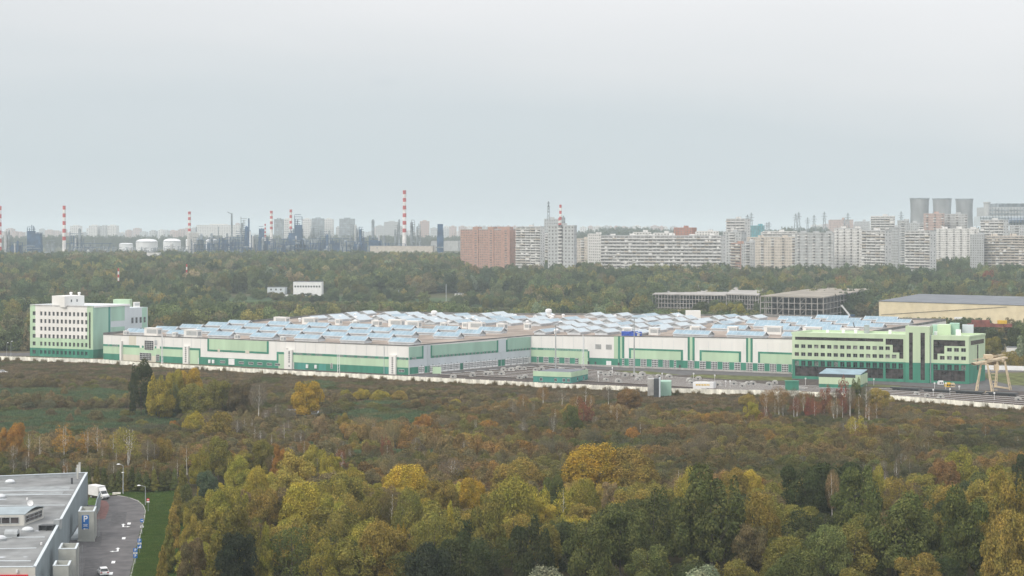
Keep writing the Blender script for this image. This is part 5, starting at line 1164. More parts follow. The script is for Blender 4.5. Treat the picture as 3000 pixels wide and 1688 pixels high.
# ---------------------------------------------------------------- cooling towers, chimneys, pylons
def cooling(x, yt, rt, D, label):
    p = at(x, yt, D); zt = p.z; r0 = rt * D / F; z0 = ZG(D) - 2; hgt = zt - z0
    prof = []
    for k in range(15):
        f = k / 14; w_ = .74; q = (f - w_) / w_; rr_ = r0 * (.93 + .62 * q * q * (1 if f < w_ else .9)); prof.append((rr_, z0 + 3 + (hgt - 3) * f))
    r = T('cooling_tower', label, 'cooling tower', (p.x, D, z0))
    mb = MB(); mb.lathe(prof, (p.x, D), 40, cap=False); mb.lathe([(a * .97, b) for a, b in prof], (p.x, D), 40, cap=False); mb.obj('shell', 'tower_concrete', r, smooth=True)
    mb = MB(); mb.lathe([(prof[-1][0] * 1.03, zt - 1.6), (prof[-1][0] * 1.03, zt + .3), (prof[-1][0] * .95, zt + .3)], (p.x, D), 40, cap=False); mb.obj('rim', 'steel_grey', r)
cooling(2694, 581, 28, 3100, 'left cooling tower, darkest of the three concrete shells'); cooling(2760, 582, 27.5, 3250, 'middle cooling tower between the two other concrete shells'); cooling(2825, 583, 25.5, 3300, 'right cooling tower with a pale patched band under its rim')
def chimney(x, yt, yb, D, wt, wb, label, bands=(), base_white=.0, nb=6, name='striped_chimney', wide_base=None):
    p = at(x, yt, D); z0 = min(ZG(D) - 2, at(x, yb, D).z); k_ = D / F / 2; r = T(name, label, 'chimney', (p.x, D, z0)); zt = p.z; zs = at(x, yb, D).z
    mb = MB(); n = nb * 2 - 1; zb0 = zt - (zt - zs) * (1 - base_white)
    for k in range(n):
        a, b = zt - (zt - zb0) * k / n, zt - (zt - zb0) * (k + 1) / n
        ra_, rb_ = [(wt + (wb - wt) * (zt - z) / (zt - z0)) * k_ for z in (a, b)]
        mb.tube((p.x, D, b), (p.x, D, a), rb_, ra_, n=16, m=1 if k % 2 == 0 else 0, caps=(k == 0))
    mb.tube((p.x, D, z0), (p.x, D, zb0), (wb * 1.15) * k_, (wt + (wb - wt) * .8) * k_, n=16, m=0)
    mb.obj('shaft', ['chimney_white', 'chimney_red'], r)
    mb = MB(); mb.tube((p.x, D, zt - 1.5), (p.x, D, zt - .6), wt * k_ * 1.12, n=16); mb.obj('platform', 'chimney_red', r)
chimney(1185, 558, 709, 2700, 9.5, 13, 'tallest red and white striped chimney rising alone over the refinery', base_white=.185, nb=6)
chimney(188, 603, 730, 2600, 8.5, 11, 'striped chimney second from the left over the forest', base_white=.2, nb=5); chimney(0, 604, 735, 2600, 8.5, 10, 'striped chimney cut by the left edge of the photo', nb=6)
chimney(555, 620, 678, 2900, 8, 9.5, 'striped chimney rising out of a white lattice base', nb=4)
chimney(795, 618, 672, 3100, 8, 9, 'paired striped chimney left of the pale grey tower blocks', nb=4); chimney(852, 614, 672, 3100, 7.5, 9, 'striped chimney beside the tall dark process tower', nb=4); chimney(777, 656, 694, 2750, 4, 5.5, 'short thin striped chimney low in the refinery', nb=4)
chimney(1642, 600, 662, 2500, 7, 7.5, 'striped chimney rising behind the grey tower block', nb=4); chimney(1639, 638, 662, 2480, 6, 6.5, 'shorter striped stack right at the side of the same chimney', nb=2)
p = at(2891, 592, 3000); z0 = at(2891, 634, 3000).z; mb = MB(); mb.tube((p.x, 3000, z0), (p.x, 3000, p.z), 4.6, 5.6, n=14); mb.tube((p.x, 3000, p.z - 2.5), (p.x, 3000, p.z), 6.4, n=14); mb.box(p.x - 7, p.x + 7, 2996, 3004, z0 - 50, z0); tag(mb.obj('water_tower', 'block_grey'), 'pale water tower with wider top left of the power hall', 'water tower')
def truss(x, yt, yb, D, w_, m='steel_grey', arms=(), name='pylon', label='', cat='pylon', group=None, bar_=.5):
    p = at(x, yt, D); z0 = at(x, yb, D).z; h = p.z - z0; a = w_ * D / F / 2; mb = MB(); c = Vector((p.x, D, z0)); n = max(5, int(h / (a * 2.2)))
    for sx, sy in ((-1, -1), (1, -1), (1, 1), (-1, 1)): mb.bar(c + Vector((sx * a, sy * a, 0)), c + Vector((sx * a * .18, sy * a * .18, h)), bar_)
    for k in range(n):
        f, g_ = 1 - .82 * k / n, 1 - .82 * (k + 1) / n; z, y_ = h * k / n, h * (k + 1) / n
        mb.bar(c + Vector((-a * f, -a * f, z)), c + Vector((a * g_, -a * g_, y_)), bar_ * .6); mb.bar(c + Vector((a * f, -a * f, z)), c + Vector((-a * g_, -a * g_, y_)), bar_ * .6)
    for f, wa in arms:
        z = h * f; W = wa * D / F / 2; mb.bar(c + Vector((-W, 0, z)), c + Vector((W, 0, z)), bar_); mb.bar(c + Vector((-W, 0, z)), c + Vector((0, 0, z + h * .04)), bar_ * .6); mb.bar(c + Vector((W, 0, z)), c + Vector((0, 0, z + h * .04)), bar_ * .6)
    return tag(mb.obj(name, m), label, cat, group)
for k, (x, yt, yb) in enumerate(((2190, 629, 672), (2201, 623, 675), (2331, 626, 668), (2340, 621, 668), (2366, 637, 672), (2385, 630, 672), (2415, 620, 670), (2484, 624, 672), (2475, 640, 672), (2640, 619, 660), (2246, 652, 680), (2253, 650, 680))):
    truss(x, yt, yb + 8, 3000 + 40 * k, 9 if yb - yt > 36 else 6, 'steel_grey', ((.62, 14), (.75, 18), (.88, 12)), label=('left small', 'left tall', 'left twin', 'right twin', 'small middle', 'medium middle', 'tallest', 'far right tall', 'faint', 'rightmost', 'tiny left', 'tiny right')[k] + ' power pylon with three cross arms on the far rise', group='power pylons on the skyline', bar_=.55)
truss(1607, 590, 645, 2500, 8, 'steel_grey', ((.2, 8), (.45, 8), (.7, 9), (.9, 9)), 'radio_mast', 'tall grey lattice radio mast left of the striped chimney', 'radio mast', bar_=.8)
def box3(name, label, x0, x1, yt, D, m, cat='building', dep=18, ribs='window_and_shade', fl=6.5, yb=None):
    A, B = at(x0, yt, D), at(x1, yt, D); z0 = at(x0, yb, D).z if yb else ZG(D) - 4; r = T(name, label, cat, (A.x, D, z0))
    mb = MB(); mb.box(A.x, B.x, D, D + dep, z0, A.z); mb.obj('wall', m, r)
    n = int((A.z - z0) / (fl * D / F)); mb = MB(); c = max(2, int((x1 - x0) / 5)); wd = (B.x - A.x) / c; q = fl * D / F
    for f in range(n):
        for k in range(c): mb.box(A.x + wd * (k + .3), A.x + wd * (k + .7), D - .05, D - .003, A.z - q * (f + .8), A.z - q * (f + .35))
    if mb.v: mb.obj('windows', ribs, r, kind='stuff')
    mb = MB(); w2 = (B.x - A.x); mb.box(A.x + w2 * .3, A.x + w2 * .7, D + 3, D + dep - 3, A.z, A.z + 3.0); mb.obj('roof_housing', m, r)
    return r
box3('power_block', 'violet grey power block behind the mast and grey tower', 1596, 1637, 641, 3200, 'block_grey', dep=60, fl=9); box3('power_block', 'narrow dark boiler tower right of the striped chimney', 1646, 1656, 637, 3100, 'steel_grey', dep=20, fl=9)
for k, (x0, x1, y, m_) in enumerate(((803, 828, 642, 'steel_grey'), (829, 852, 642, 'block_white'), (886, 911, 642, 'block_white'), (914, 947, 640, 'steel_grey'), (948, 976, 642, 'block_white'), (994, 1038, 641, 'steel_grey'), (1125, 1168, 650, 'block_grey'), (1230, 1257, 648, 'block_pink'), (984, 996, 666, 'block_grey'), (1168, 1180, 665, 'block_grey'), (1100, 1124, 662, 'block_grey'))):
    box3('tower_block', ('blue grey tower block left of the dark process tower', 'pale tower block behind the striped chimney pair', 'white tower block right of the dark process tower', 'wide grey tower block in the refinery skyline', 'white tower block with dark stripes beside the wide grey', 'broad blue grey tower block in mid skyline', 'hazy stepped block left of the tallest chimney', 'pinkish tower with red stripe right of the tallest chimney', 'low grey block before the broad tower', 'low grey block at the tallest chimney foot', 'small hazy block far from the tallest chimney')[k], x0, x1, y, 4700 + 60 * k, m_, 'tower block', 25)
# far hazy districts
drnd = random.Random(3)
segs = [(-30, 560, 668, 692), (560, 700, 655, 690), (1040, 1350, 668, 690), (1700, 1980, 662, 674), (2380, 2560, 655, 668), (1300, 1600, 663, 672)]
k = 0
for x0, x1, ya, yb in segs:
    x = x0
    while x < x1:
        w_ = drnd.uniform(8, 26); y = drnd.uniform(ya, yb - 8); D = drnd.uniform(5600, 7500)
        o = box3('apartment_block', 'hazy pale apartment block in the far district on the horizon', x, x + w_, y, D, drnd.choice(('block_white', 'block_grey', 'block_pink')), 'apartment block', 40, fl=4.5); o['group'] = 'far hazy apartment blocks'; x += w_ + drnd.uniform(-4, 9); k += 1
for n_, x0, x1, y, lab in ((0, 205, 232, 662, 'tall pale far block pair above the second chimney'), (1, 260, 285, 661, 'tall white far block left of centre haze'), (2, 293, 312, 662, 'tall grey far block beside the white one'), (3, 314, 340, 661, 'pale far tower right of the grey far block'), (4, 575, 700, 659, 'very long pale far hall left of the refinery towers')):
    box3('apartment_block', lab, x0, x1, y, 5400, 'block_white' if n_ != 2 else 'block_grey', 'apartment block', 40, fl=4.5)
# ---------------------------------------------------------------- refinery
def tank(x0, x1, yt, yb, D, label):
    A, B = at(x0, yb, D), at(x1, yb, D); r_ = (B.x - A.x) / 2; h = (yb - yt) * D / F; z0 = ZG(D) - 3; zt = at(x0, yt, D).z; c = ((A.x + B.x) / 2, D + r_); r = T('storage_tank', label, 'tank', (c[0], c[1], z0))
    mb = MB(); mb.lathe([(r_, z0), (r_, zt - h * .35)], c, 32, cap=False); mb.obj('shell', 'tank_white', r, smooth=True)
    mb = MB(); mb.lathe([(r_ * 1.02, zt - h * .36), (r_ * .8, zt - h * .13), (r_ * .45, zt - h * .03), (.1, zt)], c, 32); mb.obj('dome_roof', 'tank_white', r, smooth=True)
    mb = MB(); mb.lathe([(r_ * 1.03, zt - h * .42), (r_ * 1.03, zt - h * .36)], c, 32, cap=False); mb.obj('rim', 'steel_grey', r)
tank(392, 455, 700, 722, 3000, 'largest white domed storage tank left of the refinery'); tank(473, 525, 699, 722, 3050, 'second white domed storage tank'); tank(597, 636, 700, 718, 3300, 'small white domed tank right of the lattice chimney'); tank(543, 556, 700, 716, 3250, 'narrow white tank half hidden at the lattice chimney'); tank(345, 385, 712, 720, 3900, 'flat white tank left of the largest one')
# lattice base of the chimney at x 555
D = 2850; A, B = at(549, 682, D), at(580, 682, D); z0 = ZG(D) - 2; mb = MB()
for k in range(7): x = A.x + (B.x - A.x) * k / 6; mb.box(x - .5, x + .5, D, D + 1, z0, A.z)
for k in range(9): z = z0 + (A.z - z0) * k / 8; mb.box(A.x, B.x, D - .2, D + 1.2, z - .4, z + .4)
mb.box(A.x + 1, B.x - 1, D + 2, D + 15, z0, A.z - 1); tag(mb.obj('lattice_tower', 'block_white'), 'white gridded tower at the foot of a striped chimney', 'tower')
def process(x, w_px, yt, D, dens, label, m='steel_blue', nt=3, solid=0.0):
    r = T('process_unit', label, 'process unit', tuple(at(x, yt, D))); q = random.Random(int(x * 7)); k_ = D / F; z0 = ZG(D) - 3; W = w_px * k_; X0 = (x - CX) * k_; zt = at(x, yt, D).z
    mb = MB(); nx = max(2, int(w_px / 6)); h = (zt - z0); nz = max(2, int(h / (7 * k_)))
    for i in range(nx + 1):
        for j in (0, 1): mb.bar((X0 + W * i / nx, D + j * 10, z0), (X0 + W * i / nx, D + j * 10, z0 + h * q.uniform(.6, 1.0)), .9)
    for i in range(nz): z = z0 + h * .92 * (i + 1) / nz; mb.box(X0, X0 + W * q.uniform(.6, 1), D - .4, D + 10.4, z - .35, z + .35)
    mb.obj('frame', m, r)
    for i in range(nt):
        rr_ = q.uniform(1.2, 2.6); X = X0 + W * q.random(); hh_ = z0 + h * q.uniform(.5, 1.12); mb = MB(); mb.lathe([(rr_, z0), (rr_, hh_ - rr_), (rr_ * .6, hh_ - rr_ * .3), (.1, hh_)], (X, D - 3), 10)
        for z in np.arange(z0 + 8, hh_ - 4, 7): mb.lathe([(rr_ * 1.35, z), (rr_ * 1.35, z + .5)], (X, D - 3), 10, cap=False)
        mb.obj('column', q.choice(('steel_grey', m, m, 'steel_grey', 'block_grey')), r)
    if solid: mb = MB(); mb.box(X0 + W * .04, X0 + W * .96, D - .3, D + 9, z0, z0 + h * solid); mb.obj('enclosure', m, r)
    mb = MB()
    for i in range(3): z = z0 + h * q.uniform(.1, .5); mb.tube((X0 - W * .2, D - 5, z), (X0 + W * 1.2, D - 5, z), .8, n=6)
    mb.obj('pipe', 'steel_grey', r)
process(80, 20, 656, 2700, 1, 'dark blue process tower left of the striped chimney', 'steel_blue', 0, .82); process(100, 18, 674, 2700, 1, 'lower blue part of the left process tower', 'steel_blue', 0, .9)
process(863, 22, 617, 2800, 1, 'tallest dark blue process tower with open frame top', 'steel_blue', 0, .72); process(845, 20, 662, 2800, 1, 'lower dark shoulder left of the tallest process tower', 'steel_blue', 0, .8)
process(1281, 17, 653, 2600, 1, 'round dark blue tower right of the tallest chimney', 'steel_blue', 0, .97); process(758, 18, 655, 2900, 1, 'squat dark unit in the left refinery part', 'steel_blue', 0, .85)
process(706, 17, 630, 2900, 1, 'tall pale open frame tower at the refinery left end', 'steel_grey', 2, 0); process(690, 40, 670, 2750, 1, 'blue lattice unit below the pale open frame tower', 'steel_blue', 3, .4)
process(1204, 11, 634, 2700, 1, 'tall grey column unit right of the tallest chimney', 'steel_grey', 2, .3); process(1222, 10, 654, 2750, 1, 'lower grey column unit beside the tall grey one', 'steel_grey', 2, 0)
process(1156, 15, 652, 2900, 1, 'grey open column unit left of the tallest chimney', 'steel_grey', 2, 0); process(1052, 12, 657, 2800, 1, 'dark banded column unit in mid refinery', 'steel_blue', 2, .5); process(1026, 22, 650, 3000, 1, 'pale column group before the broad tower block', 'steel_grey', 3, 0)
process(1090, 4, 652, 2800, 1, 'single thin grey column right of mid refinery', 'steel_grey', 1, 0); process(908, 30, 655, 3000, 1, 'grey lattice unit before the wide grey tower block', 'steel_grey', 3, .2); process(938, 28, 672, 2850, 1, 'round topped vessel unit in mid refinery', 'steel_blue', 3, .3)
process(15, 14, 683, 2700, 1, 'pair of pale columns at the left edge', 'steel_grey', 2, 0); process(30, 30, 706, 2500, 1, 'low blue unit near the left edge above the forest', 'steel_blue', 2, .8)
process(205, 36, 678, 2900, 1, 'group of grey and blue columns right of the second chimney', 'steel_blue', 4, .2); process(250, 26, 699, 3000, 1, 'low pale gridded unit beyond the second chimney', 'steel_grey', 2, .3); process(135, 24, 700, 2900, 1, 'curved pipe unit left of the second chimney', 'steel_grey', 2, 0)
for k in range(9): process(215 + 38 * k, 30, 718 + (k * 29 % 7), 2560 + 30 * (k % 4), 1, 'low process units of the left tank yard', 'steel_grey', 2, .5)
for o in list(C.objects):
    if o.get('label') == 'low process units of the left tank yard': o['group'] = 'low process units of the left tank yard'
for k in range(16): process(565 + 36 * k + (k % 3) * 6, 34, 690 + (k * 37 % 12), 2650 + (k * 53 % 200), 1, 'low tangle of blue grey pipes and vessels along the refinery front', 'steel_blue' if k % 3 else 'steel_grey', 3, .55 + .15 * (k % 3))
for o in list(C.objects):
    if o.get('label') == 'low tangle of blue grey pipes and vessels along the refinery front': o['group'] = 'low process units along the refinery front'
for k, (x0, x1, y, D) in enumerate(((560, 700, 700, 2640), (640, 800, 693, 2720), (760, 920, 697, 2660), (880, 1030, 696, 2700), (980, 1140, 705, 2640), (600, 760, 711, 2580), (800, 960, 712, 2590), (20, 120, 716, 2620), (190, 330, 711, 2700), (1100, 1200, 712, 2600))):
    A, B = at(x0, y, D), at(x1, y, D); z0 = ZG(D) - 2; h = A.z - z0; mb = MB(); n = int((B.x - A.x) / 6); q = random.Random(k)
    for i in range(n + 1): x = A.x + (B.x - A.x) * i / n; mb.box(x - .4, x + .4, D, D + .8, z0, z0 + h * q.uniform(.7, 1.05)); mb.box(x - .4, x + .4, D + 8, D + 8.8, z0, z0 + h * q.uniform(.6, 1))
    for i in range(5): z = z0 + h * (i + 1) / 5.2; mb.box(A.x + (B.x - A.x) * q.uniform(0, .2), B.x - (B.x - A.x) * q.uniform(0, .2), D - .5, D + 9, z - .7, z, 0)
    for i in range(n // 2): x = A.x + (B.x - A.x) * q.random(); w_ = q.uniform(3, 9); z = z0 + h * q.uniform(.1, .8); mb.box(x, x + w_, D + 1, D + 7, z, z + q.uniform(2.5, 6), q.choice((0, 1, 1)))
    tag(mb.obj('pipe_rack', ['steel_blue', 'steel_grey']), 'long blue grey pipe rack, %s of ten along the refinery front' % ('first', 'second', 'third', 'fourth', 'fifth', 'front left', 'front middle', 'far left', 'tank yard', 'far right')[k], 'pipe rack', 'pipe racks of the refinery')
r = T('tower_crane', 'slender grey crane mast with short jib at the left end of the refinery', 'crane', tuple(at(679, 625, 2800))); mb = MB(); mb.bar(at(679, 735, 2800), at(679, 625, 2800), 2.6); mb.bar(at(680, 628, 2800), at(666, 621, 2800), 1.2); mb.obj('mast', 'steel_grey', r)
pole(729, 720, 640, 2700, 'dark flare stack with white foot in the refinery', 'steel_blue', r_=1.3, name='flare_stack', cat='stack'); pole(733, 725, 678, 2650, 'white stack foot beside the dark flare stack', 'tank_white', r_=1.3, name='stack', cat='stack'); pole(640, 705, 665, 2900, 'thin boom left of the refinery towers', 'steel_grey', r_=.8, cat='stack', name='stack'); pole(575, 680, 664, 2900, 'thin leaning boom at the lattice tower', 'steel_grey', r_=.7, cat='stack', name='stack')
# ---------------------------------------------------------------- foliage
def leaf_mat(name, typ):
    m = bpy.data.materials.new(name); m.use_nodes = True; t = m.node_tree; t.nodes.clear(); L = t.links.new
    o = t.nodes.new('ShaderNodeOutputMaterial')
    if typ == 'obj': c = t.nodes.new('ShaderNodeObjectInfo').outputs['Color']
    else: a = t.nodes.new('ShaderNodeAttribute'); a.attribute_type = 'INSTANCER'; a.attribute_name = 'tint'; c = a.outputs['Color']
    v = t.nodes.new('ShaderNodeAttribute'); v.attribute_name = 'lr'
    r = t.nodes.new('ShaderNodeValToRGB'); e = r.color_ramp.elements; e[0].position = 0; e[0].color = (.45, .48, .45, 1); e[1].position = 1; e[1].color = (1.65, 1.58, 1.4, 1)
    k = e.new(.5); k.color = (1, 1, 1, 1)
    L(v.outputs['Fac'], r.inputs[0]); mm = t.nodes.new('ShaderNodeMix'); mm.data_type = 'RGBA'; mm.blend_type = 'MULTIPLY'; mm.inputs[0].default_value = 1
    L(c, mm.inputs[6]); L(r.outputs[0], mm.inputs[7])
    g = t.nodes.new('ShaderNodeNewGeometry'); n = t.nodes.new('ShaderNodeTexNoise'); n.inputs['Scale'].default_value = .35; n.inputs['Detail'].default_value = 3; L(g.outputs['Position'], n.inputs['Vector'])
    r2 = t.nodes.new('ShaderNodeValToRGB'); q = r2.color_ramp.elements; q[0].position = .35; q[0].color = (.82, .90, .85, 1); q[1].position = .65; q[1].color = (1.12, 1.05, 1.0, 1); L(n.outputs[0], r2.inputs[0])
    m2 = t.nodes.new('ShaderNodeMix'); m2.data_type = 'RGBA'; m2.blend_type = 'MULTIPLY'; m2.inputs[0].default_value = 1; L(mm.outputs[2], m2.inputs[6]); L(r2.outputs[0], m2.inputs[7])
    d = t.nodes.new('ShaderNodeBsdfDiffuse'); tr = t.nodes.new('ShaderNodeBsdfTranslucent'); s = t.nodes.new('ShaderNodeMixShader'); s.inputs[0].default_value = .22
    L(m2.outputs[2], d.inputs[0]); L(m2.outputs[2], tr.inputs[0]); L(d.outputs[0], s.inputs[1]); L(tr.outputs[0], s.inputs[2]); L(s.outputs[0], o.inputs[0]); M[name] = m
leaf_mat('foliage', 'obj'); leaf_mat('foliage_mass', 'inst')
def arr_mesh(name, V, Fq, lr, mname):
    me = bpy.data.meshes.new(name); nv, nf = len(V), len(Fq)
    me.vertices.add(nv); me.vertices.foreach_set('co', V.astype(np.float32).ravel())
    k = Fq.shape[1]; me.loops.add(nf * k); me.loops.foreach_set('vertex_index', Fq.astype(np.int32).ravel()); me.polygons.add(nf)
    me.polygons.foreach_set('loop_start', np.arange(0, nf * k, k, dtype=np.int32))
    me.update(calc_edges=True); a = me.attributes.new('lr', 'FLOAT', 'POINT'); a.data.foreach_set('value', lr.astype(np.float32)); me.materials.append(M[mname]); return me
def leaves(P, Nn, size, rs, jit=.55, asp=1.5):
    n = len(P); Nn = Nn + rs.normal(0, jit, (n, 3)); Nn /= np.linalg.norm(Nn, axis=1)[:, None] + 1e-9
    t = rs.normal(0, 1, (n, 3)); t -= (t * Nn).sum(1)[:, None] * Nn; t /= np.linalg.norm(t, axis=1)[:, None] + 1e-9; b = np.cross(Nn, t)
    s = size * rs.uniform(.6, 1.35, (n, 1)); t = t * s * asp * .5; b = b * s * .5; t[:, 2] *= .6; b[:, 2] *= .6
    V = np.stack([P - t, P + b * .9 + t * .1, P + t, P - b * .9 - t * .1], 1).reshape(-1, 3); Fq = np.arange(4 * n).reshape(n, 4)
    return V, Fq
def lobes(kind, rs):
    L = []
    if kind == 'dome':
        for k in range(22): t = k * 2.4 + rs.uniform(-.3, .3); f = math.sqrt((k + .5) / 22); L.append((.70 * f * math.cos(t), .70 * f * math.sin(t), .72 - .50 * f * f + rs.uniform(-.08, .08), rs.uniform(.18, .36), rs.uniform(.13, .27)))
        L.append((0, 0, .42, .62, .42))
    elif kind == 'round':
        for k in range(13):
            z = .16 + .68 * (k + .5) / 13; rr = math.sqrt(max(.05, 1 - ((z - .5) / .5) ** 2)) * .60 * rs.uniform(.7, 1.2); t = k * 2.4 + rs.uniform(-.4, .4); L.append((rr * math.cos(t), rr * math.sin(t), z, rs.uniform(.22, .42), rs.uniform(.12, .24)))
        L.append((0, 0, .5, .6, .40))
    elif kind == 'oval':
        for k in range(16):
            z = .08 + .82 * (k + .5) / 16; rr = (.62 if z < .5 else .62 * (1 - ((z - .5) / .62) ** 2)) * rs.uniform(.5, 1.25); t = k * 2.4 + rs.uniform(-.5, .5); L.append((rr * math.cos(t), rr * math.sin(t), z + rs.uniform(-.04, .06), rs.uniform(.17, .44) * (1.15 - z * .5), rs.uniform(.11, .21)))
        L.append((0, 0, .46, .5, .44))
    elif kind == 'column':
        for k in range(18):
            z = .05 + .9 * (k + .5) / 18; rr = .50 * (1 - z) ** .6 * rs.uniform(.7, 1.1); t = k * 2.4; L.append((rr * math.cos(t), rr * math.sin(t), z, rs.uniform(.38, .55) * (1.12 - z * .85), rs.uniform(.07, .12)))
        L.append((0, 0, .42, .45, .42))
    elif kind == 'bush':
        for k in range(12): t = k * 2.4; f = math.sqrt((k + .5) / 12); L.append((.68 * f * math.cos(t), .68 * f * math.sin(t), .62 - .42 * f * f + rs.uniform(-.1, .1), rs.uniform(.26, .42), rs.uniform(.2, .34)))
    return L
def crown(kind, n, size, seed, mname, jit=.55, sparse=1.0, name='crown'):
    rs = np.random.RandomState(seed); Ls = lobes(kind, rs); wts = np.array([l[3] * l[3] for l in Ls]); wts[-1] *= .6; wts /= wts.sum(); P = []; Nn = []; LR = []
    for (x, y, z, r, rz), wq in zip(Ls, wts):
        m = int(n * wq * 1.5); d = rs.normal(0, 1, (m, 3)); d /= np.linalg.norm(d, axis=1)[:, None]; d = d[(d[:, 2] > -.55)]
        rad = rs.uniform(.60, 1.0, (len(d), 1)) ** .6 * (1 + .20 * rs.rand(len(d), 1) ** 3) ** (1 if sparse == 1 else 2); p = d * np.array([r, r, rz]) * rad + np.array([x, y, z]); nn = d / np.array([r, r, rz]); nn /= np.linalg.norm(nn, axis=1)[:, None]
        base = rs.uniform(-.12, .12); P.append(p); Nn.append(nn); LR.append(np.clip(rs.beta(2.2, 2.2, len(d)) + base, 0, 1))
    P = np.concatenate(P); Nn = np.concatenate(Nn); LR = np.concatenate(LR); keep = P[:, 2] > .0
    for (x, y, z, r, rz) in Ls: q = ((P - np.array([x, y, z])) / np.array([r, r, rz])); keep &= (np.sum(q * q, 1) > .40)
    P, Nn, LR = P[keep], Nn[keep], LR[keep]
    if len(P) > n: i = rs.permutation(len(P))[:n]; P, Nn, LR = P[i], Nn[i], LR[i]
    Nn[:, 2] += .25; V, Fq = leaves(P, Nn, size, rs, jit); return arr_mesh(name, V, Fq, np.repeat(LR, 4), mname)
def trunk_mesh(seed, m='bark', spread=.55, stems=1, th=.022, nb=7, lo=.25, name='trunk'):
    q = random.Random(seed); mb = MB()
    for s_ in range(stems):
        p = Vector((0, 0, 0)); d = Vector((q.uniform(-.12, .12) * (stems > 1) * 2, q.uniform(-.12, .12) * (stems > 1) * 2, 1)); r = th * (1 if stems == 1 else .75); pts = [(p.copy(), r)]
        for k in range(7): p = p + Vector((d.x * .13 + q.uniform(-.018, .018), d.y * .13 + q.uniform(-.018, .018), .135)); r *= .80; pts.append((p.copy(), r))
        for (a, ra), (b, rb) in zip(pts, pts[1:]): mb.tube(a, b, ra, rb, n=6, caps=False)
        for k in range(nb):
            f = lo + (.92 - lo) * k / nb; i = min(6, int(f * 7)); a, ra = pts[i]; b = pts[i + 1][0]; o_ = a.lerp(b, f * 7 - i if f * 7 - i < 1 else .5); t = k * 2.4 + q.random(); L = spread * (1.05 - f) * q.uniform(.7, 1.1)
            m1 = o_ + Vector((math.cos(t) * L * .55, math.sin(t) * L * .55, L * .30)); e_ = o_ + Vector((math.cos(t) * L, math.sin(t) * L, L * .75)); mb.tube(o_, m1, ra * .45, ra * .3, n=4, caps=False); mb.tube(m1, e_, ra * .3, ra * .1, n=4, caps=False)
            for _ in range(2): e2_ = m1 + Vector((math.cos(t + q.uniform(-1, 1)) * L * .5, math.sin(t + q.uniform(-1, 1)) * L * .5, L * q.uniform(.25, .6))); mb.tube(m1, e2_, ra * .2, ra * .07, n=3, caps=False)
    return mb.mesh(name, m)
def twigs(seed, n, mname, name='crown'):
    rs = np.random.RandomState(seed); d = rs.normal(0, 1, (n, 3)); d /= np.linalg.norm(d, axis=1)[:, None]; rad = rs.uniform(.25, 1, (n, 1)) ** .5; P = d * rad * np.array([.9, .9, .46]) + np.array([0, 0, .52]); P = P[P[:, 2] > .1]; n = len(P)
    up = d[:n] * .5 + np.array([0, 0, .8]) + rs.normal(0, .3, (n, 3)); up /= np.linalg.norm(up, axis=1)[:, None]; sd = np.cross(up, rs.normal(0, 1, (n, 3))); sd /= np.linalg.norm(sd, axis=1)[:, None]
    l = rs.uniform(.03, .08, (n, 1)) * np.array([1, 1, .6]); w_ = rs.uniform(.004, .010, (n, 1)); V = np.stack([P - up * l - sd * w_, P - up * l + sd * w_, P + up * l + sd * w_ * .4, P + up * l - sd * w_ * .4], 1).reshape(-1, 3)
    return arr_mesh(name, V, np.arange(4 * n).reshape(n, 4), np.repeat(rs.uniform(0, 1, n), 4), mname)
CRN = {}
for kind, cnt, n, sz in (('dome', 3, 19000, .036), ('round', 3, 15000, .043), ('oval', 3, 14000, .045), ('column', 3, 8500, .064), ('bush', 2, 9000, .052)):
    CRN[kind] = [crown(kind, n, sz, 11 + 7 * i + len(kind), 'foliage') for i in range(cnt)]
CRN['airy'] = [crown('oval', 5200, .040, 131 + i, 'foliage', .9) for i in range(3)] + [crown('round', 6000, .040, 141, 'foliage', .9)]
CRN['sparse'] = [crown('oval', 2600, .055, 71 + i, 'foliage', .9) for i in range(2)]
CRN['thin'] = [crown('oval', 1500, .055, 91 + i, 'foliage', .8) for i in range(3)]
CRN['bare'] = [twigs(51 + i, 2600, 'foliage') for i in range(3)]
TRK = {'bark': [trunk_mesh(3 + i) for i in range(3)], 'birch': [trunk_mesh(33 + i, 'birch_bark', .36, 1 + i % 3, .024, 9, .45) for i in range(4)], 'barebark': [trunk_mesh(63 + i, 'bark', .5, 2, .012, 10, .2) for i in range(2)]}
COL = dict(gold=(.48, .34, .055), yellow=(.41, .345, .065), ochre=(.32, .25, .07), olive=(.235, .215, .062), ygreen=(.315, .285, .065), green=(.125, .142, .052), dark=(.075, .092, .042), vdark=(.050, .064, .042),
           orange=(.40, .225, .06), rust=(.27, .17, .075), red=(.27, .115, .072), crimson=(.29, .09, .07), tan=(.33, .25, .14), sage=(.27, .30, .20), brown=(.20, .16, .088), grey=(.21, .18, .145), dullgreen=(.17, .19, .075), bluegreen=(.11, .15, .095))
HERO = []
CN = dict(gold='golden', yellow='yellow', ochre='ochre', olive='olive', ygreen='yellow green', green='green', dark='dark green', vdark='nearly black green', orange='orange', rust='rusty brown', red='red', crimson='crimson', tan='pinkish tan', sage='silvery sage', brown='brown', grey='grey leafless', dullgreen='dull green', bluegreen='blue green')
KN = dict(airy='airy tree', sparse='thin small tree', dome='broad willow', round='round tree', oval='oval tree', column='column tree', bush='bush', thin='thin leaved birch', bare='bare birch')
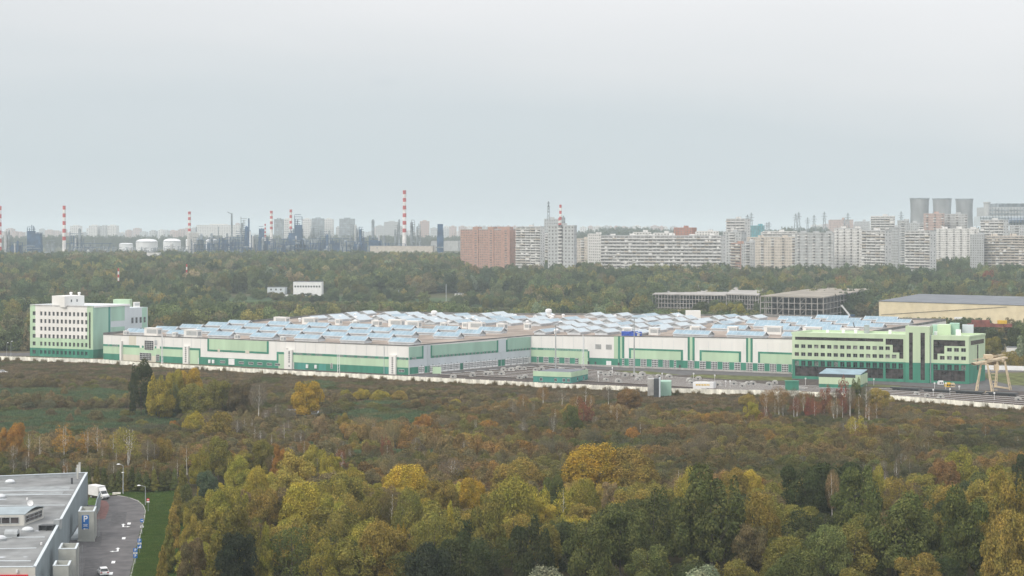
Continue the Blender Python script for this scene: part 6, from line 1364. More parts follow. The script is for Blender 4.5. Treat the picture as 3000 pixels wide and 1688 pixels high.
def tree(X, Y, h, w_, kind, col, label, group=None, bark=None, seed=None, name=None):
    q = random.Random(seed if seed is not None else int(X * 13 + Y * 7)); c = COL[col] if isinstance(col, str) else col; j = q.uniform(.76, 1.02); c = (c[0] * j, c[1] * j * q.uniform(.95, 1.05), c[2] * j)
    nm = name or {'dome': 'willow_tree', 'round': 'broadleaf_tree', 'oval': 'broadleaf_tree', 'column': 'poplar_tree', 'bush': 'bush', 'thin': 'birch_tree', 'sparse': 'small_tree', 'airy': 'broadleaf_tree', 'bare': 'birch_tree'}[kind]
    rz = q.uniform(0, 6.28); r = T(nm, label, 'bush' if kind == 'bush' else 'tree', (X, Y, tz(X, Y)), group, rz)
    if kind != 'bush':
        bk = bark or ('birch' if kind in ('thin', 'bare') else 'bark'); o = bpy.data.objects.new('trunk', q.choice(TRK[bk])); C.objects.link(o); o.parent = r; ws = max(w_ * .9, h * .45); o.scale = (ws, ws, h)
    o = bpy.data.objects.new('crown', q.choice(CRN[kind])); C.objects.link(o); o.parent = r; o.color = (*c, 1)
    z0 = {'dome': .02, 'round': .06, 'oval': .04, 'column': .02, 'bush': 0, 'thin': .30, 'bare': .30, 'sparse': .05, 'airy': .06}[kind]; o.location = (0, 0, h * z0); o.scale = (w_ / 2, w_ / 2, h * (1 - z0) / .97)
    return r
def hero(x, yt, yb, wpx, kind, col, label, **k):
    D = F * H / (yb - YH); s = D / F; HERO.append((x, yt, yb, wpx)); return tree((x - CX) * s, D, (yb - yt) * s, wpx * s * 1.06, kind, col, label, **k)
H_ = [
 (414, 1066, 1222, 84, 'oval', 'dark', 'tall dark green tree standing left of the golden clump on the heath'),
 (552, 1081, 1205, 76, 'round', 'gold', 'golden orange tree at the back of the clump below the depot wall'),
 (508, 1086, 1210, 60, 'round', 'yellow', 'yellow tree between the golden one and its left neighbour in the clump'),
 (466, 1103, 1232, 92, 'oval', 'yellow', 'tall yellow tree at the left edge of the clump, right of the dark one'),
 (572, 1128, 1236, 105, 'round', 'olive', 'olive yellow rounded tree in the middle of the clump'),
 (518, 1128, 1225, 60, 'oval', 'dullgreen', 'dull green tree squeezed between yellow ones in the clump'),
 (650, 1114, 1220, 92, 'round', 'olive', 'olive brown rounded tree right of the clump centre'), (700, 1120, 1225, 80, 'round', 'brown', 'brownish rounded tree at the right of the clump'),
 (757, 1120, 1240, 60, 'bare', 'grey', 'bare grey birch with pale trunk right of the clump'),
 (902, 1112, 1238, 104, 'round', 'gold', 'lone round golden tree standing before the depot wall'),
 (568, 1198, 1268, 70, 'bush', 'yellow', 'small yellow tree in front of the clump, left one'), (646, 1196, 1285, 112, 'bush', 'ochre', 'rusty ochre broad bush in front of the clump'),
 (510, 1228, 1262, 34, 'bush', 'orange', 'little orange bush at the foot of the tall yellow tree'), (934, 1220, 1285, 50, 'oval', 'tan', 'small pinkish tan tree below the lone golden tree'), (1005, 1215, 1272, 42, 'oval', 'ochre', 'small ochre tree right of the pinkish tan one'),
 (4, 1262, 1345, 46, 'oval', 'orange', 'orange brown tree cut by the left edge'), (48, 1238, 1345, 62, 'round', 'orange', 'orange and olive tree second from the left edge'),
 (83, 1268, 1350, 44, 'thin', 'olive', 'thin olive birch between two orange trees at left'), (117, 1275, 1350, 66, 'thin', 'tan', 'pale tan birch in the left orange row'), (187, 1242, 1356, 78, 'thin', 'orange', 'yellow orange birch, highest of the left row'),
 (256, 1262, 1352, 60, 'thin', 'orange', 'orange birch right of the highest one in the row'), (285, 1247, 1352, 74, 'thin', 'tan', 'tan and orange birch in the middle of the left row'), (332, 1265, 1352, 58, 'thin', 'ochre', 'ochre birch left of the pale olive one'),
 (375, 1252, 1372, 90, 'thin', 'ygreen', 'pale olive birch with several white trunks'), (432, 1285, 1374, 40, 'bare', 'grey', 'bare white trunked birch right of the pale olive one'), (454, 1300, 1370, 34, 'bare', 'grey', 'second bare birch, leaning, right of the first'),
 (474, 1270, 1366, 70, 'bush', 'ochre', 'brown orange rounded tree at the right end of the left row'), (78, 1335, 1392, 30, 'bare', 'grey', 'small bare birch behind the store roof, right one'), (38, 1345, 1396, 26, 'bare', 'grey', 'small bare birch behind the store roof, left one'),
 (1128, 1281, 1352, 44, 'sparse', 'red', 'dark red small tree in the middle of the brown scrub'),
 (640, 1280, 1405, 96, 'oval', 'olive', 'olive green tree at the upper left of the near wood'), (585, 1318, 1425, 66, 'oval', 'ygreen', 'yellow green tree at the left tip of the near wood'), (548, 1300, 1392, 50, 'thin', 'rust', 'reddish thin birch above the left tip of the wood'),
 (694, 1345, 1462, 84, 'oval', 'ygreen', 'pale yellow green tree left of the orange flame tree'), (752, 1360, 1478, 90, 'dome', 'yellow', 'yellow green domed willow left of the orange flame tree'), (772, 1290, 1390, 80, 'round', 'olive', 'olive rounded tree at the back edge of the wood, left'),
 (822, 1313, 1415, 56, 'oval', 'orange', 'flame orange tree standing in the upper left wood'), (806, 1345, 1405, 34, 'sparse', 'red', 'small red tree tucked left of the flame orange one'), (925, 1315, 1410, 90, 'oval', 'ygreen', 'yellow green tree right of the flame orange one'), (968, 1330, 1420, 80, 'oval', 'yellow', 'yellow tree in the back row right of the flame tree'),
 (607, 1382, 1490, 76, 'round', 'bluegreen', 'blue green round tree at the left of the wood'), (885, 1405, 1572, 152, 'dome', 'yellow', 'big yellow domed willow in the left wood'), (646, 1424, 1570, 112, 'round', 'ygreen', 'yellow olive round tree beside the narrow yellow one'),
 (685, 1478, 1720, 150, 'oval', 'olive', 'large grey olive tree in front left of the wood'), (766, 1434, 1575, 104, 'round', 'ochre', 'ochre tan round tree left of the big yellow willow'), (585, 1404, 1490, 30, 'column', 'yellow', 'small narrow yellow tree between green ones'),
 (694, 1552, 1765, 136, 'round', 'vdark', 'very dark round tree at the bottom left of the wood'), (779, 1540, 1715, 54, 'column', 'ygreen', 'narrow yellow green tree right of the very dark one'), (1000, 1320, 1400, 50, 'thin', 'red', 'thin reddish birch at the back of the wood'),
 (1190, 1356, 1470, 158, 'dome', 'gold', 'golden domed willow at the back of the middle wood'), (1322, 1342, 1430, 84, 'bare', 'grey', 'pale leafless fan shaped tree right of the golden dome'), (1525, 1340, 1452, 178, 'dome', 'ochre', 'tan ochre broad dome left of the huge golden willow'),
 (1740, 1294, 1455, 215, 'dome', 'gold', 'huge golden rust willow dome in the centre right, left half'), (1848, 1302, 1455, 190, 'dome', 'ochre', 'right half of the huge golden willow group'),
 (1500, 1386, 1590, 190, 'dome', 'ygreen', 'large yellow green weeping willow in the middle of the wood'), (1385, 1386, 1520, 118, 'dome', 'gold', 'golden willow left of the weeping one'), (1300, 1402, 1540, 112, 'round', 'ochre', 'golden orange round tree beside the bare fan tree'),
 (1044, 1408, 1520, 70, 'oval', 'yellow', 'bright yellow tree at the left of the birch group'), (1110, 1425, 1590, 120, 'dome', 'olive', 'olive willow behind the birch group'), (1200, 1420, 1600, 120, 'dome', 'olive', 'olive green willow right behind the birch group'),
 (1146, 1440, 1595, 92, 'bare', 'brown', 'bare white trunked birch, left one of the group in the wood'), (1188, 1450, 1600, 84, 'bare', 'brown', 'bare birch, right one of the group in the wood'), (1172, 1540, 1665, 58, 'oval', 'gold', 'bright golden small tree in front of the birch group'),
 (1320, 1478, 1665, 52, 'column', 'yellow', 'yellow column tree in the middle front of the wood'), (1436, 1450, 1660, 124, 'oval', 'olive', 'olive tree below the golden willow'), (1652, 1428, 1560, 64, 'thin', 'yellow', 'yellow birch with a forked white trunk'),
 (1706, 1388, 1540, 122, 'dome', 'ygreen', 'green yellow willow right of the forked birch'), (1618, 1394, 1520, 72, 'round', 'green', 'dark green tree behind the forked birch'), (1790, 1412, 1520, 76, 'oval', 'tan', 'pale tan tree at the foot of the huge willow'),
 (1818, 1470, 1705, 190, 'round', 'green', 'big dark olive tree below the pale tan one'), (1915, 1440, 1660, 190, 'oval', 'green', 'large dark green tree left of the wood centre right'), (1555, 1522, 1750, 150, 'oval', 'dark', 'dark green tree at the bottom under the weeping willow'),
 (1347, 1560, 1790, 150, 'oval', 'dark', 'dark tree at the bottom, left of the silvery bush'), (1256, 1590, 1820, 150, 'round', 'vdark', 'very dark tree at the bottom middle'), (1715, 1532, 1770, 168, 'oval', 'green', 'dark olive tree above the orange bush at the bottom'),
 (1607, 1645, 1790, 190, 'bush', 'sage', 'silvery sage willow bush at the bottom middle'), (1759, 1664, 1745, 82, 'bush', 'rust', 'rust orange bush at the bottom edge'), (1986, 1372, 1490, 60, 'thin', 'tan', 'pale birch with white trunks rising before the dark right wood'),
 (2420, 1135, 1222, 44, 'sparse', 'red', 'orange red tree in front of the green shed'), (2374, 1160, 1232, 40, 'sparse', 'crimson', 'crimson small tree left of the orange red one'), (2470, 1110, 1222, 42, 'sparse', 'crimson', 'dark red tree reaching up over the green shed'),
 (2510, 1114, 1216, 68, 'oval', 'dullgreen', 'grey green tree right of the dark red one'), (2282, 1130, 1228, 70, 'bare', 'rust', 'reddish bare birch with bright white trunk'), (2248, 1140, 1222, 52, 'bare', 'rust', 'reddish brown bare tree left of the white trunked birch'), (2325, 1135, 1224, 40, 'bare', 'grey', 'grey bare birch left of the crimson tree'),
 (2537, 1120, 1228, 34, 'bare', 'grey', 'bare birch with straight white trunk right of the green tree'), (2450, 1140, 1222, 34, 'bare', 'grey', 'bare birch between the two red trees'), (2492, 1130, 1226, 34, 'bare', 'grey', 'bare birch right of the dark red tree'), (2577, 1140, 1205, 84, 'round', 'ochre', 'orange olive round tree at the bend of the wall'),
 (2206, 1178, 1244, 60, 'oval', 'yellow', 'pointed yellow tree alone on the right heath'), (2508, 1220, 1296, 64, 'thin', 'yellow', 'yellow crowned birch clump with many white trunks, main one'), (2470, 1238, 1290, 30, 'bare', 'grey', 'left bare birch of the white trunked clump'), (2534, 1232, 1292, 30, 'bare', 'grey', 'right bare birch of the white trunked clump'), (2492, 1228, 1290, 36, 'bare', 'tan', 'bare birch inside the white trunked clump'),
 (2433, 1348, 1540, 200, 'round', 'dark', 'big dark green tree dominating the right wood'), (2355, 1360, 1560, 150, 'round', 'dark', 'dark green tree left of the dominating one'), (2511, 1365, 1600, 160, 'oval', 'green', 'olive dark tree right of the dominating one'), (2562, 1380, 1520, 80, 'oval', 'ygreen', 'yellow green tree at the right shoulder of the dark pair'),
 (2087, 1395, 1690, 230, 'oval', 'green', 'huge dark olive tree in the lower centre right'), (2222, 1430, 1665, 150, 'dome', 'ochre', 'yellow brown willow slope right of the huge olive tree'), (2020, 1362, 1560, 110, 'dome', 'ygreen', 'yellow topped willow behind the huge olive tree'), (2150, 1375, 1500, 90, 'round', 'ochre', 'ochre tree between yellow willow and brown shrubs'),
 (2204, 1380, 1480, 76, 'round', 'yellow', 'yellow round tree above the willow slope'), (2195, 1530, 1700, 122, 'round', 'brown', 'brown leafless looking round tree in the right front'), (2416, 1540, 1735, 150, 'round', 'dullgreen', 'pale sage green round tree in the right front'), (2628, 1466, 1720, 220, 'oval', 'green', 'large olive green tree in the right front'),
 (2823, 1450, 1720, 180, 'oval', 'green', 'dark olive tree left of the ochre ones at the right'), (2954, 1395, 1660, 150, 'oval', 'ochre', 'ochre tree at the right edge'), (2970, 1500, 1760, 170, 'round', 'ochre', 'ochre orange tree at the lower right corner'), (2815, 1312, 1450, 104, 'oval', 'ygreen', 'olive yellow tree behind the right wood'),
 (2765, 1342, 1470, 100, 'round', 'rust', 'rusty brown tree left of the olive yellow one'), (2925, 1372, 1510, 100, 'oval', 'ygreen', 'yellow olive tree near the right edge'), (2065, 1642, 1790, 200, 'bush', 'sage', 'silvery bush at the bottom right of the centre'), (2932, 1540, 1790, 150, 'oval', 'ochre', 'brown ochre tree in the lower right'), (3000, 1330, 1480, 90, 'oval', 'dark', 'dark spruce like tree cut by the right edge'),
 (2628, 1342, 1440, 20, 'bare', 'grey', 'single dead white birch trunk before the pond'), (2595, 1375, 1440, 18, 'bare', 'grey', 'smaller dead birch left of the single dead trunk'), (2440, 1375, 1560, 50, 'bare', 'tan', 'leaning bare birch inside the dark pair of trees'),
 (1710, 1172, 1252, 58, 'sparse', 'red', 'dull red tree beside the dark green one on the heath'), (1678, 1188, 1286, 60, 'oval', 'green', 'dark green oval tree on the heath below the wall'), (1620, 1214, 1290, 34, 'bare', 'grey', 'bare white birch on the heath left of the dark green tree'), (1745, 1220, 1262, 26, 'bare', 'grey', 'short white trunked birch right of the red tree'),
 (1838, 1140, 1208, 82, 'round', 'rust', 'rust red tree in front of the wall near the gatehouse'), (1915, 1176, 1224, 62, 'bush', 'rust', 'rust red low tree below the gatehouse'), (1782, 1130, 1200, 40, 'bare', 'grey', 'grey bare birch left of the rust red tree'), (1805, 1190, 1240, 48, 'oval', 'tan', 'tan small tree under the rust red one'), (1855, 1245, 1300, 60, 'bush', 'orange', 'orange brown bush on the right heath'),
 (1238, 1216, 1262, 50, 'oval', 'orange', 'small orange tree in the middle heath'), (1220, 1240, 1275, 40, 'bush', 'tan', 'tan orange bush at the foot of the small orange tree'), (1380, 1210, 1250, 50, 'bush', 'rust', 'rusty bush on the middle heath'), (1430, 1226, 1262, 70, 'bush', 'orange', 'wide orange bush on the middle heath'),
 (1060, 1135, 1172, 60, 'bush', 'yellow', 'yellow shrub strip below the wall, left piece'), (1115, 1138, 1174, 60, 'bush', 'yellow', 'yellow shrub strip below the wall, second piece'), (1170, 1140, 1174, 60, 'bush', 'ochre', 'yellow shrub strip below the wall, third piece'), (1335, 1166, 1192, 40, 'bush', 'yellow', 'small yellow bush alone below the wall'), (1014, 1138, 1168, 40, 'bush', 'ygreen', 'greenish shrub at the left end of the yellow strip'),
 (1545, 1178, 1212, 46, 'bush', 'ochre', 'small ochre bush on the heath right of the middle'), (1460, 1184, 1212, 50, 'bush', 'tan', 'tan bush on the heath'), (2190, 1150, 1190, 60, 'bush', 'ochre', 'ochre bush close below the wall right'), (2800, 1345, 1380, 40, 'bush', 'sage', 'pale bush right of the pond'),
 (535, 1365, 1475, 52, 'column', 'olive', 'olive column tree, farthest in the row along the verge'), (520, 1432, 1540, 52, 'column', 'olive', 'second olive column tree along the verge'), (508, 1480, 1605, 56, 'column', 'ochre', 'ochre column tree, third along the verge'),
 (494, 1545, 1680, 56, 'column', 'olive', 'olive column tree, fourth along the verge'), (476, 1605, 1760, 60, 'column', 'ochre', 'nearest column tree along the verge'), (556, 1500, 1640, 60, 'oval', 'ochre', 'ochre tree just behind the verge row'), (560, 1580, 1760, 80, 'round', 'brown', 'brown tree at the bottom behind the verge row'), (545, 1420, 1520, 60, 'oval', 'dullgreen', 'dull green tree behind the verge row'),
 (2915, 964, 1040, 74, 'round', 'dark', 'dark tree in front of the rust red containers, left one'), (2985, 955, 1042, 84, 'round', 'dark', 'dark tree in front of the rust red containers, right one'), (2905, 988, 1062, 62, 'round', 'olive', 'olive round tree right beside the green offices'),
 (2962, 1022, 1076, 72, 'bush', 'ochre', 'ochre bush behind the gantry crane'), (2905, 1032, 1073, 52, 'bush', 'rust', 'rusty bush between offices and gantry crane'), (3010, 1030, 1078, 60, 'bush', 'ochre', 'ochre bush at the right edge behind the crane'),
 (2052, 884, 958, 64, 'round', 'dark', 'dark tree before the farther steel frame'), (2105, 888, 960, 72, 'round', 'olive', 'olive round tree before the steel frames'), (2160, 886, 960, 62, 'round', 'ygreen', 'yellow green tree at the left end of the dark steel frame'), (1724, 900, 962, 60, 'round', 'olive', 'olive tree poking up over the depot roof'), (1806, 905, 960, 46, 'bush', 'olive', 'low olive bush over the depot roof edge'),
]
for h in H_: hero(*h)
TH = random.Random(77)
for nm, n, x0, x1, y0, y1, hh, cs in (('thicket under the gatehouse', 16, 1480, 1900, 1190, 1290, 62, ('grey', 'brown', 'rust')), ('thicket before the long shed', 20, 2225, 2570, 1205, 1250, 66, ('rust', 'grey', 'brown', 'red')), ('thicket right of the golden clump', 12, 690, 890, 1235, 1330, 60, ('grey', 'grey', 'brown')),
      ('heath above the right pond', 8, 2560, 2760, 1330, 1420, 55, ('grey', 'brown')), ('row behind the store', 14, 5, 520, 1350, 1410, 60, ('brown', 'grey', 'rust')), ('heath below the green reeds', 10, 960, 1420, 1270, 1390, 55, ('brown', 'grey')), ('upper rim of the left wood', 9, 600, 1020, 1345, 1400, 60, ('rust', 'brown', 'grey')), ('rust scrub at the far right', 8, 2600, 2990, 1250, 1400, 45, ('brown', 'rust'))):
    for k in range(n):
        x = x0 + (x1 - x0) * (k + TH.random()) / n; yb = TH.uniform(y0, y1); h = hh * TH.uniform(.75, 1.1); c_ = TH.choice(cs); o = hero(x, yb - h, yb, h * TH.uniform(.5, .8), TH.choice(('bare', 'bare', 'thin')), c_, '', group='bare trees of the ' + nm); HERO.pop()
        o['zone'] = '%s|%s bare tree' % (nm, CN[c_].replace(' leafless', ''))
for k, x in enumerate(range(262, 530, 21)):
    hero(x + rnd.uniform(-4, 4), 1368 + rnd.uniform(0, 26), 1441 + rnd.uniform(-3, 3), 30 + rnd.uniform(0, 9), 'column', ('dullgreen', 'olive', 'green', 'dullgreen')[k % 4], 'column tree %s in the hedge row behind the truck' % ('first', 'second', 'third', 'fourth', 'fifth', 'sixth', 'seventh', 'eighth', 'ninth', 'tenth', 'eleventh', 'twelfth', 'thirteenth')[k], group='hedge trees behind the road')
# near wood: the rest of the trees
def pal(x, y, q):
    u = q.random()
    if x > 2700: W = (('ochre', .3), ('green', .25), ('olive', .25), ('ygreen', .1), ('dark', .1))
    elif x > 1780: W = (('green', .38), ('dark', .22), ('olive', .22), ('brown', .08), ('ochre', .1)) if y > 1520 else (('olive', .3), ('ochre', .25), ('green', .25), ('brown', .2))
    elif x > 1150: W = (('green', .3), ('dark', .25), ('olive', .28), ('brown', .1), ('ochre', .07)) if y > 1570 else (('ochre', .28), ('ygreen', .28), ('olive', .16), ('yellow', .20), ('brown', .08))
    else: W = (('olive', .30), ('green', .18), ('brown', .1), ('ochre', .24), ('ygreen', .18)) if y > 1560 else (('olive', .2), ('ygreen', .3), ('ochre', .24), ('yellow', .14), ('brown', .12))
    s = 0
    for n_, w_ in W:
        s += w_
        if u < s: return n_
    return W[0][0]
def verge_x(y): return float(np.interp(y, [1430, 1500, 1600, 1700, 1850], [545, 530, 510, 490, 470]))
fr = random.Random(21); cand = []; rowi = 0; Y = 322.0
while Y < 640:
    Wd = .34 * Y; X = -Wd + (rowi % 2) * 5
    while X < Wd:
        x_, y_ = X + fr.uniform(-3, 3), Y + fr.uniform(-3, 3); px, py = pix(x_, y_, 0); X += 10.2
        if py < wood_y(px) + 6 or px < verge_x(py) + 45 or px > 3110: continue
        ppm = F / y_; w_ = fr.uniform(9.0, 14.5); h = fr.uniform(9, 14.5)
        lim = wood_y(px) - 40 + fr.uniform(0, 25); skip = False
        for hx, ht, hb, hw in HERO:
            if abs(px - hx) < hw * .55 and py >= hb - 4: lim = max(lim, ht + .62 * (hb - ht))
            if abs(px - hx) < hw * .32 and abs(py - hb) < 22: skip = True
            if abs(px - hx) < hw * .42 + w_ * ppm * .3 and py < hb and py > hb - 70 and hb > 1395: lim = max(lim, ht + 8)
        if skip: continue
        h = min(h, (py - lim) / ppm)
        if h < 3.2: continue
        w_ = min(w_, max(h * 1.25, 6)); cand.append((y_, x_, h, w_, px, py))
    Y += 9.4; rowi += 1
cand.sort(); SM = []
for i, (Yc, Xc, h, w_, px, py) in enumerate(cand):
    kind = fr.choice(('round', 'oval', 'dome', 'airy', 'airy', 'bush' if h < 7 else 'oval')); col = pal(px, py - h * F / Yc * .5, fr)
    if kind == 'airy' and not (i < 150 and h > 4.5): kind = 'oval'
    if i < 150 and h > 4.5:
        third = 'left' if px < 1150 else 'middle' if px < 1780 else 'right' if px < 2500 else 'far right'; row_ = 'lowest' if py > 1700 else 'lower' if py > 1600 else 'upper'
        tree(Xc, Yc, h, w_, kind, col, '%s %s in the near wood' % (CN[col], KN[kind]), 'crowns filling the %s near wood' % third)['zone'] = '%s rows, %s near wood|%s %s' % (row_, third, CN[col], KN[kind])
    else: SM.append((Xc, Yc, h, w_, kind, col))
# ---------------------------------------------------------------- scattered masses
def scatter(name, label, pts, protos):
    """pts: list of (loc, scale, rz, idx, tint)"""
    col = bpy.data.collections.new(name + '_kinds')
    for k, me in enumerate(protos): o = bpy.data.objects.new('%s_kind_%02d' % (name, k), me); col.objects.link(o)
    me = bpy.data.meshes.new(name); n = len(pts); me.vertices.add(n); me.vertices.foreach_set('co', np.array([p[0] for p in pts], dtype=np.float32).ravel())
    for an, ty, key, data in (('sc', 'FLOAT_VECTOR', 'vector', [p[1] for p in pts]), ('rz', 'FLOAT', 'value', [p[2] for p in pts]), ('idx', 'INT', 'value', [p[3] for p in pts]), ('tint', 'FLOAT_COLOR', 'color', [(*p[4], 1) for p in pts])):
        a = me.attributes.new(an, ty, 'POINT'); a.data.foreach_set(key, np.array(data, dtype=np.int32 if ty == 'INT' else np.float32).ravel())
    ob = bpy.data.objects.new(name, me); C.objects.link(ob); ob['kind'] = 'stuff'; ob['label'] = label
    ng = bpy.data.node_groups.new(name, 'GeometryNodeTree'); ng.interface.new_socket('Geometry', in_out='INPUT', socket_type='NodeSocketGeometry'); ng.interface.new_socket('Geometry', in_out='OUTPUT', socket_type='NodeSocketGeometry')
    nn = ng.nodes.new; L = ng.links.new; gi, go = nn('NodeGroupInput'), nn('NodeGroupOutput'); ip = nn('GeometryNodeInstanceOnPoints'); ci = nn('GeometryNodeCollectionInfo'); ci.inputs['Collection'].default_value = col; ci.inputs['Separate Children'].default_value = True; ci.inputs['Reset Children'].default_value = True
    def na(nm, dt): a = nn('GeometryNodeInputNamedAttribute'); a.data_type = dt; a.inputs['Name'].default_value = nm; return a.outputs['Attribute']
    cx = nn('ShaderNodeCombineXYZ'); L(na('rz', 'FLOAT'), cx.inputs[2]); L(gi.outputs[0], ip.inputs['Points']); L(ci.outputs[0], ip.inputs['Instance']); ip.inputs['Pick Instance'].default_value = True; L(na('idx', 'INT'), ip.inputs['Instance Index']); L(cx.outputs[0], ip.inputs['Rotation']); L(na('sc', 'FLOAT_VECTOR'), ip.inputs['Scale']); L(ip.outputs[0], go.inputs[0])
    md = ob.modifiers.new('scatter', 'NODES'); md.node_group = ng; return ob
def jc(c, q, a=.2, b=.08): j = q.uniform(1 - a, 1 + a); return (c[0] * j * q.uniform(1 - b, 1 + b), c[1] * j, c[2] * j * q.uniform(1 - b, 1 + b))
MC = {k: crown(k, int(n * 1.5), s_ * .8, 201 + i, 'foliage_mass', name='crown_mass') for i, (k, n, s_) in enumerate((('dome', 2600, .085), ('round', 2300, .095), ('oval', 2000, .10), ('column', 1200, .12)))}
MCn = {k: crown(k, n, s_, 231 + i, 'foliage_mass', name='crown_near') for i, (k, n, s_) in enumerate((('dome', 14000, .040), ('round', 11500, .047), ('oval', 11500, .049), ('bush', 8000, .056)))}
kl = ['dome', 'round', 'oval', 'bush']
scatter('woodland', 'crowns of the near wood filling in between the nearer trees', [((x, y, 0), (w_ / 2, w_ / 2, h), fr.uniform(0, 6.28), kl.index(k) if k in kl else 1, jc(COL[c], fr)) for x, y, h, w_, k, c in SM], [MCn[k] for k in kl])
# shrubs on the heath
BS = [crown('bush', 2600, .085, 301 + i, 'foliage_mass', name='shrub') for i in range(3)] + [twigs(311, 1400, 'foliage_mass', 'shrub')]
sr = random.Random(8); pts = []
nzv = lambda x, y: 0.5 + .5 * math.sin(x * .021 + 1.3 * math.sin(y * .017)) * math.cos(y * .027 + 1.7 * math.sin(x * .011))
from mathutils import noise as mnoise
def nz(x, y, s): return mnoise.noise(Vector((x / s, y / s, 3.1)))
Y = 418.0
while Y < 800:
    X = -.33 * Y
    while X < .33 * Y:
        x_, y_ = X + sr.uniform(-1.4, 1.4), Y + sr.uniform(-1.4, 1.4); px, py = pix(x_, y_, 0); X += 3.5
        fy = fence_y(px)
        if py < fy + 26 or (px < 545 and py > 1436) or (px < 330 and py > 1395): continue
        inreed = any(ell(px, py, *c) < 1 for c in REEDS)
        if py > wood_y(px) + 25: continue
        dfe = py - fy; v = nz(x_, y_, 22); v2 = nz(x_ + 90, y_, 9)
        left = px < 1000; dens = .95
        if dfe < 70: dens = .12 + .5 * max(0, v)
        elif left and py < 1215: dens = .25 + .5 * (v > .05)
        if px > 2600: dens = max(dens, .75 if dfe > 45 else .3)
        if inreed: dens = .03
        if ell(px, py, 2716, 1418, 34, 12) < 1 or ell(px, py, 2603, 1405, 20, 9) < 1 or ell(px, py, 895, 1210, 70, 20) < 1: continue
        if sr.random() > dens: continue
        hh = sr.uniform(1.8, 4.4) * (1 + .35 * v) * (.7 if dfe < 70 else 1)
        if py > 1290 and px > 1000: hh *= 1.25
        if px > 1000 and py > 1190:
            c = 'rust' if v > .2 else 'brown' if v > -.12 else 'olive'
            if v2 > .38: c = 'orange' if v > .2 else 'ochre'
            if v2 < -.36: c = 'grey'
        else: c = 'brown' if v > -.05 else 'grey' if v2 > 0 else 'olive'
        if px < 1000 and py > 1290: c = sr.choice(('brown', 'brown', 'olive', 'rust'))
        tc = COL[c]; tc = tuple(a * .6 + b * .4 for a, b in zip(tc, (.19, .168, .085)))
        k = 3 if (c == 'grey' and sr.random() < .7) else sr.randrange(3); w_ = sr.uniform(3.0, 7.2) * (1.2 if k == 3 else 1)
        v3 = nz(x_ + 300, y_ + 40, 55); hh *= 1 + .5 * v3; w_ = w_ * (1 + .5 * v3) if False else w_; tc = tuple(a * (.84 + .5 * v3) for a in tc)
        if v3 > .18 and px > 1000 and py > 1200: tc = (tc[0] * 1.06, tc[1], tc[2] * .85)
        if v3 < -.2: tc = (tc[0] * .85, tc[1] * .98, tc[2])
        pts.append(((x_, y_, -.15), (w_ / 2, w_ / 2, hh * (1.4 if k == 3 else 1)), sr.uniform(0, 6.28), k, jc(tc, sr, .25)))
    Y += 3.4
scatter('scrub', 'brown and rust coloured scrub covering the heath behind the wood', pts, BS)
# grass, reeds and weeds as tufts
def tuft(seed, n, hgt, name='tuft', sp=1.0, w0=.03):
    rs = np.random.RandomState(seed); P = np.zeros((n, 3)); a = rs.uniform(0, 6.28, n); r = np.sqrt(rs.uniform(0, 1, n)) * sp; P[:, 0] = r * np.cos(a); P[:, 1] = r * np.sin(a)
    up = np.stack([rs.normal(0, .28, n), rs.normal(0, .28, n), np.ones(n)], 1) * rs.uniform(.45, 1, (n, 1)) * hgt; sd = np.stack([np.cos(a * 3), np.sin(a * 3), np.zeros(n)], 1) * w0 * rs.uniform(.6, 1.5, (n, 1))
    V = np.stack([P - sd, P + sd, P + up + sd * .3, P + up - sd * .3], 1).reshape(-1, 3); return arr_mesh(name, V, np.arange(4 * n).reshape(n, 4), np.repeat(rs.uniform(.1, .9, n), 4), 'foliage_mass')
TF = [tuft(401 + i, 110, 1.0, w0=.06) for i in range(3)]; pr_, pg, pv = [], [], []
Y = 500.0
while Y < 905:
    X = -.33 * Y
    while X < .33 * Y:
        x_, y_ = X + sr.uniform(-1, 1), Y + sr.uniform(-1, 1); px, py = pix(x_, y_, 0); X += 2.1; fy = fence_y(px)
        if py < fy + 2 or py > wood_y(px) or (px < 545 and py > 1436): continue
        if any(ell(px, py, *c) < 1 for c in REEDS): pr_.append(((x_, y_, 0), (1.5, 1.5, sr.uniform(.9, 1.5)), sr.uniform(0, 6), sr.randrange(3), jc((.105, .15, .085) if nz(x_, y_, 12) > -.1 else (.14, .15, .08), sr, .2)))
        elif py < fy + 95 or sr.random() < .35:
            v = nz(x_, y_, 15); pg.append(((x_, y_, 0), (1.4, 1.4, sr.uniform(.4, .95) * (1.3 if v > .1 else 1)), sr.uniform(0, 6), sr.randrange(3), jc((.18, .14, .09) if v > .05 else (.135, .11, .07) if v > -.25 else (.12, .125, .06), sr, .25)))
    Y += 2.0
for k in range(900):                                         # weeds along the foot of the wall
    x = sr.uniform(-10, 3050); y = fence_y(x) + sr.uniform(1, 5); p = gp(x, y); p.y -= .6; tall = sr.random() < .16; pg.append(((p.x, p.y, 0), (.9, .9, sr.uniform(1.6, 3.0) if tall else sr.uniform(.4, 1.3)), sr.uniform(0, 6), sr.randrange(3), jc((.17, .13, .06), sr, .3)))
scatter('reeds', 'dull green reed beds lying between the brown scrub', pr_, TF); scatter('dry_grass', 'brown dry grass and weeds in front of the boundary wall', pg, TF)
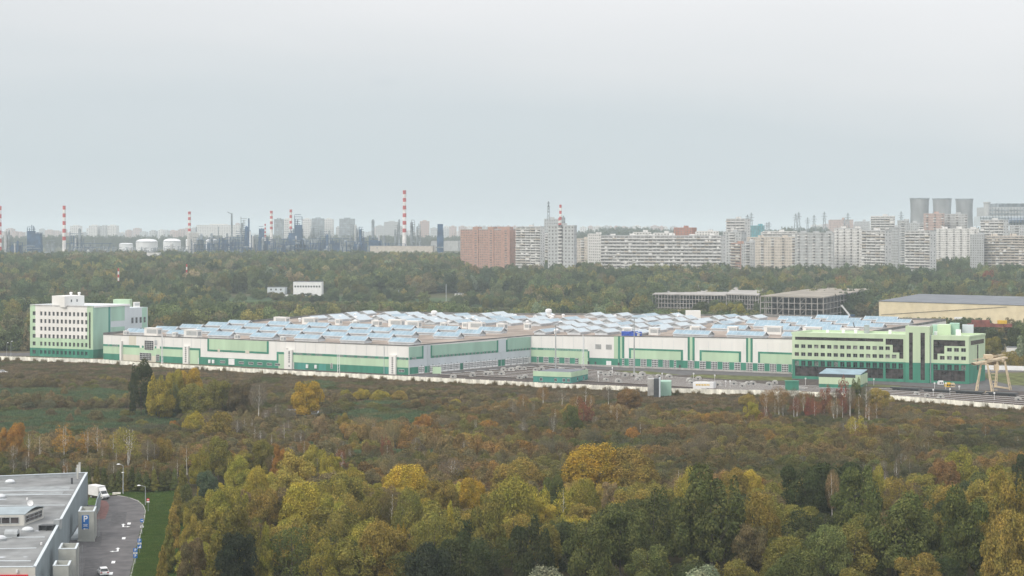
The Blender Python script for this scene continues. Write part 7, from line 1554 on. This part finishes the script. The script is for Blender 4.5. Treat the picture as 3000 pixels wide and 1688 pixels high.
# verge grass
TG = [tuft(421 + i, 160, .22, sp=1.0, w0=.035) for i in range(2)]; pv = []
for k in range(4200):
    py = sr.uniform(1438, 1700); lo = float(np.interp(py, [1438, 1450, 1458, 1466, 1482, 1498, 1520, 1575, 1625, 1700], [318, 345, 380, 406, 423, 430, 426, 413, 402, 386])) + 4; px = sr.uniform(lo, verge_x(py) + 12); p = gp(px, py); pv.append(((p.x, p.y, 0), (1, 1, sr.uniform(.7, 1.3)), sr.uniform(0, 6), sr.randrange(2), jc((.095, .15, .042), sr, .2)))
scatter('lawn_grass', 'mown green grass of the verge beside the asphalt', pv, TG)
for x, y, rx, ry in ((2716, 1418, 34, 10), (2603, 1405, 18, 8), (895, 1210, 68, 15)):
    mb = MB(); mb.poly([gp(x + rx * math.cos(t) * (1 + .25 * math.sin(3 * t + x)), y + ry * math.sin(t) * (1 + .2 * math.cos(2 * t))) + Vector((0, 0, .03)) for t in np.linspace(2 * math.pi, 0, 25)[:-1]]); o = mb.obj('pond', 'water'); o['kind'] = 'structure'
# heath path at the left edge
sheet('dirt_path', [(-60, 1086), (60, 1074), (140, 1062), (150, 1065), (70, 1079), (20, 1098), (-60, 1106)], 'yard_gravel', .02)
# ---------------------------------------------------------------- far forest
KEEP = [(640, 1330, 884, 1585), (1360, 1515, 900, 1520), (1905, 2225, 908, 1445), (2212, 2568, 932, 1295), (2568, 3100, 932, 1235), (856, 944, 860, 1585), (780, 838, 856, 1600), (262, 330, 850, 1565), (360, 395, 855, 1555), (1834, 1866, 920, 1292), (1084, 1345, 730, 2800), (2745, 2862, 786, 1810), (2895, 2952, 794, 1705), (2710, 2815, 864, 1425), (1425, 1500, 906, 1350), (1330, 1366, 860, 1565), (636, 704, 788, 1905), (428, 468, 746, 2305), (340, 354, 812, 1655), (541, 553, 800, 1705), (1394, 1436, 848, 1605)]
SX = [-50, 300, 550, 700, 1000, 1080, 1345, 1349, 1590, 1600, 1690, 1720, 1765, 1900, 2030, 2128, 2140, 2175, 2215, 2330, 2440, 2450, 2520, 2600, 2645, 2655, 2740, 2750, 2860, 2885, 3100]
SY = [740, 731, 720, 726, 722, 734, 738, 748, 748, 758, 762, 736, 756, 744, 758, 758, 764, 764, 738, 728, 742, 752, 754, 764, 720, 778, 776, 722, 724, 758, 750]
GLADES = [(980, 880, 330, 13), (1440, 892, 130, 14), (640, 880, 120, 12), (2150, 915, 90, 8), (1500, 905, 60, 8), (690, 790, 60, 5)]
ff = random.Random(17); pts = []; Y = 860.0
while Y < 2620:
    sp = 11.5 if Y < 1500 else 13.5; X = -.33 * Y
    while X < .33 * Y:
        x_, y_ = X + ff.uniform(-.42, .42) * sp, Y + ff.uniform(-.4, .4) * sp; X += sp
        z = tz(x_, y_); px, py = pix(x_, y_, z)
        if px < -60 or px > 3080: continue
        d = Vector((x_, y_, 0)) - A1; s_, t_ = d.dot(e1), d.dot(e2)
        if py > 1000 and not (px < 84 and y_ > 975) and not (px > 2895 and y_ < 1010): continue
        if px < 84: ok = y_ > 975
        elif px > 2862: ok = (y_ > 1010 or (870 < y_ and px > 2960)) and not (1090 < y_ < 1240) and not (px > 2940 and 900 < y_ < 960)
        else: ok = t_ > 272 + max(0, s_) * .14 or s_ < -34 and y_ > 1010
        if not ok: continue
        if px > 1345 and y_ > 1850: 
            if not (1600 < px < 1700 or 1720 < px < 1760 or 2745 < px < 2880): continue
            if y_ > 2050: continue
        gl = any(ell(px, py, *g_) < 1 for g_ in GLADES)
        if gl and ff.random() > .5: continue
        ppm = F / y_; h = ff.uniform(9, 20) * (1 + .2 * nz(x_, y_, 60)); lim = float(np.interp(px, SX, SY)) + ff.uniform(-4, 8) - 9 * max(-.3, mnoise.noise(Vector((px / 38, 1.7, y_ / 300))) * 2)
        bad = False
        for k0, k1, ky, kd in KEEP:
            if k0 - 12 < px < k1 + 12 and y_ < kd + 30 and not (gl and k1 - k0 > 140):
                lim = max(lim, ky + ff.uniform(-4, 8))
                if k1 - k0 < 300 and y_ > kd - 12 and y_ < kd + 45 + (k1 - k0) * .12: bad = True
        h = min(h, (py - lim) / ppm, 10 if gl else 99)
        if bad or h < 4: continue
        w_ = ff.uniform(12, 23) * (.65 if gl else .7 if h < 8 else 1); v = nz(x_, y_, 90); v2 = nz(x_ - 500, y_, 30); u = ff.random()
        c = COL['dark'] if v2 < -.15 else COL['green'] if v2 < .12 else COL['dullgreen'] if v2 < .3 else COL['olive']
        if v > .1 and u < .35: c = COL['brown']
        if u > .93: c = COL['ochre']
        elif u > .90: c = COL['tan']
        elif u > .885 : c = COL['rust']
        elif u > .87: c = COL['sage']
        if px > 1600 and py < 830 and u < .93 and c in (COL['brown'],): c = COL['green']
        if abs(px - 2461) < 8 and abs(py - 850) < 14 or abs(px - 2898) < 9 and abs(py - 855) < 14: c = (.36, .07, .04)
        k = ff.choice((0, 1, 1, 2, 2, 0, 3 if u > .8 else 1)); w_ *= .55 if k == 3 else 1
        c = tuple(a * .68 + b * .26 for a, b in zip(c, (.10, .18, .13)))
        pts.append(((x_, y_, z - .5), (w_ / 2, w_ / 2, h), ff.uniform(0, 6.28), k, jc(c, ff, .36)))
    Y += sp * .95
scatter('forest', 'broad belt of green and brown autumn forest between depot and city', pts, [MC[k] for k in ('dome', 'round', 'oval', 'column')])
nf = len(pts)
pts = []                                                     # hazy woods on the horizon
Y = 3600.0
while Y < 7600:
    X = -.33 * Y
    while X < .33 * Y:
        x_, y_ = X + ff.uniform(-9, 9), Y + ff.uniform(-20, 20); X += 20; px, py = pix(x_, y_, 20)
        if px < -40 or px > 3040 or (px < 1400 and (y_ < 4300 or y_ > 5200)): continue
        h = 31 if px < 1400 else 24 + 12 * math.sin(px * .006) ** 2; 
        if px > 1650 and y_ > 5200: continue
        pts.append(((x_, y_, tz(x_, y_) - 1), (13, 13, h * ff.uniform(.8, 1.15)), ff.uniform(0, 6), ff.randrange(3), jc(COL['dark'], ff, .2)))
    Y += 160 
scatter('far_woods', 'hazy dark line of woods along the horizon', pts, [MC[k] for k in ('dome', 'round', 'oval')])
print('NEAR', len(cand), 'SM', len(SM), 'forest', nf, 'far', len(pts))
# ---------------------------------------------------------------- haze
mb = MB(); mb.box(-15500, 15500, -600, 27000, -1, 152); m = bpy.data.materials.new('haze'); m.use_nodes = True; t = m.node_tree; t.nodes.clear(); o = t.nodes.new('ShaderNodeOutputMaterial'); v = t.nodes.new('ShaderNodeVolumePrincipled'); v.inputs['Density'].default_value = 1.15e-4; v.inputs['Color'].default_value = (.82, .92, .98, 1); v.inputs['Anisotropy'].default_value = 0.0
t.links.new(v.outputs[0], o.inputs['Volume']); M['haze'] = m; hz = mb.obj('haze', 'haze'); hz['kind'] = 'stuff'; hz['label'] = 'pale blue grey haze thickening towards the horizon'

# ---------------------------------------------------------------- which one is which
ORD = 'first second third fourth fifth sixth seventh eighth ninth tenth eleventh twelfth thirteenth fourteenth fifteenth sixteenth seventeenth eighteenth nineteenth twentieth'.split()
def nth(i): return ORD[i] if i < 20 else 'twenty ' + ORD[i - 20] if i < 29 else 'later'
zones = {}
def opx(o): l = o.location; return pix(l.x, max(l.y, 1), l.z)
for o in C.objects:
    if o.get('zone'): zones.setdefault(o['zone'], []).append(o)
for z, os_ in zones.items():
    a, b = z.split('|'); os_.sort(key=lambda o: opx(o)[0])
    for i, o in enumerate(os_): o['label'] = ('%s from the left in the %s' % (b, a)) if len(os_) == 1 else '%s %s from the left in the %s' % (nth(i), b, a); del o['zone']
    if len(os_) == 1: os_[0]['label'] = 'only %s in the %s' % (b, a)
def by_place(pref, regs, fmt):
    os_ = [o for o in C.objects if o.name.split('.')[0] == pref and not o.parent]; d = {}
    for o in os_:
        x, y = opx(o)
        for x0, x1, y0, y1, nm in regs:
            if x0 <= x < x1 and y0 <= y < y1: d.setdefault(nm, []).append((x, o)); break
    for nm, l in d.items():
        l.sort(key=lambda q: q[0])
        for i, (x, o) in enumerate(l): o['label'] = fmt % (nth(i), nm)
by_place('track_cover', [(0, 1560, 0, 9999, 'left of the low service building'), (1560, 1740, 0, 9999, 'behind the low service building'), (1740, 1900, 0, 1104, 'in the far tracks left of the gatehouse'), (1740, 1900, 1104, 9999, 'in the near tracks left of the gatehouse'), (1900, 2110, 0, 9999, 'around the white container'), (2110, 2400, 0, 9999, 'between container and long shed'), (2400, 9999, 0, 9999, 'right of the long shed')], 'white rounded track cover, %s from the left, %s')
by_place('signal_post', [(0, 1900, 0, 9999, 'left of the gatehouse'), (1900, 2200, 0, 9999, 'around the white container'), (2200, 9999, 0, 9999, 'right of the container')], 'short white signal post, %s from the left, %s')
tr = [o for o in C.objects if o.name.split('.')[0] == 'railway_track']
for i, o in enumerate(tr): o['label'] = ('%s railway track counted from the wall, left of the long shed' % nth(i)) if i < 9 else '%s railway track counted from the wall, right of the long shed' % nth(i - 9)
for nm, fm in (('flat_wagon', 'black flat wagon, %s from the left, below the green offices'),):
    for i, o in enumerate(sorted([o for o in C.objects if o.name.split('.')[0] == nm], key=lambda o: o.location.x)): o['label'] = fm % nth(i)
l = [o for o in C.objects if o.get('group') == 'containers before the warehouse']; l.sort(key=lambda o: (o.data.vertices[0].co.x))
for i, o in enumerate(l): o['label'] = 'rust red container, %s from the left before the yellow warehouse' % nth(i)
l = [o for o in C.objects if o.get('group') == 'low process units along the refinery front']; l.sort(key=lambda o: o.location.x)
for i, o in enumerate(l): o['label'] = 'low tangle of pipes, %s from the left along the refinery front' % nth(i)
l = [o for o in C.objects if o.get('group') == 'low process units of the left tank yard']; l.sort(key=lambda o: o.location.x)
for i, o in enumerate(l): o['label'] = 'low grey process unit, %s from the left before the white tanks' % nth(i)
l = [o for o in C.objects if o.get('group') == 'far hazy apartment blocks']; d = {}
for o in l:
    x = opx(o)[0]; nm = ('left of the second chimney' if x < 188 else 'between second and lattice chimney' if x < 555 else 'behind the refinery left end' if x < 900 else 'around the tallest chimney' if x < 1345 else 'behind the brick and grey blocks' if x < 1690 else 'above the very long slab' if x < 2200 else 'beside the power pylons'); d.setdefault(nm, []).append((x, o))
for nm, q in d.items():
    q.sort(key=lambda t: t[0])
    for i, (x, o) in enumerate(q): o['label'] = '%s hazy far block from the left %s' % (nth(i), nm)
